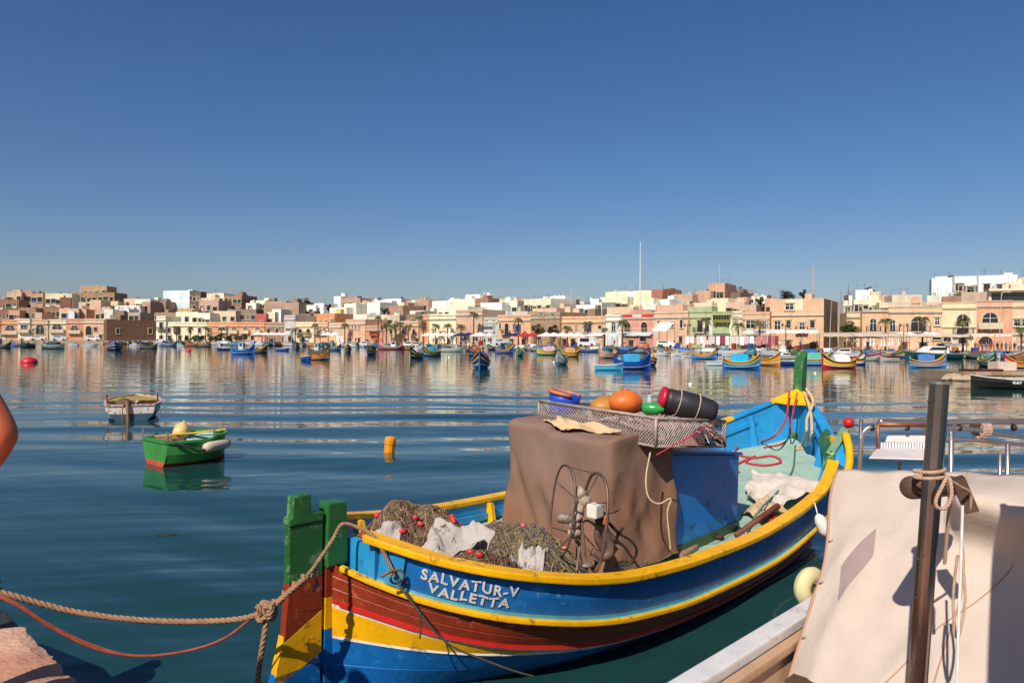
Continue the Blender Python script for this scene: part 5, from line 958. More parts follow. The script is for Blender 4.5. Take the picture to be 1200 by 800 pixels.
# stone jetty with steps, a white crate, rocks
def jetty():
    b = MB(); P0 = P(1128, 446, 0); P1 = P(1330, 446, 0); d = (P1 - P0).normalized(); n_ = Vector((-d.y, d.x, 0)); rnd = random.Random(9)
    o = thing('stone_jetty', 'low rubble stone jetty with a timber edge beside the black skiff', 'jetty', P0, math.atan2(d.y, d.x)); L = (P1 - P0).length
    b.box(0, L, 0, 4.5, -1, .62); b.build('core', stone('B89878', .6), o)
    for r in range(2):
        x = 0; k = 0
        while x < L:
            w_ = rnd.uniform(.45, .9); q = MB(); q.box(.02, w_ - .02, -.12 - rnd.random() * .05, .3, .02, .30); e = bevel(q.build('stone', stone(rnd.choice(['C8A080', 'B88A68', 'D8B08C']), .7), o), .05, 1); e.location = (x, 0, r * .32 - .02); x += w_
    for x, s in ((-.5, .5), (-.9, .35), (.2, .45), (-.2, .6)): q = MB(); q.ball((0, 0, 0), s, 8, 0, (1.2, 1, .7)); q.v = [(a + nz((a, c_, e_), 2, 3) * .15, c_ + nz((a, c_, e_), 2, 4) * .15, e_ + nz((a, c_, e_), 2, 5) * .1) for a, c_, e_ in q.v]; e = q.build('boulder', stone('D8B490', .7), o); e.location = (x, rnd.uniform(-.2, .8), .1)
    q = MB(); q.box(.4, 3.4, .4, .9, .62, .78); q.build('timber', far('5A2A22'), o)
    c = MB(); c.box(-.7, .7, -.5, .5, 0, .62); [c.box(-.7 + i * .28, -.7 + i * .28 + .03, -.53, -.501, .02, .6) for i in range(6)]; e = bevel(c.build('fish_crate', far('E6D2BC'), None), .03, 1); p = P(1174, 434, .62); e.location = (p.x, p.y, .625); e.rotation_euler = (0, 0, math.atan2(d.y, d.x)); tag(e, 'large cream fish crate standing on the stone jetty', 'crate')
jetty()
# ---- mooring buoys
def buoy(px, py, wpx, col, label, ring_col='E8E8E4', tall=1.0):
    p = P(px, py, 0); r = wpx * p.y / FPX / 2; o = thing('mooring_buoy', label, 'buoy', p, px); b = MB(); b.lathe([(.01, -r * .6), (r * .75, -r * .45), (r, -.05 * r), (r * .96, r * .35 * tall), (r * .7, r * .8 * tall), (r * .25, r * tall), (.01, r * 1.02 * tall)], 20); b.build('float', paint('buoy_' + col, col, var=.2, scale=4), o, True)
    c = MB(); c.tube([(r * .22 * math.cos(a), 0, r * tall + r * .16 + r * .22 * math.sin(a)) for a in [i * .5236 for i in range(12)]], r * .05, 6, closed=True); c.build('ring', mat('steel_dull', '8A8884', .5, .2, 5, metal=.8), o, True)
buoy(34, 425, 18, 'D02028', 'big red mooring buoy floating at the head of the bay', tall=.72); buoy(221, 411.5, 6, 'C83050', 'small pinkish-red buoy before the long cream house'); buoy(649, 424.5, 3, 'EDE8E0', 'small white buoy beside the grey-white boat'); buoy(569, 430.5, 4, 'F0EEEA', 'white buoy by the prow of the large bow-on luzzu'); buoy(809, 450.5, 5, 'EDEAE4', 'white and dark float drifting beyond the net cage'); buoy(955, 437.5, 3.5, 'F0E6C8', 'small cream float before the sky-blue luzzu'); buoy(526, 418.6, 2.4, 'F4F2EE', 'tiny white float off the yellow villa cafe')
b = MB(); p = P(456, 530, 0); b.lathe([(.11, -.12), (.125, -.08), (.125, .2), (.135, .22), (.135, .3), (.12, .36), (.05, .38), (.001, .38)], 10); e = b.build('mooring_buoy', paint('buoy_orange', 'F0960C', var=.12), None, False); e.location = p; e.rotation_euler = (rad(4), rad(5), .3); tag(e, 'yellow-orange barrel-shaped buoy floating alone in open water', 'buoy')
# ---- the tight row of small craft along the quay wall
def ypx(px, D): return 396 + (px - 600) * math.tan(ROLL) + CAM_H * FPX / D
rq = random.Random(77)
QC = [('white', None), ('white', None), ('blue', ('1E5AA8', '2A6AB0', '2A6AB0')), ('dark blue', ('1A3260', '1A3260', '22406E')), ('green', ('2E5A44', '3A6A50', '3A6A50')), ('red', ('A02A2A', 'B03A34', '2A5A8A')), ('turquoise', ('2A8A9A', '3A9AA8', '3A9AA8')), ('yellow-banded', ('1E6AB0', 'E0A030', '3A7A5A')), ('grey', ('8A8E8C', '9A9E9A', 'A8ACA8'))]
px = 128
while px < 1215:
    D = SHORE_D(px) - rq.uniform(2.5, 5.5); nm, cs = rq.choice(QC); wd = next(t for a, b, t in place_words if a <= px < b); wd = wd.replace('standing ', '')
    w_ = rq.uniform(3.2, 5.2) * FPX / D; hd = rq.choice([rq.uniform(250, 290), rq.uniform(-15, 15) - 30, rq.uniform(165, 195) - 30, rq.uniform(250, 290)]); L = rq.uniform(4.2, 6.2)
    lab = f'small {nm} boat tight to the quay {wd}'; grp = f'small {nm} boats tight to the quay {wd}'
    if cs is None: launch(px, ypx(px, D), w_, hd, rq.choice(['ECEAE6', 'E2DED8', 'F0EEEA']), lab, grp, cabin=rq.random() < .55, L=L, stripe=rq.choice(['2A4A7A', '8A3A3A', 'D8D4CC', '3A6A6A']))
    else: luzzu(px, ypx(px, D), w_, hd, *cs, lab, grp, cover=rq.choice([None, 'D8D4CC', '3A6AA8', '6A5A4A', None]), L=L, hx=.85, rail=rq.choice([YE, 'E8E4DA', 'C8B890', cs[2], 'D8D4CC']), prow=rq.choice(['E8E4DA', cs[2], cs[0], YE]))
    px += rq.uniform(.72, 1.25) * 2.3 * FPX / D
# fish crates and table blocks standing on the quay edge
cm_ = {}
for k in range(46):
    px = 240 + k * 20.5 + rq.uniform(-6, 6); nm, c = rq.choice([('red', 'A83A34'), ('white', 'E8E4DC'), ('blue', '3A5A9A'), ('brown', '8A6A4A'), ('green', '4A7A5A'), ('orange', 'D07A3A')])
    n = rq.randint(1, 3)
    if (c, n) not in cm_:
        b = MB()
        for q in range(n): b.box(-.45 + .04 * (q % 2), .45 + .04 * (q % 2), -.3, .3, .36 * q + .002, .36 * q + .32); b.box(-.48, .5, -.33, .33, .36 * q + .32, .36 * q + .36)
        cm_[(c, n)] = b.mesh('crate_stack', far(c))
    wd = next(t for a, b_, t in place_words if a <= px < b_); o = place(cm_[(c, n)], 'crate_stack', None, prom(px, rq.uniform(.8, 2.2)), rq.uniform(0, 3)); tag(o, f'{["single", "double", "triple"][n - 1]} {nm} crate stack on the quay {wd}', 'crates', f'{nm} crate stacks of {n} {wd}')
# ================================================================ the two dinghies
def lap_hull(o, L, B_, g0, gm, g1, bands, mats, transom=True, thick=.03, tsplit=None, floor=.06, floor_mat=None, in_mat=None, rail_mat=None, n=26, keel=-.25):
    sheer, beam, t = hull_shape(L, B_, g0, gm, g1, keel, transom)
    m = hull_mesh(L, sheer, t, bands(sheer), n)
    for za, zb_, mi in ([(keel, tsplit, len(mats) - 2), (tsplit, sheer(0), len(mats) - 1)] if tsplit else [(keel, sheer(0), len(mats) - 1)]):
        tr = [(0, -t(0, z) * s, z) for s in (1, -1) for z in ([za + (zb_ - za) * q / 8 for q in (range(9) if s > 0 else range(8, -1, -1))])]
        m.add(tr, [tuple(range(18))], mi)
    m.build('hull', mats, o, True)
    i_ = MB()
    for sd in (1, -1):
        i_.grid(lambda u, v: (thick + (L - .15) * u, -sd * max(.0, t(thick + (L - .15) * u, floor + (sheer(L * u) - floor) * v) - thick), floor + (sheer(L * u) - floor) * v), n, 5)
    i_.grid(lambda u, v: (thick + (L - .15) * u, (v - .5) * 2 * max(0, t(thick + (L - .15) * u, floor) - thick), floor + .001), n, 2)
    i_.add([(thick, -t(0, z) * .97 * s, z) for s, z in ((1, floor), (1, sheer(0)), (-1, sheer(0)), (-1, floor))], [(0, 1, 2, 3)])
    i_.build('lining', in_mat, o, True, fix=False)
    r = MB(); [rail_sweep(r, [(L * i / n, -sd * beam(L * i / n), sheer(L * i / n) + .012) for i in range(n + 1)], .075, .05) for sd in (1, -1)]; r.box(-.03, .045, -beam(0), beam(0), sheer(0) - .02, sheer(0) + .036)
    r.build('gunwale', rail_mat, o); return sheer, beam, t
GRN = paint('dinghy_green', '3E8A3C', chips=('6AA060', .2), var=.2); CYN = paint('dinghy_aqua', 'A9CEC6', var=.15, chips=('D8D8CC', .25)); RED_A = paint('antifoul_red', 'C2542E', var=.25)
WTH = paint('worn_white', 'DDD2C8', var=.15, chips=('8A6A5A', .33), rough=.6); STEEL = mat('galvanised', 'A8A29A', .45, .2, 8, metal=.7)
def green_dinghy():
    p = P(197, 548, 0); hd = rad(50); L = 1.55
    o = thing('rowing_dinghy', 'bright green rowing dinghy with an aqua deck and an orange waterline', 'dinghy', (p.x - .6 * .766, p.y + .6 * .643, .0), hd)
    z0 = .07
    sh, be, t = lap_hull(o, L, 1.36, .5, .48, .56, lambda s: [(lambda x: -.25, 1), (lambda x: z0, 0), (lambda x: s(x) * .5, 0), (lambda x: s(x) * .8, 0), (s, 0)], [GRN, RED_A, GRN], tsplit=.085, floor_mat=CYN, in_mat=CYN, rail_mat=GRN)
    d = MB(); d.grid(lambda u, v: (.03 + .5 * u, (v - .5) * 1.9 * (t(.03 + .5 * u, .44)), .462 + .01 * math.sin(v * 3)), 4, 6); d.build('stern_seat', CYN, o, fix=False)
    d = MB(); d.grid(lambda u, v: (1.0 + .44 * u, (v - .5) * 1.9 * t(1.0 + .44 * u, .5), .5), 5, 4); d.build('bow_deck', CYN, o, fix=False)
    b = MB(); b.box(.8, 1.02, -.66, .66, .40, .44); bevel(b.build('thwart', CYN, o), .008, 1)
    for y in (-.66, .66):
        b = MB(); b.tube([(.95, y, .5), (.95, y, .66)], .018, 6); b.tube([(.92, y - .05, .66), (.92, y - .05, .74)], .012, 6); b.tube([(.98, y + .03, .64), (.98, y + .03, .76)], .012, 6); b.build('rowlock', STEEL, o)
    for x, y, r in ((0, .68, 0), (.02, -.66, 0)): b = MB(); b.tube([(x, y * .8, .5), (x, y * .8, .72)], .02, 6); b.build('thole_pin', STEEL, o)
    # fender draped over the transom
    b = MB(); b.lathe([(.02, -.36), (.09, -.33), (.115, -.2), (.115, .2), (.09, .33), (.02, .36)], 12, (1.02, -.66, .36), 0, (1, .34, .03)); e = b.build('fender', paint('fender_cream', 'CDBBA2', var=.2, rough=.6), None, True); e.matrix_world = Matrix.Translation(o.location) @ Matrix.Rotation(hd, 4, 'Z'); tag(e, 'worn cream fender hanging on the stern of the green dinghy', 'fender')
    b = MB(); b.tube(spline([(.1, -.64, .5), (.35, -.74, .40), (.6, -.77, .3), (.9, -.76, .38)], 20), .03, 6); e = b.build('rope', mat('rope_dark', '3A342E', .9, .2, 20, k=.8), o, True); e.name = 'stern_rope'
    M4 = Matrix.Translation(o.location) @ Matrix.Rotation(hd, 4, 'Z')
    b = MB(); b.tube([(.2, .45, .53), (1.0, .1, .57)], .022, 8); b.hexa([(.95, .06, .56), (1.52, -.14, .60), (1.56, .0, .60), (1.0, .2, .56), (.95, .06, .585), (1.52, -.14, .625), (1.56, .0, .625), (1.0, .2, .585)]); e = bevel(b.build('oar', paint('oar_yellow', 'E8B41C', var=.1), None), .008, 1); e.matrix_world = M4; tag(e, 'yellow oar lying across the green dinghy', 'oar')
    b = MB(); b.lathe([(.01, -.16), (.12, -.15), (.17, -.05), (.16, .1), (.09, .19), (.05, .23), (.04, .27)], 12, (.75, .4, .58), 0, (.5, .4, .8)); e = b.build('bailer', paint('bailer_cream', 'E8C47E', var=.1), None, True); e.matrix_world = M4; tag(e, 'cream plastic float jug standing in the green dinghy', 'jug')
    b = MB(); rnd = random.Random(2)
    for k in range(10): q = [(rnd.uniform(.15, .5), rnd.uniform(-.3, .5), .49 + rnd.random() * .05) for _ in range(6)]; b.tube(spline(q, 24), .011, 5)
    e = b.build('rope_tangle', mat('rope_brown', '8A6248', .9, .25, 12), None, True); e.matrix_world = M4; tag(e, 'brown tangled line on the stern seat of the green dinghy', 'rope')
green_dinghy()
def white_dinghy():
    p = P(154, 492, 0); hd = rad(115); L = 3.0
    o = thing('rowing_boat', 'weathered white rowing boat with an ochre bow deck, beyond the green dinghy', 'dinghy', (p.x, p.y, 0), hd)
    yb = paint('ochre_deck', 'B79A3A', var=.2); lo = paint('worn_blue', '6E8894', var=.3, chips=('D8D4C8', .42))
    sh, be, t = lap_hull(o, L, 1.66, .47, .45, .6, lambda s: [(lambda x: -.25, 2), (lambda x: .05, 1), (lambda x: s(x) * .55, 0), (lambda x: s(x) * .85, 0), (s, 0)], [WTH, lo, paint('boot_dark', '3E5A6A', var=.3), WTH], tsplit=.2, in_mat=WTH, rail_mat=paint('rust_pink', 'D2B4A4', var=.2, chips=('7A4230', .38), rough=.7))
    d = MB(); d.grid(lambda u, v: (1.7 + 1.1 * u, (v - .5) * 1.9 * t(1.7 + 1.1 * u, .5), .49 + .07 * u), 6, 4); d.build('bow_deck', yb, o, fix=False)
    d = MB(); d.grid(lambda u, v: (.04 + .5 * u, (v - .5) * 1.86 * t(.04 + .5 * u, .42), .40), 3, 4); d.build('stern_seat', WTH, o, fix=False)
    b = MB(); b.box(1.0, 1.3, -.74, .74, .36, .40); bevel(b.build('thwart', yb, o), .01, 1)
    for y in (-.74, .74): b = MB(); b.tube([(.85, y, .52), (.85, y, .78)], .022, 6); b.build('thole_pin', mat('rusty', '5A3A2A', .8, .3, 9), o)
    b = MB(); b.tube([(-.06, .12, .62), (-.1, .1, .2), (-.1, .1, -.3)], [.05, .045, .04], 8); b.build('rudder_post', paint('raw_wood', 'A8764E', var=.25), o)
    b = MB(); b.tube(spline([(0, .2, .6), (-.1, .25, .35), (-.08, .25, -.1)], 14), .016, 5); b.build('mooring_line', mat('rope_brown', '8A6248', .9, .25, 12), o)
    b = MB(); b.ball((.8, .25, .5), .2, 10, 0, (1.6, 1.2, .7)); b.v = [(x + nz((x, y, z), 6, 1) * .06, y + nz((x, y, z), 6, 2) * .06, z + nz((x, y, z), 6, 3) * .05) for x, y, z in b.v]; e = b.build('sack', mat('dark_sack', '5A4A3E', .95, .3, 6), None, True); e.matrix_world = Matrix.Translation(o.location) @ Matrix.Rotation(hd, 4, 'Z'); tag(e, 'dark bundle lying in the weathered white rowing boat', 'sack')
white_dinghy()
# ================================================================ the big luzzu
BS = Vector((-1.381, 5.6, 0)); BANG = rad(48); BHEEL = rad(1.3); BLEN = 9.15
BM = Matrix.Translation(BS) @ Matrix.Rotation(BANG, 4, 'Z') @ Matrix.Rotation(BHEEL, 4, 'X'); BI = BM.inverted()
def WB(px, py, D): return BI @ Pd(px, py, D)
def WBz(px, py, z): return BI @ P(px, py, z)
gz = crv([(0, 1.27), (.15, 1.2), (.4, 1.09), (.7, 1.0), (1, .93), (1.5, .83), (2, .76), (3, .7), (4, .68), (5, .72), (6, .82), (7, 1.0), (7.6, 1.14), (8.2, 1.33), (8.7, 1.54), (9.0, 1.72), (9.15, 1.83)])
gb = crv([(0, .05), (.08, .22), (.15, .38), (.25, .56), (.4, .78), (.7, 1.06), (1, 1.23), (1.5, 1.39), (2, 1.46), (3, 1.52), (4.5, 1.54), (6, 1.5), (7, 1.33), (7.6, 1.14), (8.2, .84), (8.7, .5), (9.0, .22), (9.15, .05)])
KEEL = -.45
def gt(s, z):
    k = min(1, max(0, (z - KEEL) / (gz(s) - KEEL))); p = 1.2 + 2.4 * math.sin(math.pi * min(1, max(0, s / BLEN)))
    return gb(s) * (1 - (1 - k) ** p)
rub = crv([(0, 1.0), (.15, .9), (.4, .78), (.95, .62), (2, .43), (3, .35), (4.5, .33), (6, .44), (7.5, .72), (8.5, 1.05), (9.15, 1.32)])
zA = crv([(0, .72), (.5, .52), (1.1, .36), (2.2, .2), (3.5, .125), (5, .12), (6.5, .22), (8, .52), (9.15, .95)])
zB = crv([(0, .44), (.5, .36), (1.1, .275), (2.2, .15), (3.5, .075), (5, .07), (6.5, .13), (8, .32), (9.15, .62)])
BLUE = paint('hull_blue', '1472C2', chips=('3C86C4', .24), var=.24, scale=1.6, grain=(1.2, 14, 14)); NAVY = paint('hull_royal', '1E74BE', var=.22, scale=1.8, chips=('4C98CC', .25), grain=(1.2, 14, 14)); SKYB = paint('hull_sky', '2B96D0', var=.15, chips=('1B6CA8', .22))
YEL = paint('hull_yellow', 'FBB804', var=.12, chips=('9A7418', .26)); MAR = paint('hull_maroon', '9C3A1E', var=.22, chips=('B4683E', .25), grain=(1.2, 14, 14)); REDP = paint('hull_red', 'CC2A22', var=.12); WHT = paint('hull_white', 'E8E0D4', var=.1, chips=('A89888', .3)); GRE = paint('hull_green', '2C6A32', var=.32, chips=('6E8E64', .3)); PGR = paint('deck_palegreen', 'A2BFAC', var=.12, rough=.55, chips=('8E9A86', .26)); CYA = paint('hull_cyan', '58B6CC', var=.15)
LZ = bpy.data.objects.new('luzzu', None); C.objects.link(LZ); LZ.location = BS; LZ.rotation_euler = (BHEEL, 0, BANG); LZ.rotation_mode = 'XYZ'
LZ.matrix_world = BM
tag(LZ, 'large blue, yellow and maroon fishing boat lettered SALVATUR-V VALLETTA moored stern-to at the quay', 'boat')
def lower_hull():
    WEED = mat('weed_line', '2E4A3A', .9, .4, 9, .004, 30, k=.6)
    sm = lambda f, d: (lambda s: f(s) + d)
    seams = [lambda s: zB(s) * .55, lambda s: zA(s) + .33 * (rub(s) - zA(s)) + .01, lambda s: zA(s) + .66 * (rub(s) - zA(s)) + .01]
    rows = [(lambda s: KEEL, 5, 0), (lambda s: -.2, 5, 0), (lambda s: .018 + .012 * nz((s * 3, 0, 0), 1, 2), 0, 0), (sm(seams[0], -.007), 0, 0), (seams[0], 0, 1), (sm(seams[0], .007), 0, 0), (zB, 1, 0), (lambda s: zB(s) + .018, 2, 0), (lambda s: max(zB(s) + .02, zA(s) - .045), 1, 0), (lambda s: max(zB(s) + .03, zA(s) - .018), 3, 0), (lambda s: max(zB(s) + .045, zA(s) + .018), 4, 0)]
    for sf in seams[1:]: rows += [(sm(sf, -.007), 4, 0), (sf, 4, 1), (sm(sf, .007), 4, 0)]
    rows += [(rub, 4, 0)]
    mb = MB(); n = 110; ss = [BLEN * (.5 - .5 * math.cos(math.pi * i / n)) for i in range(n + 1)]
    for sd in (1, -1):
        g = [[(s, -sd * max(.02, gt(s, r[0](s)) - .006 * r[2] + .004 * nz((s * 1.5, r[0](s) * 4, sd), 1, 6)), max(r[0](s), KEEL)) for r in rows] for s in ss]
        for i in range(n):
            for j in range(len(rows) - 1): mb.add([g[i][j], g[i + 1][j], g[i + 1][j + 1], g[i][j + 1]], [(0, 1, 2, 3)], rows[j][1])
    mb.build('hull', [BLUE, WHT, YEL, REDP, MAR, WEED], LZ, True)
    # moulding strips with their own thickness
    for nm, zc, h, out, m in (('stripe_moulding', lambda s: max(zB(s) + .03, zA(s) - .018) + .012, .032, .012, REDP), ('waterline_moulding', lambda s: zB(s) + .009, .016, .006, WHT)):
        b = MB()
        for sd in (1, -1): rail_sweep(b, [(s, -sd * gt(s, zc(s)), zc(s)) for s in [BLEN * (.004 + .992 * i / 90) for i in range(91)]], out * 2, h)
        b.build(nm, m, LZ)
    b = MB(); [rail_sweep(b, [(s, -sd * (gt(s, rub(s)) + .012), rub(s)) for s in [BLEN * (.003 + .994 * i / 90) for i in range(91)]], .055, .04) for sd in (1, -1)]; bevel(b.build('rubbing_strake', YEL, LZ), .01, 2)
lower_hull()
def washstrake():
    S0, S1 = .17, 9.13
    def face(s, f): z = rub(s) + .02 + (gz(s) - rub(s) - .02) * f; return gt(s, z) - .025, z
    ss = [S0 + (S1 - S0) * i / 110 for i in range(111)]
    for sd in (1, -1):
        b = MB()
        for i in range(110):
            for j, (f0, f1, mi) in enumerate(((0, .1, 1), (.1, .55, 0), (.55, 1, 0))):
                q = [(s, -sd * face(s, f)[0], face(s, f)[1]) for s, f in ((ss[i], f0), (ss[i + 1], f0), (ss[i + 1], f1), (ss[i], f1))]
                b.add(q, [(0, 1, 2, 3)], 2 if (ss[i] < .24 and j > 0) or ss[i] > 8.1 else mi)
        b.build('washstrake', [NAVY, CYA, SKYB], LZ, True)
        b = MB()   # inner planking of the bulwark
        b.grid(lambda u, v: (lambda s: (s, -sd * max(.01, gt(s, gz(s) - .5 * (1 - v)) - .085), (gz(s) - (.5 if s < 7 else .5 + (s - 7) * .2) * (1 - v))))(.25 + 8.8 * u), 170, 8, 0)
        b.build('bulwark_lining', [SKYB if True else NAVY], LZ, True, fix=False)
        # shadow gap ledge between hull and strake
        b = MB(); [b.add([(ss[i], -sd * gt(ss[i], rub(ss[i])), rub(ss[i]) + .021), (ss[i + 1], -sd * gt(ss[i + 1], rub(ss[i + 1])), rub(ss[i + 1]) + .021), (ss[i + 1], -sd * (gt(ss[i + 1], rub(ss[i + 1])) - .05), rub(ss[i + 1]) + .021), (ss[i], -sd * (gt(ss[i], rub(ss[i])) - .05), rub(ss[i]) + .021)], [(0, 1, 2, 3)]) for i in range(110)]; b.build('ledge', CYA, LZ, fix=False)
    # stern quarter: the strake turns in and stops short of the post; green deck wedge behind
    b = MB(); b.add([(.02, 0, rub(0) + .025)] + [(s, -gt(s, rub(s)) + .01, rub(s) + .024) for s in (.03, .08, .15, .25)] + [(.25, gt(.25, rub(.25)) - .01, rub(.25) + .024)] + [(s, gt(s, rub(s)) - .01, rub(s) + .024) for s in (.15, .08, .03)], [tuple(range(9))]); b.build('stern_deck', GRE, LZ)
    b = MB(); w_ = face(.19, .5)[0]
    b.box(.15, .2, -face(.17, 0)[0] - .0, face(.17, 0)[0], rub(.2) + .03, gz(.2) - .01); b.build('stern_bulkhead', SKYB, LZ)
    for sd in (1, -1):
        b = MB(); t0 = face(.42, .5)[0]
        b.prism([(.2, -sd * (face(.2, 0)[0] + .0), rub(.2) + .03), (.25, -sd * face(.25, 0)[0], rub(.25) + .03), (.25, -sd * face(.25, .95)[0], gz(.25) - .03), (.2, -sd * face(.2, .95)[0], gz(.2) - .03)], (.0, -sd * .05, 0)); b.build('quarter_block', SKYB, LZ)
washstrake()
def gunwale():
    for sd in (1, -1):
        segs = [('gunwale', .12, 7.75 if sd > 0 else 7.95, YEL)] + ([('gunwale', 7.95, 8.12, GRE), ('gunwale', 8.12, 8.3, YEL), ('gunwale', 8.3, 8.85, SKYB), ('gunwale', 8.85, 9.12, YEL)] if sd < 0 else [('gunwale', 7.75, 8.05, YEL), ('gunwale', 8.05, 8.85, SKYB), ('gunwale', 8.85, 9.12, YEL)])
        for nm, a, b_, m in segs:
            n = max(4, int((b_ - a) * 11)); g = MB(); rail_sweep(g, [(s, -sd * (gb(s) - .03), gz(s) + .025) for s in [a + .002 + (b_ - a - .004) * i / n for i in range(n + 1)]], .15, .055); bevel(g.build(nm, m, LZ), .012, 2)
gunwale()
# raised bow trim on the starboard side: green rib, yellow cheek, red ball on a horn
def bow_trim():
    b = MB(); pa = WB(966, 508, 10.9); pb = WB(972, 535, 10.2); pc = WB(976, 572, 9.9); pt = WB(991, 503, 10.3); pe = WB(980, 512, 10.4)
    b.bar(pb, pc + Vector((0, 0, -.1)), .16, .07, 0, (1, 0, 0)); b.bar(pa, pb, .17, .07, 0, (1, 0, 0)); b.build('bow_rib', GRE, LZ)
    b = MB(); b.bar(pb + Vector((.0, 0, .02)), pt, .1, .07, 0, (1, 0, 0)); b.build('horn', GRE, LZ)
    b = MB(); b.ball(tuple(pt + Vector((.05, -.02, .09))), .075, 16); b.build('ball', paint('ball_red', 'C81E26', var=.05), LZ, True)
    b = MB(); b.tube(spline([WB(976, 574, 9.45), WB(988, 562, 9.6), WB(995, 545, 9.8), WB(995, 526, 10.0), WB(991, 509, 10.2)], 24), [.05] * 18 + [.055] * 6, 8); e = b.build('bow_rail_end', YEL, LZ, True)
    b = MB(); b.add([pb + Vector((.02, .02, 0)), WB(996, 552, 9.85), WB(990, 512, 10.3), pa], [(0, 1, 2, 3)]); b.build('bow_panel', SKYB, LZ); b = MB(); b.prism([tuple(pa), tuple(pe), tuple(pb)], (.02, -.03, 0)); b.build('bow_cheek', YEL, LZ)
bow_trim()
def posts():
    b = MB(); b.prism([(.02, -.065, .984), (.12, -.065, .985), (.12, -.065, 1.2), (.10, -.065, 1.46), (-.06, -.065, 1.47), (-.06, -.065, .985)], (0, .13, 0), 0)
    o = bevel(b.build('stern_post', [GRE], LZ), .012, 2)
    for nm, z0, z1, m in (('post_band', .52, .76, YEL), ('post_band', .76, .98, MAR), ('post_band', -.3, .52, BLUE)):
        q = MB(); q.box(-.055, .03, -.042, .042, z0, z1 - .002); q.build(nm, m, LZ)
    # rudder: hung aft of the post, stepped head, blade widening downwards
    R_ = [(-.40, 1.42), (-.40, 1.56), (-.385, 1.66), (-.2, 1.66), (-.2, 1.45), (-.12, 1.44)]
    aft = crv([(-.5, -.62), (0, -.55), (.3, -.46), (.6, -.39), (.9, -.365), (1.42, -.37)])
    for nm, z0, z1, m in (('rudder_blade', -.5, .3, BLUE), ('rudder_blade', .3, .62, YEL), ('rudder_blade', .62, .93, MAR), ('rudder_blade', .93, 1.344, GRE)):
        q = MB(); zs = [z0 + (z1 - z0) * i / 6 for i in range(7)]; sl = .16 if m is BLUE or m is YEL else 0
        pts = [(aft(z), -.035, z - (0.10 if z in (z0, z1) and z not in (-.5, 1.344) and z < .9 else 0)) for z in zs] + [(-.08, -.035, z + (.06 if z in (z0, z1) and z not in (-.5, 1.344) and z < .9 else 0)) for z in reversed(zs)]
        q.prism(pts, (0, .07, 0)); bevel(q.build(nm, m, LZ), .008, 1)
    q = MB(); q.prism([(x, -.045, z) for x, z in ((-.375, 1.345), (-.37, 1.40), (-.345, 1.405), (-.34, 1.555), (-.2, 1.56), (-.19, 1.42), (-.085, 1.41), (-.085, 1.345))], (0, .09, 0)); bevel(q.build('rudder_head', GRE, LZ), .01, 2)
    for z in (.18, .82, 1.22): q = MB(); q.tube([(-.068, 0, z - .05), (-.068, 0, z + .05)], .018, 8); q.build('rudder_strap', mat('rust_iron', '5A3426', .8, .3, 12, .004, 40, metal=.3), LZ)
    # tall bow post
    q = MB(); q.prism([(9.02, -.075, KEEL), (9.2, -.075, KEEL), (9.3, -.075, 1.2), (9.33, -.075, 2.5), (9.3, -.075, 2.52), (9.13, -.075, 2.32), (9.08, -.075, 1.5)], (0, .15, 0)); bevel(q.build('stem_post', GRE, LZ), .012, 2)
    q = MB(); q.box(9.07, 9.35, -.08, .08, .2, 1.8); q.build('stem_facing', SKYB, LZ)
    q = MB(); q.add([(9.1, 0, 1.83), (8.78, -.42, 1.6), (8.6, 0, 1.62), (8.78, .42, 1.6)], [(0, 1, 2, 3)]); 
    b = MB(); b.prism([(9.12, 0, 1.86), (8.86, -.33, 1.66), (8.8, 0, 1.64), (8.86, .33, 1.66)], (0, 0, .04)); b.build('breast_hook', YEL, LZ)
posts()
dz = crv([(.3, .55), (2.4, .36), (2.6, .45), (4, .47), (5, .5), (6, .56), (7, .66), (8, .82), (9, 1.02)])
def decks():
    b = MB(); b.grid(lambda u, v: (lambda s: (s, (v - .5) * 2 * max(.01, gt(s, dz(s)) - .06), dz(s) + .07 * (1 - (2 * v - 1) ** 2) * (1 if s > 5 else 0)))(.3 + 8.65 * u), 180, 16); b.build('deck', PGR, LZ, True, fix=False)
    # plank seams on the side decks
    b = MB()
    for s in (1.1, 1.8, 2.4, 3.2, 4.1, 5.0, 5.9, 6.7, 7.4, 8.0, 8.5):
        for sd in (1, -1):
            t0 = gt(s, dz(s)); b.prism([(s, -sd * (gt(s, dz(s)) - .085), dz(s)), (s, -sd * (gb(s) - .095), gz(s) - .01), (s, -sd * (gb(s) - .16), gz(s) - .01), (s, -sd * (gt(s, dz(s)) - .2), dz(s))], (.055, 0, 0))
            q = MB(); q.v, q.f, q.mi = b.v, b.f, b.mi; b = MB(); q.build('frame_rib', YEL if s < 4 else SKYB, LZ)
    for sd in (1, -1): b = MB(); rail_sweep(b, [(s, -sd * (gb(s) - .11), gz(s) - .16) for s in [.6 + 8.0 * i / 60 for i in range(61)]], .035, .07); b.build('inner_stringer', SKYB, LZ)
    b = MB(); b.bar(WBz(889, 545, .8) , WBz(920, 528, .85), .10, .05); b.build('deck_batten', paint('batten_green', '6E8E78', var=.15), LZ)
    b = MB(); b.prism([(5.25, -.7, dz(5.25)), (5.25, .7, dz(5.25)), (5.25, .7, dz(5.25) + .1), (5.25, -.7, dz(5.25) + .1)], (.05, 0, 0)); b.build('hatch_coaming', PGR, LZ)
    # stern well thwart
    b = MB(); b.box(1.15, 1.4, -gt(1.2, .75) + .1, gt(1.2, .75) - .1, .70, .74); b.build('stern_thwart', NAVY, LZ)
decks()
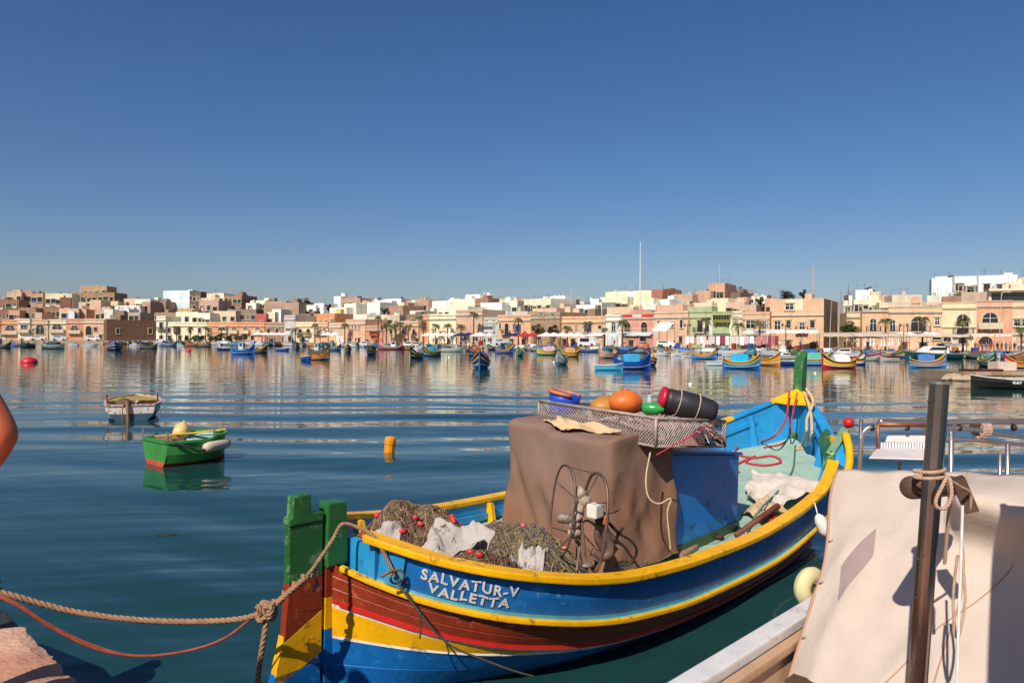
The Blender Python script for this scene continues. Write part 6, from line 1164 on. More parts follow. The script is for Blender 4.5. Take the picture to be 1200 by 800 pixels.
def lettering():
    arc = [(0, .1)]; s = .1
    while s < 4: d = .01; q = math.hypot(d, gb(s + d) - gb(s)); arc.append((arc[-1][0] + q, s + d)); s += d
    ss_ = crv(arc[::4])
    WT = paint('letter_white', 'DCD6CC', var=.12, rough=.6, chips=('3A6EA0', .2))
    for body, u0, top, size, wid in (('SALVATUR-V', .49, .065, .083, .72), ('VALLETTA', .56, .163, .076, .60)):
        c = bpy.data.curves.new('lettering', 'FONT'); c.body = body; c.size = size * 1.38; c.offset = .0035; c.space_character = 1.18; c.resolution_u = 3
        t = bpy.data.objects.new('tmp', c); C.objects.link(t); me = bpy.data.meshes.new_from_object(t.evaluated_get(bpy.context.evaluated_depsgraph_get())); bpy.data.objects.remove(t)
        bm = bmesh.new(); bm.from_mesh(me); bmesh.ops.subdivide_edges(bm, edges=[e for e in bm.edges if e.calc_length() > .03], cuts=2); bmesh.ops.triangulate(bm, faces=bm.faces)
        x1 = max(v.co.x for v in bm.verts); rnd = random.Random(4)
        for v in bm.verts:
            s = ss_(u0 + v.co.x / x1 * wid); z = gz(s) - top - size + v.co.y * .95 + .006 * math.sin(v.co.x * 23 + len(body)) + .004 * math.sin(v.co.x * 57)
            k = (z - rub(s) - .02) / (gz(s) - rub(s) - .02)
            nx = Vector((gb(s + .02) - gb(s - .02), .04)).normalized(); w_ = -.025 + .006
            v.co = Vector((s - nx.x * .0, -(gt(s, z) + w_), z)) + Vector((-nx.x, -nx.y, 0)) * .004
        bm.to_mesh(me); bm.free(); me.materials.clear(); me.materials.append(WT); place(me, 'lettering', LZ)
lettering()
# ---- engine casing and the canvas-covered wheel box
CANVAS = mat('brown_canvas', '94786A', .92, .13, 1.3, .02, 2.2, k=.76, spec=.1, vcol='8A6650')
def casing():
    b = MB(); t0 = .9; b.hexa([(3.35, -t0, .42), (5.0, -t0 - .02, .5), (5.0, .75, .5), (3.35, .75, .42), (3.35, -t0, 1.56), (5.0, -t0 - .02, 1.37), (5.0, .75, 1.37), (3.35, .75, 1.56)]); bevel(b.build('engine_casing', paint('casing_blue', '1E7CC8', var=.12, scale=1.2, chips=('0B3A74', .22)), LZ), .02, 2)
    b = MB(); b.hexa([(3.4, -t0 - .012, .44), (5.02, -t0 - .032, .5), (5.02, -t0 + .1, .5), (3.4, -t0 + .1, .44), (3.4, -t0 - .012, .57), (5.02, -t0 - .032, .61), (5.02, -t0 + .1, .61), (3.4, -t0 + .1, .57)]); b.build('casing_skirt', paint('skirt_green', '3E5A32', var=.2), LZ)
    b = MB(); b.prism([(3.35, -t0 - .02, 1.565), (5.04, -t0 - .04, 1.375), (5.04, .8, 1.375), (3.35, .8, 1.565)], (0, 0, .025)); b.build('casing_top', paint('casing_blue2', '15569C', var=.1), LZ)
    for s, z in ((3.9, .64), (4.3, .66), (4.7, .68), (4.9, 1.3)): q = MB(); q.ball((s, -t0 - .022, z), .011, 8); q.build('rivet', mat('bolt_dark', '2A2422', .5), LZ)
casing()
def canvas_cover():
    """stiff canvas hung over the wheel box: top, sides and hem, creased and sagging"""
    x0, x1, y0, y1, zt, zb = 2.52, 3.45, -.80, .58, 1.735, .5
    b = MB(); N = 26; per = []
    m = 30
    cs = [(x1, y0), (x0, y0), (x0, y1), (x1, y1)]   # starboard-forward, starboard-aft, port-aft, port-forward
    pts = []
    for (a, c), n in (((cs[0], cs[1]), 22), ((cs[1], cs[2]), 40), ((cs[2], cs[3]), 22)):
        for i in range(n): pts.append((a[0] + (c[0] - a[0]) * i / n, a[1] + (c[1] - a[1]) * i / n))
    pts.append(cs[3])
    cx, cy = (x0 + x1) / 2, (y0 + y1) / 2; rows = []
    def corner_round(p, r=.07):
        x, y = p; dx0 = x - x0
        for c in (y0, y1):
            if abs(y - c) < r and dx0 < r:
                ex, ey = (x0 + r, c + (r if c == y0 else -r)); v = Vector((x - ex, y - ey)); 
                if v.length > r: v = v.normalized() * r
                return ex + v.x, ey + v.y
        return x, y
    for j in range(N + 1):
        f = j / N; row = []
        for i, p in enumerate(pts):
            x, y = corner_round(p); y = y * (1 + .22 * (x - x0) / (x1 - x0)) if y < 0 else y; n_ = Vector((x - cx, y - cy)).normalized()
            q = Vector((x * 1.0, y * 1.0, f * 1.2))
            cr = .04 * nz(q, 1.7, 3) + .08 * (.3 - abs(nz((x * 2.4 + f * 1.2, y * 2.4 + f * .9, f * .8), 1, 31))) * min(1, f * 3) + .07 * (.3 - abs(nz((x * 5 - f * 2.2, y * 5 + f * 1.6, f * 1.5), 1, 37))) * min(1, f * 2) + .035 * nz((x * 5, y * 5, f * 1.4), 1, 5) * f + .012 * nz((x * 2.2 + f * 3, y * 2.2 - f * 3, f * 2), 1, 9)
            flare = .05 * f ** 2 + .04 * max(0, 1 - abs(y - y0) / .3) * f
            o_ = cr + flare * .6 - .035
            z = zt + (zb - zt) * f + .02 * nz(q, 2.5, 8) * f + (.06 * nz((x * 2, y * 2, 0), 1, 12) if j == N else 0) + (.03 if y < y0 + .05 else 0)
            if y > 0: z += .07
            row.append((x + n_.x * o_, y + n_.y * o_, z))
        rows.append(row)
    k = len(pts); vs = [v for r in rows for v in r]; b.add(vs, [(j * k + i, j * k + i + 1, (j + 1) * k + i + 1, (j + 1) * k + i) for j in range(N) for i in range(k - 1)])
    # top sheet with rounded shoulder
    def topf(u, v):
        i = u * (k - 1); i0 = min(int(i), k - 2); p = Vector(rows[0][i0]).lerp(Vector(rows[0][i0 + 1]), i - i0); c = Vector((x1 - .02, cy + (p.y - cy) * .98, p.z + .01)); q = p.lerp(c, v)
        q.z += .035 * math.sin(min(1, v * 6) * math.pi / 2) + .02 * nz(q, 3, 2) * min(1, v * 5); return tuple(q)
    b.grid(topf, k - 1, 12)
    o = b.build('canvas_cover', CANVAS, LZ, True, fix=True)
    bm = bmesh.new(); bm.from_mesh(o.data); bmesh.ops.remove_doubles(bm, verts=bm.verts, dist=.004); bmesh.ops.recalc_face_normals(bm, faces=bm.faces); bmesh.ops.smooth_vert(bm, verts=bm.verts, factor=.12, use_axis_x=True, use_axis_y=True, use_axis_z=True); bm.to_mesh(o.data); bm.free()
    md = o.modifiers.new('t', 'SOLIDIFY'); md.thickness = .006; md = o.modifiers.new('s', 'SUBSURF'); md.levels = 1; md.render_levels = 1
    hb = MB(); hb.tube([Vector(q) for q in rows[N]], .010, 6); hb.build('hem', mat('canvas_hem', '7A5A48', .95, .2, 6), LZ, True)
    for i in range(3, k - 2, 8): e = MB(); p = Vector(rows[N - 1][i]); nn = Vector((p.x - cx, p.y - cy, 0)).normalized(); e.lathe([(.008, 0), (.016, .0), (.016, .006), (.008, .006)], 10, p + nn * .008, 0, nn); e.build('eyelet', STEEL, LZ, True)
    # lashing that hangs down the side of the canvas
    R_ = MB(); R_.tube(spline([WB(762, 530, 6.95), WB(757, 560, 6.85), WB(760, 582, 6.8), WB(772, 590, 6.8), WB(786, 584, 6.85), WB(782, 600, 6.85), WB(784, 625, 6.85), WB(786, 645, 6.85)], 40), .008, 5); R_.build('lashing', mat('rope_cream', 'C8B090', .9, .2, 20), LZ, True)
canvas_cover()
def W(o): o.matrix_world = BM; return o
# ---- net cage on the casing
def cage():
    a = WBz(768, 523, 1.68); l = WBz(631, 498, 1.74); r = WBz(849, 523, 1.56)
    n_ = r - a; m_ = l - a; o = bpy.data.objects.new('net_cage', None); C.objects.link(o); W(o); tag(o, 'low galvanised wire-mesh cage full of nets on top of the boat casing', 'cage')
    h = .27; hz = Vector((0, 0, h)); c4 = [a, r, r + m_, l]
    b = MB()
    for i in range(4):
        p, q = c4[i], c4[(i + 1) % 4]; b.tube([p, q], .014, 6); b.tube([p + hz, q + hz], .017, 6); b.tube([p, p + hz], .016, 6)
        if i in (0, 3): pass
    b.build('frame', mat('cage_frame', 'A8968A', .6, .3, 9, metal=.3), o, True)
    s = MB()
    for i in range(4):   # diamond mesh panels
        p, q = c4[i], c4[(i + 1) % 4]; L = (q - p).length; d = (q - p) / L; pit = .04; nn = int((L + h) / pit)
        off = d.cross(Vector((0, 0, 1))) * .004
        for k in range(-int(h / pit) - 1, nn):
            for sg in (1, -1):
                x0 = k * pit if sg > 0 else k * pit + h
                x0_, z0_, x1_, z1_ = (k * pit, 0, k * pit + h, h) if sg > 0 else (k * pit + h, 0, k * pit, h)
                # clip to the panel
                pts = []
                for t_ in (0, 1):
                    x = x0_ + (x1_ - x0_) * t_; pts.append((x, z0_ + (z1_ - z0_) * t_))
                (xa, za), (xb, zb_) = pts; lo, hi = 0, 1
                dx = xb - xa
                for lim, sgn in ((0, 1), (L, -1)):
                    ta = (lim - xa) / dx
                    if (dx > 0) == (sgn > 0): lo = max(lo, ta)
                    else: hi = min(hi, ta)
                if hi - lo < .02: continue
                f = lambda t_: p + d * (xa + dx * t_) + Vector((0, 0, za + (zb_ - za) * t_)) + off * sg
                s.tube([f(lo), f(hi)], 0.0042, 3, caps=False)
    e = s.build('wire_mesh', mat('mesh_wire', 'B4A8A0', .55, .3, 14, metal=.4), o, fix=False); e['kind'] = 'stuff'
    b = MB(); b.add([c4[0] + Vector((0, 0, .01)), c4[1] + Vector((0, 0, .01)), c4[2] + Vector((0, 0, .01)), c4[3] + Vector((0, 0, .01))], [(0, 1, 2, 3)]); b.prism([v + Vector((0, 0, -.015)) for v in c4], (0, 0, .02)); b.build('tray', mat('tray_wood', '6A5648', .9, .3, 5), o)
    return a, n_, m_
CA, CN, CM = cage()
def CP(u, v, z=0): return CA + CN * u + CM * v + Vector((0, 0, z))   # u along the boat, v towards port, inside the cage
# ---- heaps of net
def heap(name, cen, rx, ry, h, rz, label, seed, cols, nstr=420, floats=(), lay='N', fl_col='D0383C', ragged=.25, sr=.004):
    rnd = random.Random(seed); o = bpy.data.objects.new(name, None); C.objects.link(o); W(o); tag(o, label, 'net' if 'net' in name else 'heap')
    cs, sn = math.cos(rz), math.sin(rz)
    def hgt(x, y):
        r = math.hypot(x, y); k = max(0, 1 - r * r); n1 = nz((x * 1.6, y * 1.6, 0), 1, seed); return h * (k ** .6) * (1 + .45 * n1) + h * .13 * nz((x * 5, y * 5, 0), 1, seed + 1) * k ** .3
    def pt(x, y, dz_=0): return Vector((cen[0] + (x * rx * cs - y * ry * sn), cen[1] + (x * rx * sn + y * ry * cs), cen[2] + hgt(x, y) + dz_))
    b = MB(); b.grid(lambda u, v: tuple(pt(v * math.cos(u * 6.2832) * (1 + ragged * nz((math.cos(u * 6.28), math.sin(u * 6.28), 0), 2, seed)), v * math.sin(u * 6.2832) * (1 + ragged * nz((math.cos(u * 6.28), math.sin(u * 6.28), 0), 2, seed)), .015 * nz((u * 40, v * 20, 0), 1, 3))), 56, 20); b.build('mound', cols[0], o, True, fix=True)
    for ci, cm in enumerate(cols[1:]):
        s = MB()
        for k in range(nstr // (len(cols) - 1)):
            x, y = rnd.gauss(0, .45), rnd.gauss(0, .45); a = rnd.uniform(0, 6.28); ps = []; st = rnd.uniform(.02, .05); cv_ = rnd.uniform(-.35, .35); lift = rnd.uniform(.002, .02)
            for q in range(rnd.randint(9, 20)):
                if x * x + y * y > 1.02: break
                ps.append(pt(x, y, lift + .006 * math.sin(q * 1.7 + k))); x += math.cos(a) * st; y += math.sin(a) * st; a += cv_ + rnd.gauss(0, .25)
            if len(ps) > 3: s.tube(ps, sr * rnd.uniform(.6, 1.3), 3, caps=False)
        e = s.build('twine', cm, o, fix=False); e['kind'] = 'stuff'
    for fx, fy in floats:
        q = MB(); p = pt(fx, fy, .02); ax = Vector((rnd.gauss(0, 1), rnd.gauss(0, 1), .3)).normalized(); q.lathe([(.006, -.03), (.016, -.027), (.023, -.01), (.023, .01), (.016, .027), (.006, .03)], 10, p, 0, ax); q.build('float', paint('float_' + fl_col, fl_col, var=.2, scale=9), o, True)
    HEAPS.append((cen, rx, ry, cs, sn, hgt)); return pt
HEAPS = []
def heap_z(s, y):
    z = dz(max(.3, s)) + .02
    for cen, rx, ry, cs, sn, hgt in HEAPS:
        a, b = s - cen[0], y - cen[1]; x_ = (a * cs + b * sn) / rx; y_ = (-a * sn + b * cs) / ry
        if x_ * x_ + y_ * y_ < 1.1: z = max(z, cen[2] + hgt(x_, y_))
    return z
NB = mat('net_dark', '4A382E', .97, .35, 14, .02, 60, k=.8, spec=.1); NO = mat('twine_olive', '857852', .9, .3, 12, k=.8); NR = mat('twine_rust', '7C5046', .9, .3, 12, k=.85); NT = mat('twine_tan', 'A08C68', .9, .2, 12, k=.85); NV = mat('twine_violet', '554858', .9, .2, 12)
rf = random.Random(12)
fl = lambda n, s=.7: [(rf.uniform(-s, s), rf.uniform(-s, s)) for _ in range(n)]
heap('fishing_net', Vector((1.0, .2, .6)), .62, .58, .58, .4, 'tall heap of rust-brown fishing net with red floats beside the stern', 3, [NB, NR, NO, NR, NT], 1100, fl(12) + [(.2, -.55), (.3, -.6), (-.2, -.2), (.55, -.3), (.1, -.6), (.75, -.2)])
heap('fishing_net', Vector((1.62, -.42, .48)), .68, .66, .56, .75, 'broad heap of olive fishing net with pale floats against the brown canvas', 6, [NB, NO, NT, NO, NV], 1300, fl(12), fl_col='D06A6A')
heap('fishing_net', Vector((.95, -.62, .66)), .42, .42, .3, .2, 'low dark fold of fishing net along the yellow gunwale', 8, [NB, NR, NO], 500, fl(5), fl_col='C8343A')
# ---- cloths
def cloth(name, cor, amp, label, m, seed=1, cat='cloth', n=26, sag=0):
    """crumpled sheet spanned by four corners (boat coordinates)"""
    a, b_, c, d = [Vector(q) for q in cor]; mb = MB()
    def f(u, v):
        p = (a * (1 - u) + b_ * u) * (1 - v) + (d * (1 - u) + c * u) * v; q = (u * 3 + seed, v * 3, 0)
        k = amp * (nz(q, .8, seed) * 1.6 + .55 * nz(q, 2.1, seed + 1) + .16 * nz(q, 5, seed + 2)); p.z += k + amp * .5 - sag * math.sin(math.pi * u) * math.sin(math.pi * v); p.x += .5 * amp * nz(q, 2, seed + 4); p.y += .5 * amp * nz(q, 2, seed + 5); return tuple(p)
    mb.grid(f, n, n); o = mb.build(name, m, None, True, fix=False); W(o); md = o.modifiers.new('t', 'SOLIDIFY'); md.thickness = .006; return tag(o, label, cat)
WC = mat('white_sacking', 'CFC5BC', .95, .14, 4, .008, 12, k=.72, spec=.1)
def drape(name, cs_, cy_, lx, ly, rz, amp, label, seed, cat='cloth'):
    """sheet fallen over the heaps: follows them, with folds of its own and a ragged edge"""
    b = MB(); c, sn = math.cos(rz), math.sin(rz); n = 40
    def f(u, v):
        e = .16 * nz((u * 4, v * 4, 0), 1, seed + 7); a = (u - .5) * lx * (1 + e); d = (v - .5) * ly * (1 - e); x = cs_ + a * c - d * sn; y = cy_ + a * sn + d * c
        q = (u * 2.6, v * 2.6, 0); k = amp * (nz(q, 1, seed) + .6 * (.4 - abs(nz(q, 1.9, seed + 1))) + .25 * nz(q, 4.5, seed + 2)); zz = sum(heap_z(x + i_, y + j_) for i_ in (-.05, 0, .05) for j_ in (-.05, 0, .05)) / 9
        return (x + .4 * k, y + .3 * k, zz + .03 + abs(k) * .9)
    b.grid(f, n, n); o = b.build(name, WC, None, True, fix=False); W(o); md = o.modifiers.new('t', 'SOLIDIFY'); md.thickness = .006; return tag(o, label, cat)
drape('sack_cloth', .5, .08, .36, .34, .6, .09, 'white sacking poking up between the stern and the tall net heap', 2)
drape('sack_cloth', 1.02, -.34, .42, .5, .5, .10, 'crumpled white sacking lying between the two net heaps', 5)
drape('plastic_bag', 1.34, -.84, .36, .24, .5, .10, 'torn white bag in front of the olive net heap', 9, 'bag')
cloth('canvas_rag', [Vector((2.62, .12, 1.82)), Vector((2.62, -.22, 1.80)), Vector((2.85, -.72, 1.80)), Vector((2.98, .1, 1.83))], .05, 'folded cream rag lying on the brown canvas below the cage', mat('rag_cream', 'D8B88C', .95, .12, 3, k=.85), 3, 'rag')
cloth('sail_cloth', [WBz(872, 585, .62), WBz(905, 600, .62), WBz(968, 575, .75), WBz(880, 555, .72)], .09, 'off-white sheet bunched on the deck forward of the blue casing', mat('sheet_cream', 'E0D2C2', .95, .08, 3, .003, 25, k=.85), 7, n=32)
cloth('sail_cloth', [WBz(868, 600, .58), WBz(892, 612, .58), WBz(925, 600, .64), WBz(900, 586, .66)], .06, 'buff cloth strip beside the brown pole on deck', mat('buff', 'CFAE88', .95, .1, 3, k=.85), 11)
# ---- things in the cage
def cage_gear():
    heap('net_pile', CP(.5, .42, .02), .62, .75, .26, .3, 'pale pinkish net pile inside the wire cage', 21, [mat('net_pink', '9A7468', .95, .3, 10, .02, 50), mat('twine_pink', 'B8827C', .9, .3, 12), mat('twine_white', 'C8BCB0', .9, .2, 12), NV], 500, ())
    heap('net_pile', CP(.62, .1, .02), .45, .2, .2, 1.5, 'dark net pile at the front corner of the wire cage', 24, [NB, NV, NR, mat('twine_white', 'C8BCB0', .9)], 400, ())
    o = bpy.data.objects.new('tub', None); C.objects.link(o); W(o); tag(o, 'blue plastic tub standing in the cage end', 'tub'); c = WB(661, 470, 8.35)
    b = MB(); ax = Vector((.1, -.15, 1)); b.lathe([(.11, -.28), (.15, -.27), (.175, .0), (.18, .08), (.165, .085), (.15, -.2), (.001, -.22)], 18, c, 0, ax); b.build('body', paint('tub_blue', '1C4CC0', var=.1), o, True)
    b = MB(); q = Vector((0, 0, 1)).rotation_difference(ax.normalized()); b.tube([c + q @ Vector((.185 * math.cos(a), .185 * math.sin(a), .09)) for a in [i * math.pi / 16 for i in range(-2, 22)]], .022, 7); b.build('rim_wrap', paint('tub_orange', 'C87A48', var=.2), o, True)
    for px, py, D, r, col, lab, sq in ((733, 471, 7.9, .16, 'E8722A', 'bright orange pumpkin-like net buoy in the cage', (1.25, 1.1, .82)), (712, 476, 8.1, .16, 'C08432', 'mustard brown net buoy beside the orange one', (1.5, 1.1, .72))):
        c = WB(px, py, D); b = MB(); b.ball((0, 0, 0), r, 24, 0, sq); b.v = [(x * (1 - .04 * abs(math.sin(3 * math.atan2(y, x)))), y * (1 - .04 * abs(math.sin(3 * math.atan2(y, x)))), z) for x, y, z in b.v]; b.v = [(x + c.x, y + c.y, z + c.z) for x, y, z in b.v]; b.lathe([(.02, 0), (.018, .012), (.008, .016)], 10, (c.x, c.y, c.z + r * sq[2] - .004)); W(tag(b.build('net_buoy', paint('nb_' + col, col, var=.12, rough=.5), None, True), lab, 'buoy'))
    # black barrel with red lid lying on the nets
    p0 = WB(779, 467, 7.75); p1 = WB(838, 483, 7.75); d = (p1 - p0); L = d.length; o = bpy.data.objects.new('barrel', None); C.objects.link(o); W(o); tag(o, 'black plastic barrel with a red lid lying across the cage', 'barrel')
    R_ = .125; b = MB(); b.lathe([(.0, .01), (R_ * .9, .0), (R_ * .98, .05), (R_ * .95, .12), (R_ * 1.08, .16), (R_ * 1.1, L * .6), (R_ * 1.03, L * .64), (R_ * 1.06, L * .68), (R_ * .98, L * .9), (R_ * .8, L), (.0, L + .01)], 22, p0, 0, d); b.build('body', paint('barrel_black', '38343A', var=.2, k=.7, rough=.5), o, True)
    b = MB(); b.lathe([(.0, -.06), (R_ * .8, -.055), (R_ * .98, -.04), (R_ * 1.0, -.002), (.0, -.001)], 22, p0, 0, d); b.build('lid', paint('lid_red', 'C01E30', var=.1), o, True)
    for f in (.25, .62): b = MB(); q = Vector((0, 0, 1)).rotation_difference(d.normalized()); b.tube([p0 + d * f + q @ Vector((R_ * 1.12 * math.cos(a), R_ * 1.12 * math.sin(a), 0)) for a in [i * math.pi / 12 for i in range(24)]], .006, 5, closed=True); b.build('lashing', mat('rope_cream', 'C8B090', .9, .2, 20), o, True)
    a, c = WB(754, 478, 7.6), WB(778, 480, 7.5); b = MB(); d2 = c - a; b.lathe([(.05, 0), (.06, .02), (.062, d2.length * .7), (.02, d2.length * .9), (.02, d2.length)], 14, a, 0, d2); W(tag(b.build('bottle', paint('bottle_green', '2E9A4A', var=.1, rough=.25), None, True), 'green plastic bottle lying beside the black barrel', 'bottle'))
    a = WB(761, 474, 7.9); b = MB(); b.lathe([(.025, -.2), (.03, 0), (.03, .06), (.012, .09), (.012, .11)], 10, a); W(tag(b.build('bottle', paint('bottle_pale', 'A8C8B0', var=.1, rough=.3), None, True), 'small pale green bottle standing behind the green bottle', 'bottle'))
    rnd = random.Random(8)
    for k in range(6):
        c = CP(.12 + .13 * k, .035, .08 + .07 * rnd.random()); b = MB(); r = rnd.uniform(.05, .075); nn = Vector((rnd.uniform(-.6, .6), -1, rnd.uniform(-.3, .3))).normalized(); q = Vector((0, 0, 1)).rotation_difference(nn); b.tube([c + q @ Vector((r * math.cos(a), r * math.sin(a), 0)) for a in [i * math.pi / 9 for i in range(18)]], .011, 6, closed=True); W(tag(b.build('rubber_ring', mat('rubber', '2A2624', .7, .2, 9), None, True), 'dark rubber ring hung inside the cage mesh', 'ring', 'rubber rings in the cage'))
cage_gear()
# ---- net hauler on the starboard gunwale
def hauler():
    o = bpy.data.objects.new('net_hauler', None); C.objects.link(o); W(o); tag(o, 'rusty wire-wheel net hauler standing on the starboard gunwale', 'hauler')
    RS = mat('rusty_rod', '7A6456', .55, .35, 10, metal=.6); GM = mat('grimy_metal', '8A7C70', .6, .4, 8, .01, 30, metal=.5); BK = mat('black_hose', '1E1A1A', .5, .2, 8)
    n_ = Vector((.95, .3, .05)).normalized()
    def ringpts(px, py, D, rx, rz, n=40, tilt=0):
        c = Pd(px, py, D); side = Vector((-n_.y, n_.x, 0)); up = (Vector((0, 0, 1)) + n_ * tilt).normalized()
        out = []
        for k in range(n):
            a = 2 * math.pi * k / n; x = math.copysign(abs(math.cos(a)) ** .8, math.cos(a)) * rx; z = math.copysign(abs(math.sin(a)) ** .8, math.sin(a)) * rz; out.append(BI @ (c + side * x + up * z))
        return c, out
    c1, r1_ = ringpts(659, 597, 6.35, .25, .38, tilt=.12); c2, r2_ = ringpts(695, 613, 6.1, .25, .41, tilt=.12)
    for c, r, th in ((c1, r1_, .010), (c2, r2_, .014)):
        b = MB(); b.tube(r, th, 7, closed=True); w_ = b.build('wheel_rim', RS, o, True)
    hub = BI @ Pd(682, 590, 6.2); hubb = BI @ Pd(672, 625, 6.25)
    for r in (r1_, r2_):
        for k in (3, 10, 17, 24, 31, 37): b = MB(); b.tube([r[k], (hub if k < 20 else hubb)], .006, 5); b.build('spoke', RS, o)
    for k in (8, 28): b = MB(); b.tube([r1_[k], r2_[k]], .006, 5); b.build('spacer_rod', RS, o)
    def blob(px, py, D, r, sq, nm, m, sd):
        p = BI @ Pd(px, py, D); b = MB(); b.ball((0, 0, 0), r, 12, 0, sq); b.v = [(x + nz((x, y, z), 14, sd) * r * .5 + p.x, y + nz((x, y, z), 14, sd + 1) * r * .5 + p.y, z + nz((x, y, z), 14, sd + 2) * r * .5 + p.z) for x, y, z in b.v]; return b.build(nm, m, o, True)
    RW = mat('rope_grimy', 'B09A88', .95, .3, 20, .01, 60)
    for i, (px, py) in enumerate(((681, 577), (684, 585), (679, 595), (677, 605), (674, 615), (673, 624))): blob(px, py, 6.2, .05, (1.1, 1, 1), 'rope_winding', RW, i)
    a, c = BI @ Pd(655, 606, 6.25), BI @ Pd(674, 608, 6.2); b = MB(); b.lathe([(.0, 0), (.042, .0), (.045, .02), (.045, (c - a).length)], 16, a, 0, c - a); b.build('motor', GM, o, True)
    p = BI @ Pd(697, 598, 6.0); b = MB(); b.box(p.x - .05, p.x + .06, p.y - .05, p.y + .05, p.z - .055, p.z + .055); bevel(b.build('gear_box', paint('gear_white', 'D8D0C4', var=.15, chips=('8A7A6A', .3)), o), .012, 2)
    blob(703, 607, 6.1, .055, (1, 1, 1.1), 'coupling', BK, 20); blob(711, 609, 6.05, .035, (1, 1, 1.3), 'coupling_cap', paint('cap_orange', 'C8622A', var=.2), 22)
    for pts, r in (([(705, 615), (712, 630), (716, 645), (706, 652), (694, 645)], .04), ([(703, 612), (700, 630), (712, 648), (722, 640)], .03)): b = MB(); b.tube(spline([BI @ Pd(x, y, 6.12) for x, y in pts], 24), r, 9); b.build('drive_arm', mat('casting_brown', '6A5248', .65, .3, 9, .008, 30, metal=.3), o, True)
    for pts in ([(708, 606), (722, 622), (740, 634), (746, 646), (738, 660), (720, 662)], [(713, 611), (724, 625), (716, 640), (702, 655), (694, 668)], [(700, 600), (716, 601), (724, 598), (727, 596)], [(716, 640), (725, 625), (730, 618)]): b = MB(); b.tube(spline([BI @ Pd(x, y, 6.15) for x, y in pts], 30), .012 if pts[0][0] != 700 else .006, 6); b.build('hose', BK, o, True)
    for (x0, y0, x1, y1) in ((682, 612, 688, 672), (702, 640, 692, 672), (706, 648, 700, 668), (680, 640, 676, 668)): b = MB(); b.tube([BI @ Pd(x0, y0, 6.15), BI @ Pd(x1, y1, 6.05)], .011, 6); b.build('stand_leg', RS, o)
    blob(688, 662, 6.05, .04, (1.6, 1, .6), 'foot_clamp', GM, 30)
hauler()
# ---- ropes, poles and loose gear on the foredeck
RD_ROPE = mat('rope_red', 'C03038', .85, .2, 20); GN_ROPE = mat('rope_green', '3E7A72', .85, .25, 20); CR_ROPE = mat('rope_cream', 'C8B090', .9, .2, 20); BR_ROPE = mat('rope_tan', '9A7658', .95, .25, 25, .003, 120)
def deckrope(name, pts, r, m, label, laid=False, n=60):
    b = MB(); q = spline([Vector(p) for p in pts], n)
    if laid: rope(b, q, r)
    else: b.tube(q, r, 6)
    o = b.build(name, m, None, True); W(o); return tag(o, label, 'rope')
def D_(px, py, z=0, off=.02):
    """point where the sight line through a pixel meets the deck"""
    a, c = 5.0, 14.0; f = lambda D: (lambda q: q.z - dz(q.x) - (.07 * max(0, 1 - (q.y / max(.1, gt(q.x, dz(q.x)))) ** 2) if q.x > 5 else 0) - off)(WB(px, py, D))
    for _ in range(50):
        m_ = (a + c) / 2
        if f(m_) > 0: a = m_
        else: c = m_
    return WB(px, py, a)
deckrope('rope', [WB(925, 458, 12.1), WB(921, 490, 11.9), WB(908, 510, 11.5), D_(890, 518, .96), D_(868, 522, .93), D_(862, 530, .92), D_(880, 536, .9), D_(905, 534, .9), D_(915, 541, .88), D_(895, 545, .87), D_(874, 541, .88), D_(885, 534, .9), D_(862, 545, .87), D_(866, 553, .84)], .016, RD_ROPE, 'red rope coiled on the pale green foredeck', n=110)
deckrope('rope', [WB(934, 460, 12.0), WB(926, 500, 11.7), D_(925, 512, .99), D_(915, 520, .95), D_(895, 524, .94)], .012, RD_ROPE, 'second red line tied to the bow post')
deckrope('rope', [WB(945, 455, 12.1), WB(953, 470, 11.7), WB(946, 490, 11.5), WB(945, 505, 11.2), D_(940, 520, .95), D_(934, 526, .93), D_(945, 524, .94), WB(951, 508, 11.2), WB(950, 482, 11.6), WB(943, 460, 12.1)], .024, CR_ROPE, 'thick cream rope looped over the starboard bow', True, 90)
deckrope('rope', [D_(932, 522, .95), D_(930, 545, .88), D_(926, 556, .84), D_(912, 575, 0, .12), D_(895, 592, 0, .14), D_(882, 610, 0, .06), D_(876, 625)], .013, GN_ROPE, 'green rope running aft from the bow across the deck')
b = MB(); b.tube([D_(862, 627, 0, .06), D_(912, 592, 0, .28)], [.03, .035], 8); W(tag(b.build('wooden_pole', mat('pole_brown', '7A4430', .7, .3, 6, k=.9), None, True), 'short brown wooden pole lying on the deck by the gunwale', 'pole'))
b = MB(); p = D_(905, 610, .62); b.ball((0, 0, 0), .07, 12, 0, (1.8, 1, .6)); b.v = [(x + p.x, y + p.y, z + p.z + .03) for x, y, z in b.v]; W(tag(b.build('hand_float', paint('float_redd', 'B8282C', var=.1), None, True), 'red float wedged under the gunwale beside the pole', 'float'))
o_ = bpy.data.objects.new('wooden_fairlead', None); C.objects.link(o_); W(o_); tag(o_, 'weathered wooden fairlead block on deck beside the canvas', 'block'); p = D_(802, 646, .62); pu = Vector((1, .12, .02)).normalized()
b = MB(); b.bar(p - pu * .22, p + pu * .22, .15, .07); bevel(b.build('base', mat('old_wood', '9A7A62', .9, .25, 6, .006, 30, grain=(14, 2, 2)), o_), .02, 2)
b = MB(); b.bar(p - pu * .2 + Vector((0, .03, .055)), p + pu * .18 + Vector((0, .03, .07)), .05, .04); bevel(b.build('cheek', mat('old_wood2', 'A88A70', .9, .25, 6), o_), .012, 2)
b = MB(); b.lathe([(.05, 0), (.055, .02), (.03, .035)], 12, D_(843, 630, .56)); W(tag(b.build('deck_cap', mat('rust_iron', '5A3426', .8, .3, 12, .004, 40, metal=.3), None), 'small rusty filler cap set on the pale green side deck', 'cap'))
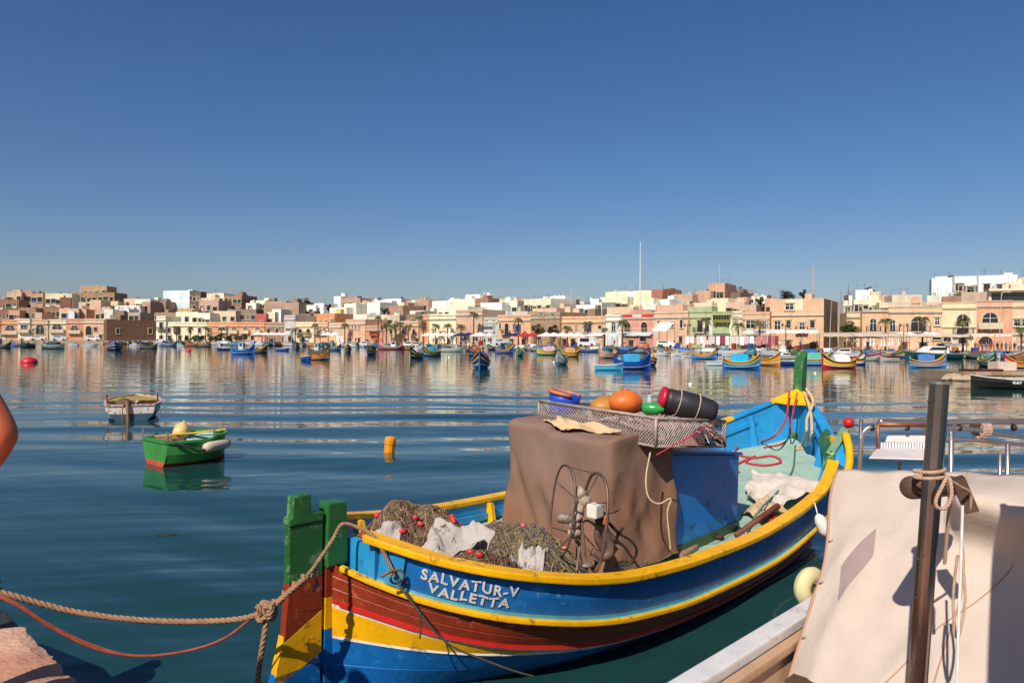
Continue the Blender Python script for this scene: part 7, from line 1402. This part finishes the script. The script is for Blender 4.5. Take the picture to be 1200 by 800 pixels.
deckrope('rope', [WB(769, 533, 6.93), WB(810, 510, 6.9), WB(840, 492, 7.4)], .006, RD_ROPE, 'thin red line stretched from the canvas to the cage corner')
# ---- mooring lines at the stern
EYE = BI.inverted()
def wrope(name, pts, r, m, label, n=80, pitch=None, extra=()):
    b = MB(); rope(b, spline(pts, n), r, 3, pitch)
    for e in extra: rope(b, spline(e, 40), r * .9, 3)
    o = b.build(name, m, None, True); return tag(o, label, 'rope')
K = Pd(312, 716, 4.95)
A0 = Pd(-14, 690, 4.75)
wrope('mooring_rope', [Pd(-14, 690, 4.7), Pd(20, 699, 4.75), Pd(80, 715, 4.85), Pd(150, 725, 4.9), Pd(220, 728, 4.95), Pd(280, 725, 4.95), K], .021, BR_ROPE, 'thick tan mooring rope hanging from the quay to the big knot astern')
kn = [K + Vector((.05 * math.cos(a * 2.3), .04 * math.sin(a * 1.7), .05 * math.sin(a * 2.9 + 1))) for a in [i * .45 for i in range(30)]]
b = MB(); rope(b, spline(kn, 160), .019); b.ball(tuple(K), .035, 10); tag(b.build('rope_knot', BR_ROPE, None, True), 'big tan rope knot hanging astern of the rudder', 'knot')
rg = [Pd(325, 704, 4.98), Pd(345, 686, 5.03), Pd(362, 672, 5.12), Pd(378, 650, 5.25), Pd(390, 632, 5.35), Pd(401, 614, 5.42)]
wrope('mooring_rope', [K] + rg + [Pd(420, 618, 5.45), Pd(438, 628, 5.42), Pd(450, 648, 5.38), Pd(462, 672, 5.36)], .015, BR_ROPE, 'tan rope led from the knot over the stern quarter to the iron ring', 90)
tw = []
for i in range(40): f = i / 39; p = spline([K] + rg[:3], 40)[i]; tw.append(p + Vector((.022 * math.cos(i * .8), .01, .022 * math.sin(i * .8))))
b = MB(); rope(b, tw, .014); q = spline([K] + rg[:3], 60); rope(b, [p + Vector((0, -.018, -.014)) for p in q], .015); tag(b.build('rope_serving', BR_ROPE, None, True), 'doubled rope wound round the mooring line before the rudder', 'rope')
wrope('mooring_rope', [K, Pd(311, 735, 4.93), Pd(306, 765, 4.92), Pd(302, 800, 4.92), Pd(300, 860, 4.92), Pd(300, 940, 4.95)], .02, BR_ROPE, 'tan rope dropping straight from the knot into the water', 60)
b = MB()
for off in (0, .013): rope(b, spline([Pd(-22, 690, 4.6) + Vector((0, 0, off * .3)), Pd(18, 708, 4.6) + Vector((0, 0, off)), Pd(60, 735, 4.65) + Vector((0, 0, off)), Pd(110, 759, 4.72) + Vector((0, off, off * .7)), Pd(160, 768, 4.8), Pd(215, 763, 4.87), Pd(262, 748, 4.92), K + Vector((-.08, 0, -.03))], 90), .008 if off else .009)
tag(b.build('mooring_rope', mat('rope_rust', '9E4A34', .9, .25, 20, .003, 120), None, True), 'rust-red doubled rope sagging low between quay and knot', 'rope')
b = MB(); c = Pd(371, 680, 5.2); rope(b, spline([Pd(368, 662, 5.18), Pd(371, 672, 5.18), c], 12), .012)
for k in range(14): a = k * .45; b.tube([c, c + Vector((.02 * math.cos(a), .02 * math.sin(a), -.03)), c + Vector((.03 * math.cos(a), .03 * math.sin(a), -.07))], .005, 4)
tag(b.build('rope_tassel', mat('tassel_pink', 'B05A50', .95, .3, 15), None, True), 'frayed pinkish rope end hanging at the sternpost', 'rope')
b = MB(); p = P(195, 627, .004); b.tube(spline([p + Vector((-.12, 0, .01)), p, p + Vector((.1, .03, .012)), p + Vector((.16, .0, .005))], 12), .012, 5); [b.add([p + Vector((q, .01, .012)), p + Vector((q + .04, .035, .014)), p + Vector((q + .06, -.01, .012))], [(0, 1, 2)]) for q in (-.08, -.02, .05)]; tag(b.build('floating_twig', mat('twig', '2E2418', .8), None), 'dark leafy twig floating alone on the water', 'twig')
# iron ring with its dark tail line
o_ = bpy.data.objects.new('mooring_ring', None); C.objects.link(o_); W(o_); tag(o_, 'rusty iron mooring ring on the blue strake below the gunwale', 'ring')
rc = BI @ Pd(462, 674, 5.34); b = MB(); b.tube([rc + Vector((.05 * math.cos(a), -.03 - .01 * math.cos(a), .05 * math.sin(a))) for a in [i * math.pi / 10 for i in range(20)]], .009, 7, closed=True); b.build('ring', mat('ring_iron', 'A07848', .6, .3, 12, metal=.5), o_, True)
b = MB(); b.tube(spline([rc + Vector((-.13, -.02, .03)), rc + Vector((-.1, -.06, .06)), rc + Vector((-.03, -.05, .05)), rc + Vector((.0, -.02, 0))], 16), .011, 7); b.build('eye_plate', mat('ring_iron', 'A07848', .6), o_, True)
wrope('tail_line', [Pd(462, 676, 5.3), Pd(476, 697, 5.24), Pd(490, 715, 5.2), Pd(510, 740, 5.2), Pd(532, 758, 5.24), Pd(560, 770, 5.3), Pd(600, 785, 5.4), Pd(625, 792, 5.5)], .008, mat('rope_darkgreen', '4A4A3E', .9, .3, 20), 'thin dark line hanging from the iron ring along the hull', 60)
b = MB(); b.tube(spline([Pd(492, 718, 5.18), Pd(493, 733, 5.2), Pd(492, 748, 5.22)], 10), .006, 5); tag(b.build('line_end', mat('rope_darkgreen', '4A4A3E', .9), None, True), 'short loose end knotted on the thin dark line', 'rope')
# ---- quay corner: low dark ledge with an iron bollard
def ledge():
    o = thing('mooring_bollard', 'dark iron bollard wrapped with rope on the wet ledge below the quay', 'bollard', Pd(-45, 712, 4.75))
    b = MB(); b.lathe([(.2, -.25), (.2, -.2), (.12, -.15), (.11, .08), (.17, .14), (.17, .2), (.08, .25), (.001, .26)], 18); b.build('post', mat('bollard_iron', '2E2A2A', .6, .3, 8, .006, 30, metal=.4), o, True)
    b = MB(); [rope(b, [Vector((.15 * math.cos(a), .15 * math.sin(a), -.1 + .045 * k + .006 * a)) for a in [i * .3 for i in range(22)]], .02) for k in range(4)]; b.build('rope_turns', mat('rope_pale', 'C0A890', .95, .2, 25), o, True)
    p = Pd(-45, 712, 4.75); b = MB(); z = p.z - .25; rnd = random.Random(2)
    q = [P(24, 733, z), P(10, 716, z), P(-60, 690, z), P(-260, 690, z), P(-260, 790, z), P(0, 790, z)]
    b.prism(q, (0, 0, -1.6)); e = bevel(b.build('ledge', mat('wet_stone', '3E3A3C', .6, .3, 3, .02, 20, k=.7), None), .03, 2); e.name = 'quay_ledge'; tag(e, kind='structure')  # ledge stone given a mottled dark grey
    b = MB(); [rope(b, [Pd(-22, 672, 4.9) + Vector((.1 * math.cos(a) * (1 - .1 * k), .08 * math.sin(a), -.12 + .05 * k)) for a in [i * .3 for i in range(22)]], .024) for k in range(5)]; tag(b.build('rope_coil', mat('rope_teal', '3E8A70', .9, .25, 20), None, True), 'green rope coil hanging by the iron bollard', 'rope')
ledge()
# ================================================================ the canvas-covered boat alongside
RA = rad(45.8); ra = Vector((math.cos(RA), math.sin(RA), 0)); rt_ = Vector((math.sin(RA), -math.cos(RA), 0))
PB = Vector((2.03, 4.6, 0))          # port gunwale point below the end of the cross bar
def RP(a, k, z): return PB + ra * a + rt_ * k + Vector((0, 0, z))   # a: towards the bow, k: towards starboard
RB = thing('covered_boat', 'white-railed work boat under a buff canvas cover, moored beside the blue fishing boat', 'boat', RP(-2.6, 1.2, 0), RA)
RBI = RB.matrix_basis.inverted()
def L_(v): return RBI @ Vector(v)
def rl(a, k, z): return L_(RP(a, k, z))
BUFF = mat('buff_canvas', 'DCCABA', .95, .1, .9, .02, 2.6, k=.80, spec=.08, vcol='D2B8A4', stain=.22, stain_sc=(4, 4, 1.2)); FIB = paint('fibreglass_tan', 'C09A78', var=.12, rough=.6); OFFW = paint('offwhite_rail', 'DCD8D4', var=.06, rough=.5, chips=('B8AFA6', .25)); CHR = mat('stainless', 'C4B8B0', .32, .15, 3, metal=.9); WOOD = mat('spar_wood', '5E4232', .7, .3, 5, .004, 30, grain=(3, 14, 14))
def covered():
    # hull: flat stern at the quay, sides running forward
    b = MB(); sd = []
    for i in range(31):
        a = -2.7 + 7.6 * i / 30; f = max(0, (a - 2.5) / 2.4); kx = 1.2 * f ** 2; sd.append((a, kx))
    for lab, fn in (('p', lambda kx: kx), ('s', lambda kx: 2.4 - kx)):
        g = [[rl(a, fn(kx), 1.12 + .03 * max(0, a)), rl(a, fn(kx) + (.06 if lab == 'p' else -.06), .5), rl(a, fn(kx) + (.3 if lab == 'p' else -.3), -.3)] for a, kx in sd]
        for i in range(30):
            for j in range(2): b.add([g[i][j], g[i + 1][j], g[i + 1][j + 1], g[i][j + 1]], [(0, 1, 2, 3)])
    b.add([rl(-2.7, 0, 1.12), rl(-2.7, 2.4, 1.12), rl(-2.7, 2.34, .5), rl(-2.7, 2.1, -.3), rl(-2.7, .3, -.3), rl(-2.7, .06, .5)], [(0, 1, 2, 3, 4, 5)])
    b.build('hull', paint('hull_offwhite', 'D2CCC4', var=.1, rough=.5), RB, True)
    for s_, fn in ((1, lambda kx: kx), (-1, lambda kx: 2.4 - kx)):
        b = MB(); rail_sweep(b, [rl(a, fn(kx) + s_ * .015, 1.15 + .03 * max(0, a)) for a, kx in sd], .115, .06); bevel(b.build('gunwale', OFFW, RB), .012, 2)
        b = MB(); rail_sweep(b, [rl(a, fn(kx) + s_ * .105, 1.11 + .03 * max(0, a)) for a, kx in sd[:26]], .055, .05); bevel(b.build('inner_rail', FIB, RB), .012, 2)
        b = MB(); [b.add([rl(sd[i][0], fn(sd[i][1]) + s_ * .09, 1.12), rl(sd[i + 1][0], fn(sd[i + 1][1]) + s_ * .09, 1.12), rl(sd[i + 1][0], fn(sd[i + 1][1]) + s_ * .2, .5), rl(sd[i][0], fn(sd[i][1]) + s_ * .2, .5)], [(0, 1, 2, 3)]) for i in range(28)]; b.build('inner_lining', FIB, RB, fix=False)
    b = MB(); b.add([rl(-2.65, .15, .5), rl(3, .15, .5), rl(4.2, 1.2, .5), rl(3, 2.25, .5), rl(-2.65, 2.25, .5)], [(0, 1, 2, 3, 4)]); b.build('sole', FIB, RB, fix=False)
    b = MB(); b.add([rl(1.3, .12, 1.16), rl(3.2, .2, 1.2), rl(4.85, 1.2, 1.26), rl(3.2, 2.2, 1.2), rl(1.3, 2.28, 1.16)], [(0, 1, 2, 3, 4)]); b.build('foredeck', FIB, RB, fix=False)
    for a, nm in ((-1.15, 'beam'),): b = MB(); b.bar(rl(a, .2, 1.02), rl(a, 2.2, 1.02), .1, .06); b.build('thwart', WOOD, RB)
    b = MB(); b.tube(spline([rl(-.9, .22, 1.05), rl(-1.1, .28, .85), rl(-1.35, .3, .7), rl(-1.5, .5, .55)], 20), .02, 7); b.build('control_cable', mat('black_hose', '1E1A1A', .5, .2, 8), RB, True)
    # main canvas: from the cross bar down to the stern, port edge along the gunwale
    b = MB()
    def cv(u, v):   # u across (0 port), v from the bar towards the stern
        w = 1.55 * v; e0 = min(1, v / .45); e0 = .16 * e0 * e0 * (3 - 2 * e0); k = e0 + (2.4 - e0) * u; arch = .10 * math.sin(math.pi * min(1, max(0, u)))
        z = 1.885 + arch - .62 * w - .16 * w * w
        rl_ = min(1, max(0, (k - .66) / .16)); rl_ = rl_ * rl_ * (3 - 2 * rl_); gg = math.exp(-((v - .13) / .1) ** 2)   # rolled bulge over the boom
        edge = max(0, 1 - u / .10); z -= edge ** 2 * .12 * (v * 1.2)
        q = (k * 1.3, w * 1.3, 0)
        # hanging folds fan out from the bar end; tension creases run diagonally
        z += .05 * nz(q, 1.2, 2) * min(1, v * 3) + .10 * (.3 - abs(nz((k * 2.2 - w * 1.1, w * 1.0, 0), 1, 15))) * min(1, v * 2.5) + .06 * (.3 - abs(nz((k * 5.2 + w * 1.6, w * 2.4, 0), 1, 19))) * min(1, v * 2.5) + .025 * nz((k * 5 - w * 1.5, w * .6, 0), 1, 5) * (.3 + v) + .012 * math.sin(k * 21 + w * 2.0) * max(0, 1 - v * 1.4) * .5
        dip = .10 * math.exp(-((k - 1.15) / .22) ** 2) * min(1, v * 2.2)    # gully below the spar
        z -= dip
        dx = .02 * nz(q, 2.1, 7); dd = .03 * nz((k * 2, w * 2, 3), 1, 8) * v
        z += rl_ * gg * .1; p = RP(-w - rl_ * gg * .40 + dd, k - .012 + dx * v * min(1, u * 12), z); return tuple(L_(p))
    b.grid(cv, 110, 64); o = b.build('canvas_cover', BUFF, RB, True, fix=False); md = o.modifiers.new('t', 'SOLIDIFY'); md.thickness = .004
    b = MB()   # forward fall of the canvas behind the bar
    b.grid(lambda u, v: tuple(L_(RP(1.1 * v, 2.4 * u, 1.885 + .10 * math.sin(math.pi * u) - .62 * v - .0 + .02 * nz((u * 4, v * 3, 1), 1, 3)))), 40, 16); o = b.build('canvas_forward_fall', BUFF, RB, True, fix=False); md = o.modifiers.new('t', 'SOLIDIFY'); md.thickness = .004
    # sewn clear window patch
    def onc(px, py):
        best = None
        for i in range(61):
            for j in range(61):
                u, v = i / 60, j / 60; q = RB.matrix_basis @ Vector(cv(u, v)); dv = q - Vector((0, 0, CAM_H)); k = dv.dot(FW)
                e = (600 + FPX * dv.dot(RT) / k - px) ** 2 + (400 - FPX * dv.dot(UP) / k - py) ** 2
                if best is None or e < best[0]: best = (e, u, v)
        return best[1:]
    pc = [onc(*q) for q in ((985, 665), (983, 710), (1026, 655), (1028, 622))]
    def patch(u, v):
        a = [pc[0][i] * (1 - u) + pc[3][i] * u for i in (0, 1)]; c = [pc[1][i] * (1 - u) + pc[2][i] * u for i in (0, 1)]
        return tuple(Vector(cv(a[0] * (1 - v) + c[0] * v, a[1] * (1 - v) + c[1] * v)) + Vector((0, 0, .009)))
    b = MB(); b.grid(patch, 16, 16); b.build('window_patch', mat('vinyl_patch', '9A8480', .55, .15, 3), RB, True, fix=False)
    b = MB(); b.tube([Vector(cv(.42 - .33 * q / 40, .22 + .75 * q / 40)) + Vector((0, 0, .006)) for q in range(41)], .004, 4); b.build('seam', mat('seam_thread', 'B08A70', .9), RB, True)
    for ku in (.004, .30, .62):   # sewn seams and hem
        b = MB(); b.tube([Vector(cv(ku, q / 60)) + Vector((0, 0, .004)) for q in range(61)], .0045 if ku > .1 else .009, 5); b.build('seam' if ku > .1 else 'hem', mat('seam_thread', 'B89C86', .9), RB, True)
    for q in range(2, 7): b = MB(); p = Vector(cv(.012, q / 7 + .02)); b.lathe([(.007, 0), (.014, 0), (.014, .005), (.007, .005)], 10, p + Vector((0, 0, .006)), 0, (0, .5, 1)); b.build('eyelet', STEEL, RB, True)
    b = MB(); b.tube([rl(.02, -.03, 1.84), rl(.02, 2.4, 1.86)], .025, 8); b.build('cross_bar', CHR, RB, True)
    for k in (.02, 2.36): b = MB(); b.tube([rl(.02, k, 1.1), rl(.02, k, 1.84)], .022, 8); b.build('bar_stanchion', CHR, RB, True)
covered()
def post_and_rails():
    # tall slotted steel post in the stern, with a timber spar lashed to it
    top = Pd(1101, 449, 2.92); bot = Pd(1075, 800, 2.92); d = (bot - top).normalized(); foot = top + d * ((top.z - .5) / -d.z)
    b = MB(); r = .036; vs = []
    prof = [(r * math.cos(a), r * math.sin(a)) for a in [math.radians(x) for x in range(-160, 141, 20)]] + [(r * .72 * math.cos(math.radians(140)), r * .72 * math.sin(math.radians(140))), (r * .72 * math.cos(math.radians(-160)), r * .72 * math.sin(math.radians(-160)))]
    q = Matrix.Rotation(rad(-60), 3, 'Z'); pr = [q @ Vector((x, y, 0)) for x, y in prof]; b.prism([tuple(L_(top + v)) for v in pr], tuple(RBI.to_3x3() @ (foot - top))); e = b.build('steel_post', mat('post_steel', '9C8A80', .2, .2, 3, metal=1.0), RB)
    b = MB(); b.lathe([(.046, -.004), (.046, .004), (.0, .006)], 16, L_(top), 0, -d); b.build('post_cap', CHR, RB)
    for py in (470, 655, 700): p = Pd(1090 - (py - 449) * .071, py, 2.87); q2 = MB(); q2.ball(tuple(L_(p)), .006, 8); q2.build('bolt', mat('bolt_dark', '2A2422', .5), RB)
    a = Pd(1068, 571, 3.0); c = Pd(1128, 577, 3.22); dd = (c - a).normalized(); b = MB(); b.lathe([(.0, 0), (.044, 0), (.047, .006), (.047, .62), (.04, .66), (.0, .66)], 20, L_(a), 0, RBI.to_3x3() @ (dd + Vector((0, .35, .0)))); b.build('spar', WOOD, RB, True)
    b = MB(); p0, p1 = Pd(1122, 560, 3.1), Pd(1138, 598, 3.08); b.bar(L_(p0), L_(p1), .09, .05); b.build('canvas_batten', WOOD, RB)
    # lashing rope: turns round the post, a bow hanging in front
    lc = Pd(1090, 560, 2.86); CR = mat('rope_lash', 'B89A82', .95, .2, 30); b = MB()
    for k in range(2): rope(b, [L_(Pd(1089, 556 + 7 * k, 2.92) + Vector((.052 * math.cos(a), .052 * math.sin(a), .004 * a))) for a in [i * .3 for i in range(24)]], .0075)
    rope(b, [L_(x) for x in spline([Pd(1110, 558, 2.86), Pd(1104, 570, 2.85), Pd(1097, 585, 2.85), Pd(1098, 594, 2.85), Pd(1108, 595, 2.85), Pd(1115, 580, 2.85), Pd(1113, 562, 2.86), Pd(1108, 556, 2.87)], 50)], .0075)
    rope(b, [L_(x) for x in spline([Pd(1110, 560, 2.86), Pd(1113, 585, 2.9), Pd(1110, 620, 2.95), Pd(1107, 660, 3.0)], 30)], .0075); rope(b, [L_(x) for x in spline([Pd(1112, 562, 2.87), Pd(1125, 570, 2.95), Pd(1137, 578, 3.03), Pd(1137, 600, 3.05)], 30)], .0065)
    b.build('lashing', CR, RB, True)
    b = MB(); rope(b, [L_(x) for x in spline([Pd(1128, 592, 3.0), Pd(1126, 660, 2.95), Pd(1123, 740, 2.9), Pd(1121, 830, 2.85)], 60)], .006); b.build('white_cord', mat('cord_white', 'DAD4D0', .9, .1, 30), RB, True)
    b = MB(); rope(b, [L_(x) for x in spline([Pd(1128, 655, 3.05), Pd(1131, 700, 3.0), Pd(1126, 735, 2.97), Pd(1120, 745, 2.97), Pd(1117, 700, 3.0), Pd(1122, 650, 3.02)], 40)], .006); b.build('cord_loop', CR, RB, True)
    # stainless pushpit rails forward of the bar
    D0 = 4.95
    def T(px, py, D=D0): return L_(Pd(px, py, D))
    for pts, r in (([(1007, 560), (1008, 535), (1010, 512), (1016, 502), (1030, 500), (1090, 500), (1140, 503), (1180, 510), (1230, 514)], .016), ([(1030, 494), (1090, 495), (1150, 494), (1230, 494)], .019), ([(1100, 514), (1150, 516), (1200, 521), (1240, 524)], .014)):
        b = MB(); b.tube(spline([T(x, y) for x, y in pts], 60), r, 8); b.build('rail', CHR, RB, True)
    for x, y0, y1, r in ((1009, 491, 672, .013), (1115, 505, 672, .017), (1181, 519, 672, .015), (1054, 540, 672, .012), (1172, 530, 672, .012)): b = MB(); b.tube([T(x, y0), T(x - 2, y1)], r, 8); b.build('rail_stanchion', CHR, RB, True)
    for x in (1022, 1063, 1124, 1188): b = MB(); b.tube([T(x - 1.5, 501), T(x + 1.5, 501)], .022, 8); b.build('rail_clamp', mat('bolt_dark', '2A2422', .5), RB, True)
    # rope wound round the rail
    b = MB(); [rope(b, [T(1145 + 2 * k, 503) + Vector((0, .05 * math.cos(a) * .8, .055 * math.sin(a))) + Vector((.006 * a, 0, 0)) for a in [i * .35 for i in range(22)]], .010) for k in range(5)]; rope(b, spline([T(1148, 506), T(1152, 512), T(1158, 510), T(1156, 505)], 20), .009); b.build('rail_lashing', mat('rope_lash2', 'B89A88', .95, .2, 30), RB, True)
    # white slotted boarding step clipped to the rail
    WP = paint('step_white', 'D8CFCA', var=.06, rough=.5)
    S = lambda x, y, D: T(x, y, D)
    b = MB(); b.hexa([S(1018, 538, 4.7), S(1092, 540, 4.7), S(1092, 528, 4.95), S(1027, 527, 4.95), S(1018, 535.5, 4.7), S(1092, 537.5, 4.7), S(1092, 525.5, 4.95), S(1027, 524.5, 4.95)]); bevel(b.build('step_tread', WP, RB), .006, 1)
    b = MB(); b.hexa([S(1037, 518, 4.96), S(1090, 519, 4.96), S(1088, 507, 5.0), S(1041, 507, 5.0), S(1037, 518, 5.0), S(1090, 519, 5.0), S(1088, 507, 5.04), S(1041, 507, 5.04)]); bevel(b.build('step_back', WP, RB), .006, 1)
    for k in range(19): b = MB(); x = 1030 + 3.3 * k; b.bar(S(x, 526, 4.95), S(x, 518.5, 4.97), .011, .012); b.build('step_slat', WP, RB)
    b = MB(); b.tube([S(1029, 497, 4.93), S(1029, 527, 4.93)], .011, 6); b.tube([S(1029, 497, 4.93), S(1088, 497, 4.93)], .011, 6); b.build('step_bracket', mat('copper_rod', 'A86A48', .5, .2, 8, metal=.6), RB, True)
post_and_rails()
def sun_awning():
    # awning on poles, added out of frame to cast the shadow on the canvas
    cr = [(1.93, 2.68), (1.23, 1.48), (2.5, .8), (3.25, 2.1)]; cz = 2.76; b = MB()
    def f(u, v):
        x = (cr[0][0] * (1 - u) + cr[1][0] * u) * (1 - v) + (cr[3][0] * (1 - u) + cr[2][0] * u) * v; y = (cr[0][1] * (1 - u) + cr[1][1] * u) * (1 - v) + (cr[3][1] * (1 - u) + cr[2][1] * u) * v
        return tuple(L_((x, y, cz - .06 * math.sin(math.pi * u) * math.sin(math.pi * v))))
    b.grid(f, 14, 14); o = b.build('sun_awning', mat('awning_tan', 'B89A80', .9, .1, 2), RB, True, fix=False); md = o.modifiers.new('t', 'SOLIDIFY'); md.thickness = .006
    for x, y in cr[:1] + cr[3:]: b = MB(); b.tube([L_((x, y, .5)), L_((x, y, cz))], .016, 8); b.build('awning_pole', CHR, RB, True)
    b = MB(); b.tube([L_((1.23, 1.48, .5)), L_((1.23, 1.48, cz))], .016, 8) if False else b.tube([L_((2.5, .8, .5)), L_((2.5, .8, cz))], .016, 8); b.build('awning_pole', CHR, RB, True)
    b = MB(); b.tube([L_((1.23, 1.48, cz)), L_((1.93, 2.68, cz))], .012, 6); b.build('awning_spreader', CHR, RB, True)
sun_awning()
# fenders between the boats
o = thing('ring_fender', 'cream round fender wedged at the rail of the canvas-covered boat', 'fender', Pd(950, 688, 4.5))
b = MB(); R_ = .075; b.grid(lambda u, v: ((R_ + .05 * math.cos(v * 6.2832)) * math.cos(u * 6.2832), .05 * math.sin(v * 6.2832), (R_ + .05 * math.cos(v * 6.2832)) * math.sin(u * 6.2832)), 28, 12); b.build('ring', paint('fender_yellow', 'DDD09A', var=.12, rough=.6), o, True)
b = MB(); b.lathe([(.0, -.02), (.06, -.02), (.06, .02), (.0, .02)], 14, (0, 0, 0), 0, (0, 1, 0)); b.build('hub', mat('fender_grey', '6A6A60', .7, .2, 8), o, True); o.rotation_euler = (0, 0, .5)
a, c = Pd(958, 602, 8.62), Pd(967, 622, 8.55); b = MB(); d = c - a; b.lathe([(.02, 0), (.05, .03), (.07, .08), (.07, d.length), (.05, d.length + .05), (.0, d.length + .06)], 14, a, 0, d); b.tube([a, Pd(955, 590, 8.72), Pd(952, 586, 8.85)], .008, 5); tag(b.build('boat_fender', paint('fender_white', 'E6DED6', var=.1), None, True), 'white sausage fender hanging at the bow flank of the blue fishing boat', 'fender')
# ================================================================ person at the quay, hand on hip
def elbow_person():
    p = Vector((-2.385, 2.98, 1.10)); h = 1.0
    j, e = stand_pose(.02, 0)
    # figure faces the water (+y): mirror the stance, right arm akimbo
    for n in list(j): (x, y, z), r = j[n]; j[n] = ((x, -y, z), r)
    j['shr'] = ((.2, 0, 1.44), .068); j['elr'] = ((.41, -.07, 1.205), .05); j['wrr'] = ((.24, .02, 1.02), .036); j['har'] = ((.19, .06, .99), (.042, .026))
    j['hal'] = ((-.25, .13, .84), (.026, .042))
    for n, s, d0 in (('r', 1, Vector((-.55, .55, -.35))), ('l', -1, Vector((0, .25, -1)))):
        hb = Vector(j['ha' + n][0]); d0.normalize(); sd = Vector((.2, .2, 1)).normalized() if n == 'r' else Vector((0, 1, .2)).normalized()
        for k, (o_, L) in enumerate(((-.03, .075), (-.01, .085), (.01, .08), (.03, .065))):
            a = hb + d0 * .05 + sd * o_; b_ = a + d0 * L * .5; c = b_ + (d0 + Vector((-s * .5, 0, 0))).normalized() * L * .5
            for q, v, r in (('a', a, .0095), ('b', b_, .009), ('c', c, .008)): j[f'f{n}{k}{q}'] = (tuple(v), r)
            e += [('ha' + n, f'f{n}{k}a'), (f'f{n}{k}a', f'f{n}{k}b'), (f'f{n}{k}b', f'f{n}{k}c')]
        t0 = hb + sd * -.035 + d0 * .0; t1 = t0 + (sd * -1 + d0).normalized() * .05; j[f't{n}a'] = (tuple(t0), .011); j[f't{n}b'] = (tuple(t1), .0095); e += [('ha' + n, f't{n}a'), (f't{n}a', f't{n}b')]
    skin = mat('skin', 'C4623E', .5, .08, 6, .001, 90, k=.8); shirt = mat('shirt', '4A6A8A', .9, .1, 5); trs = mat('trousers', '3A3A42', .9, .1, 5); hair = mat('hair', '3A2418', .7, .3, 20)
    def band(c):
        if c.z > 1.68 or (c.z > 1.6 and c.y < -.02): return 3
        if c.z > 1.49: return 0
        if c.z < .09: return 2
        if c.z > .95 and abs(c.x) < .235 and not (c.x > .15 and c.z < 1.15): return 1
        if c.z > 1.30 and abs(c.x) < .29: return 1
        if c.z <= .97 and abs(c.x) < .2: return 2
        return 0
    me = figure((j, e), ([skin, shirt, trs, hair], band), 'person', sub=3)
    o = place(me, 'person', None, p, 0); tag(o, 'person standing at the quay edge with bare right elbow stuck out', 'person')
elbow_person()
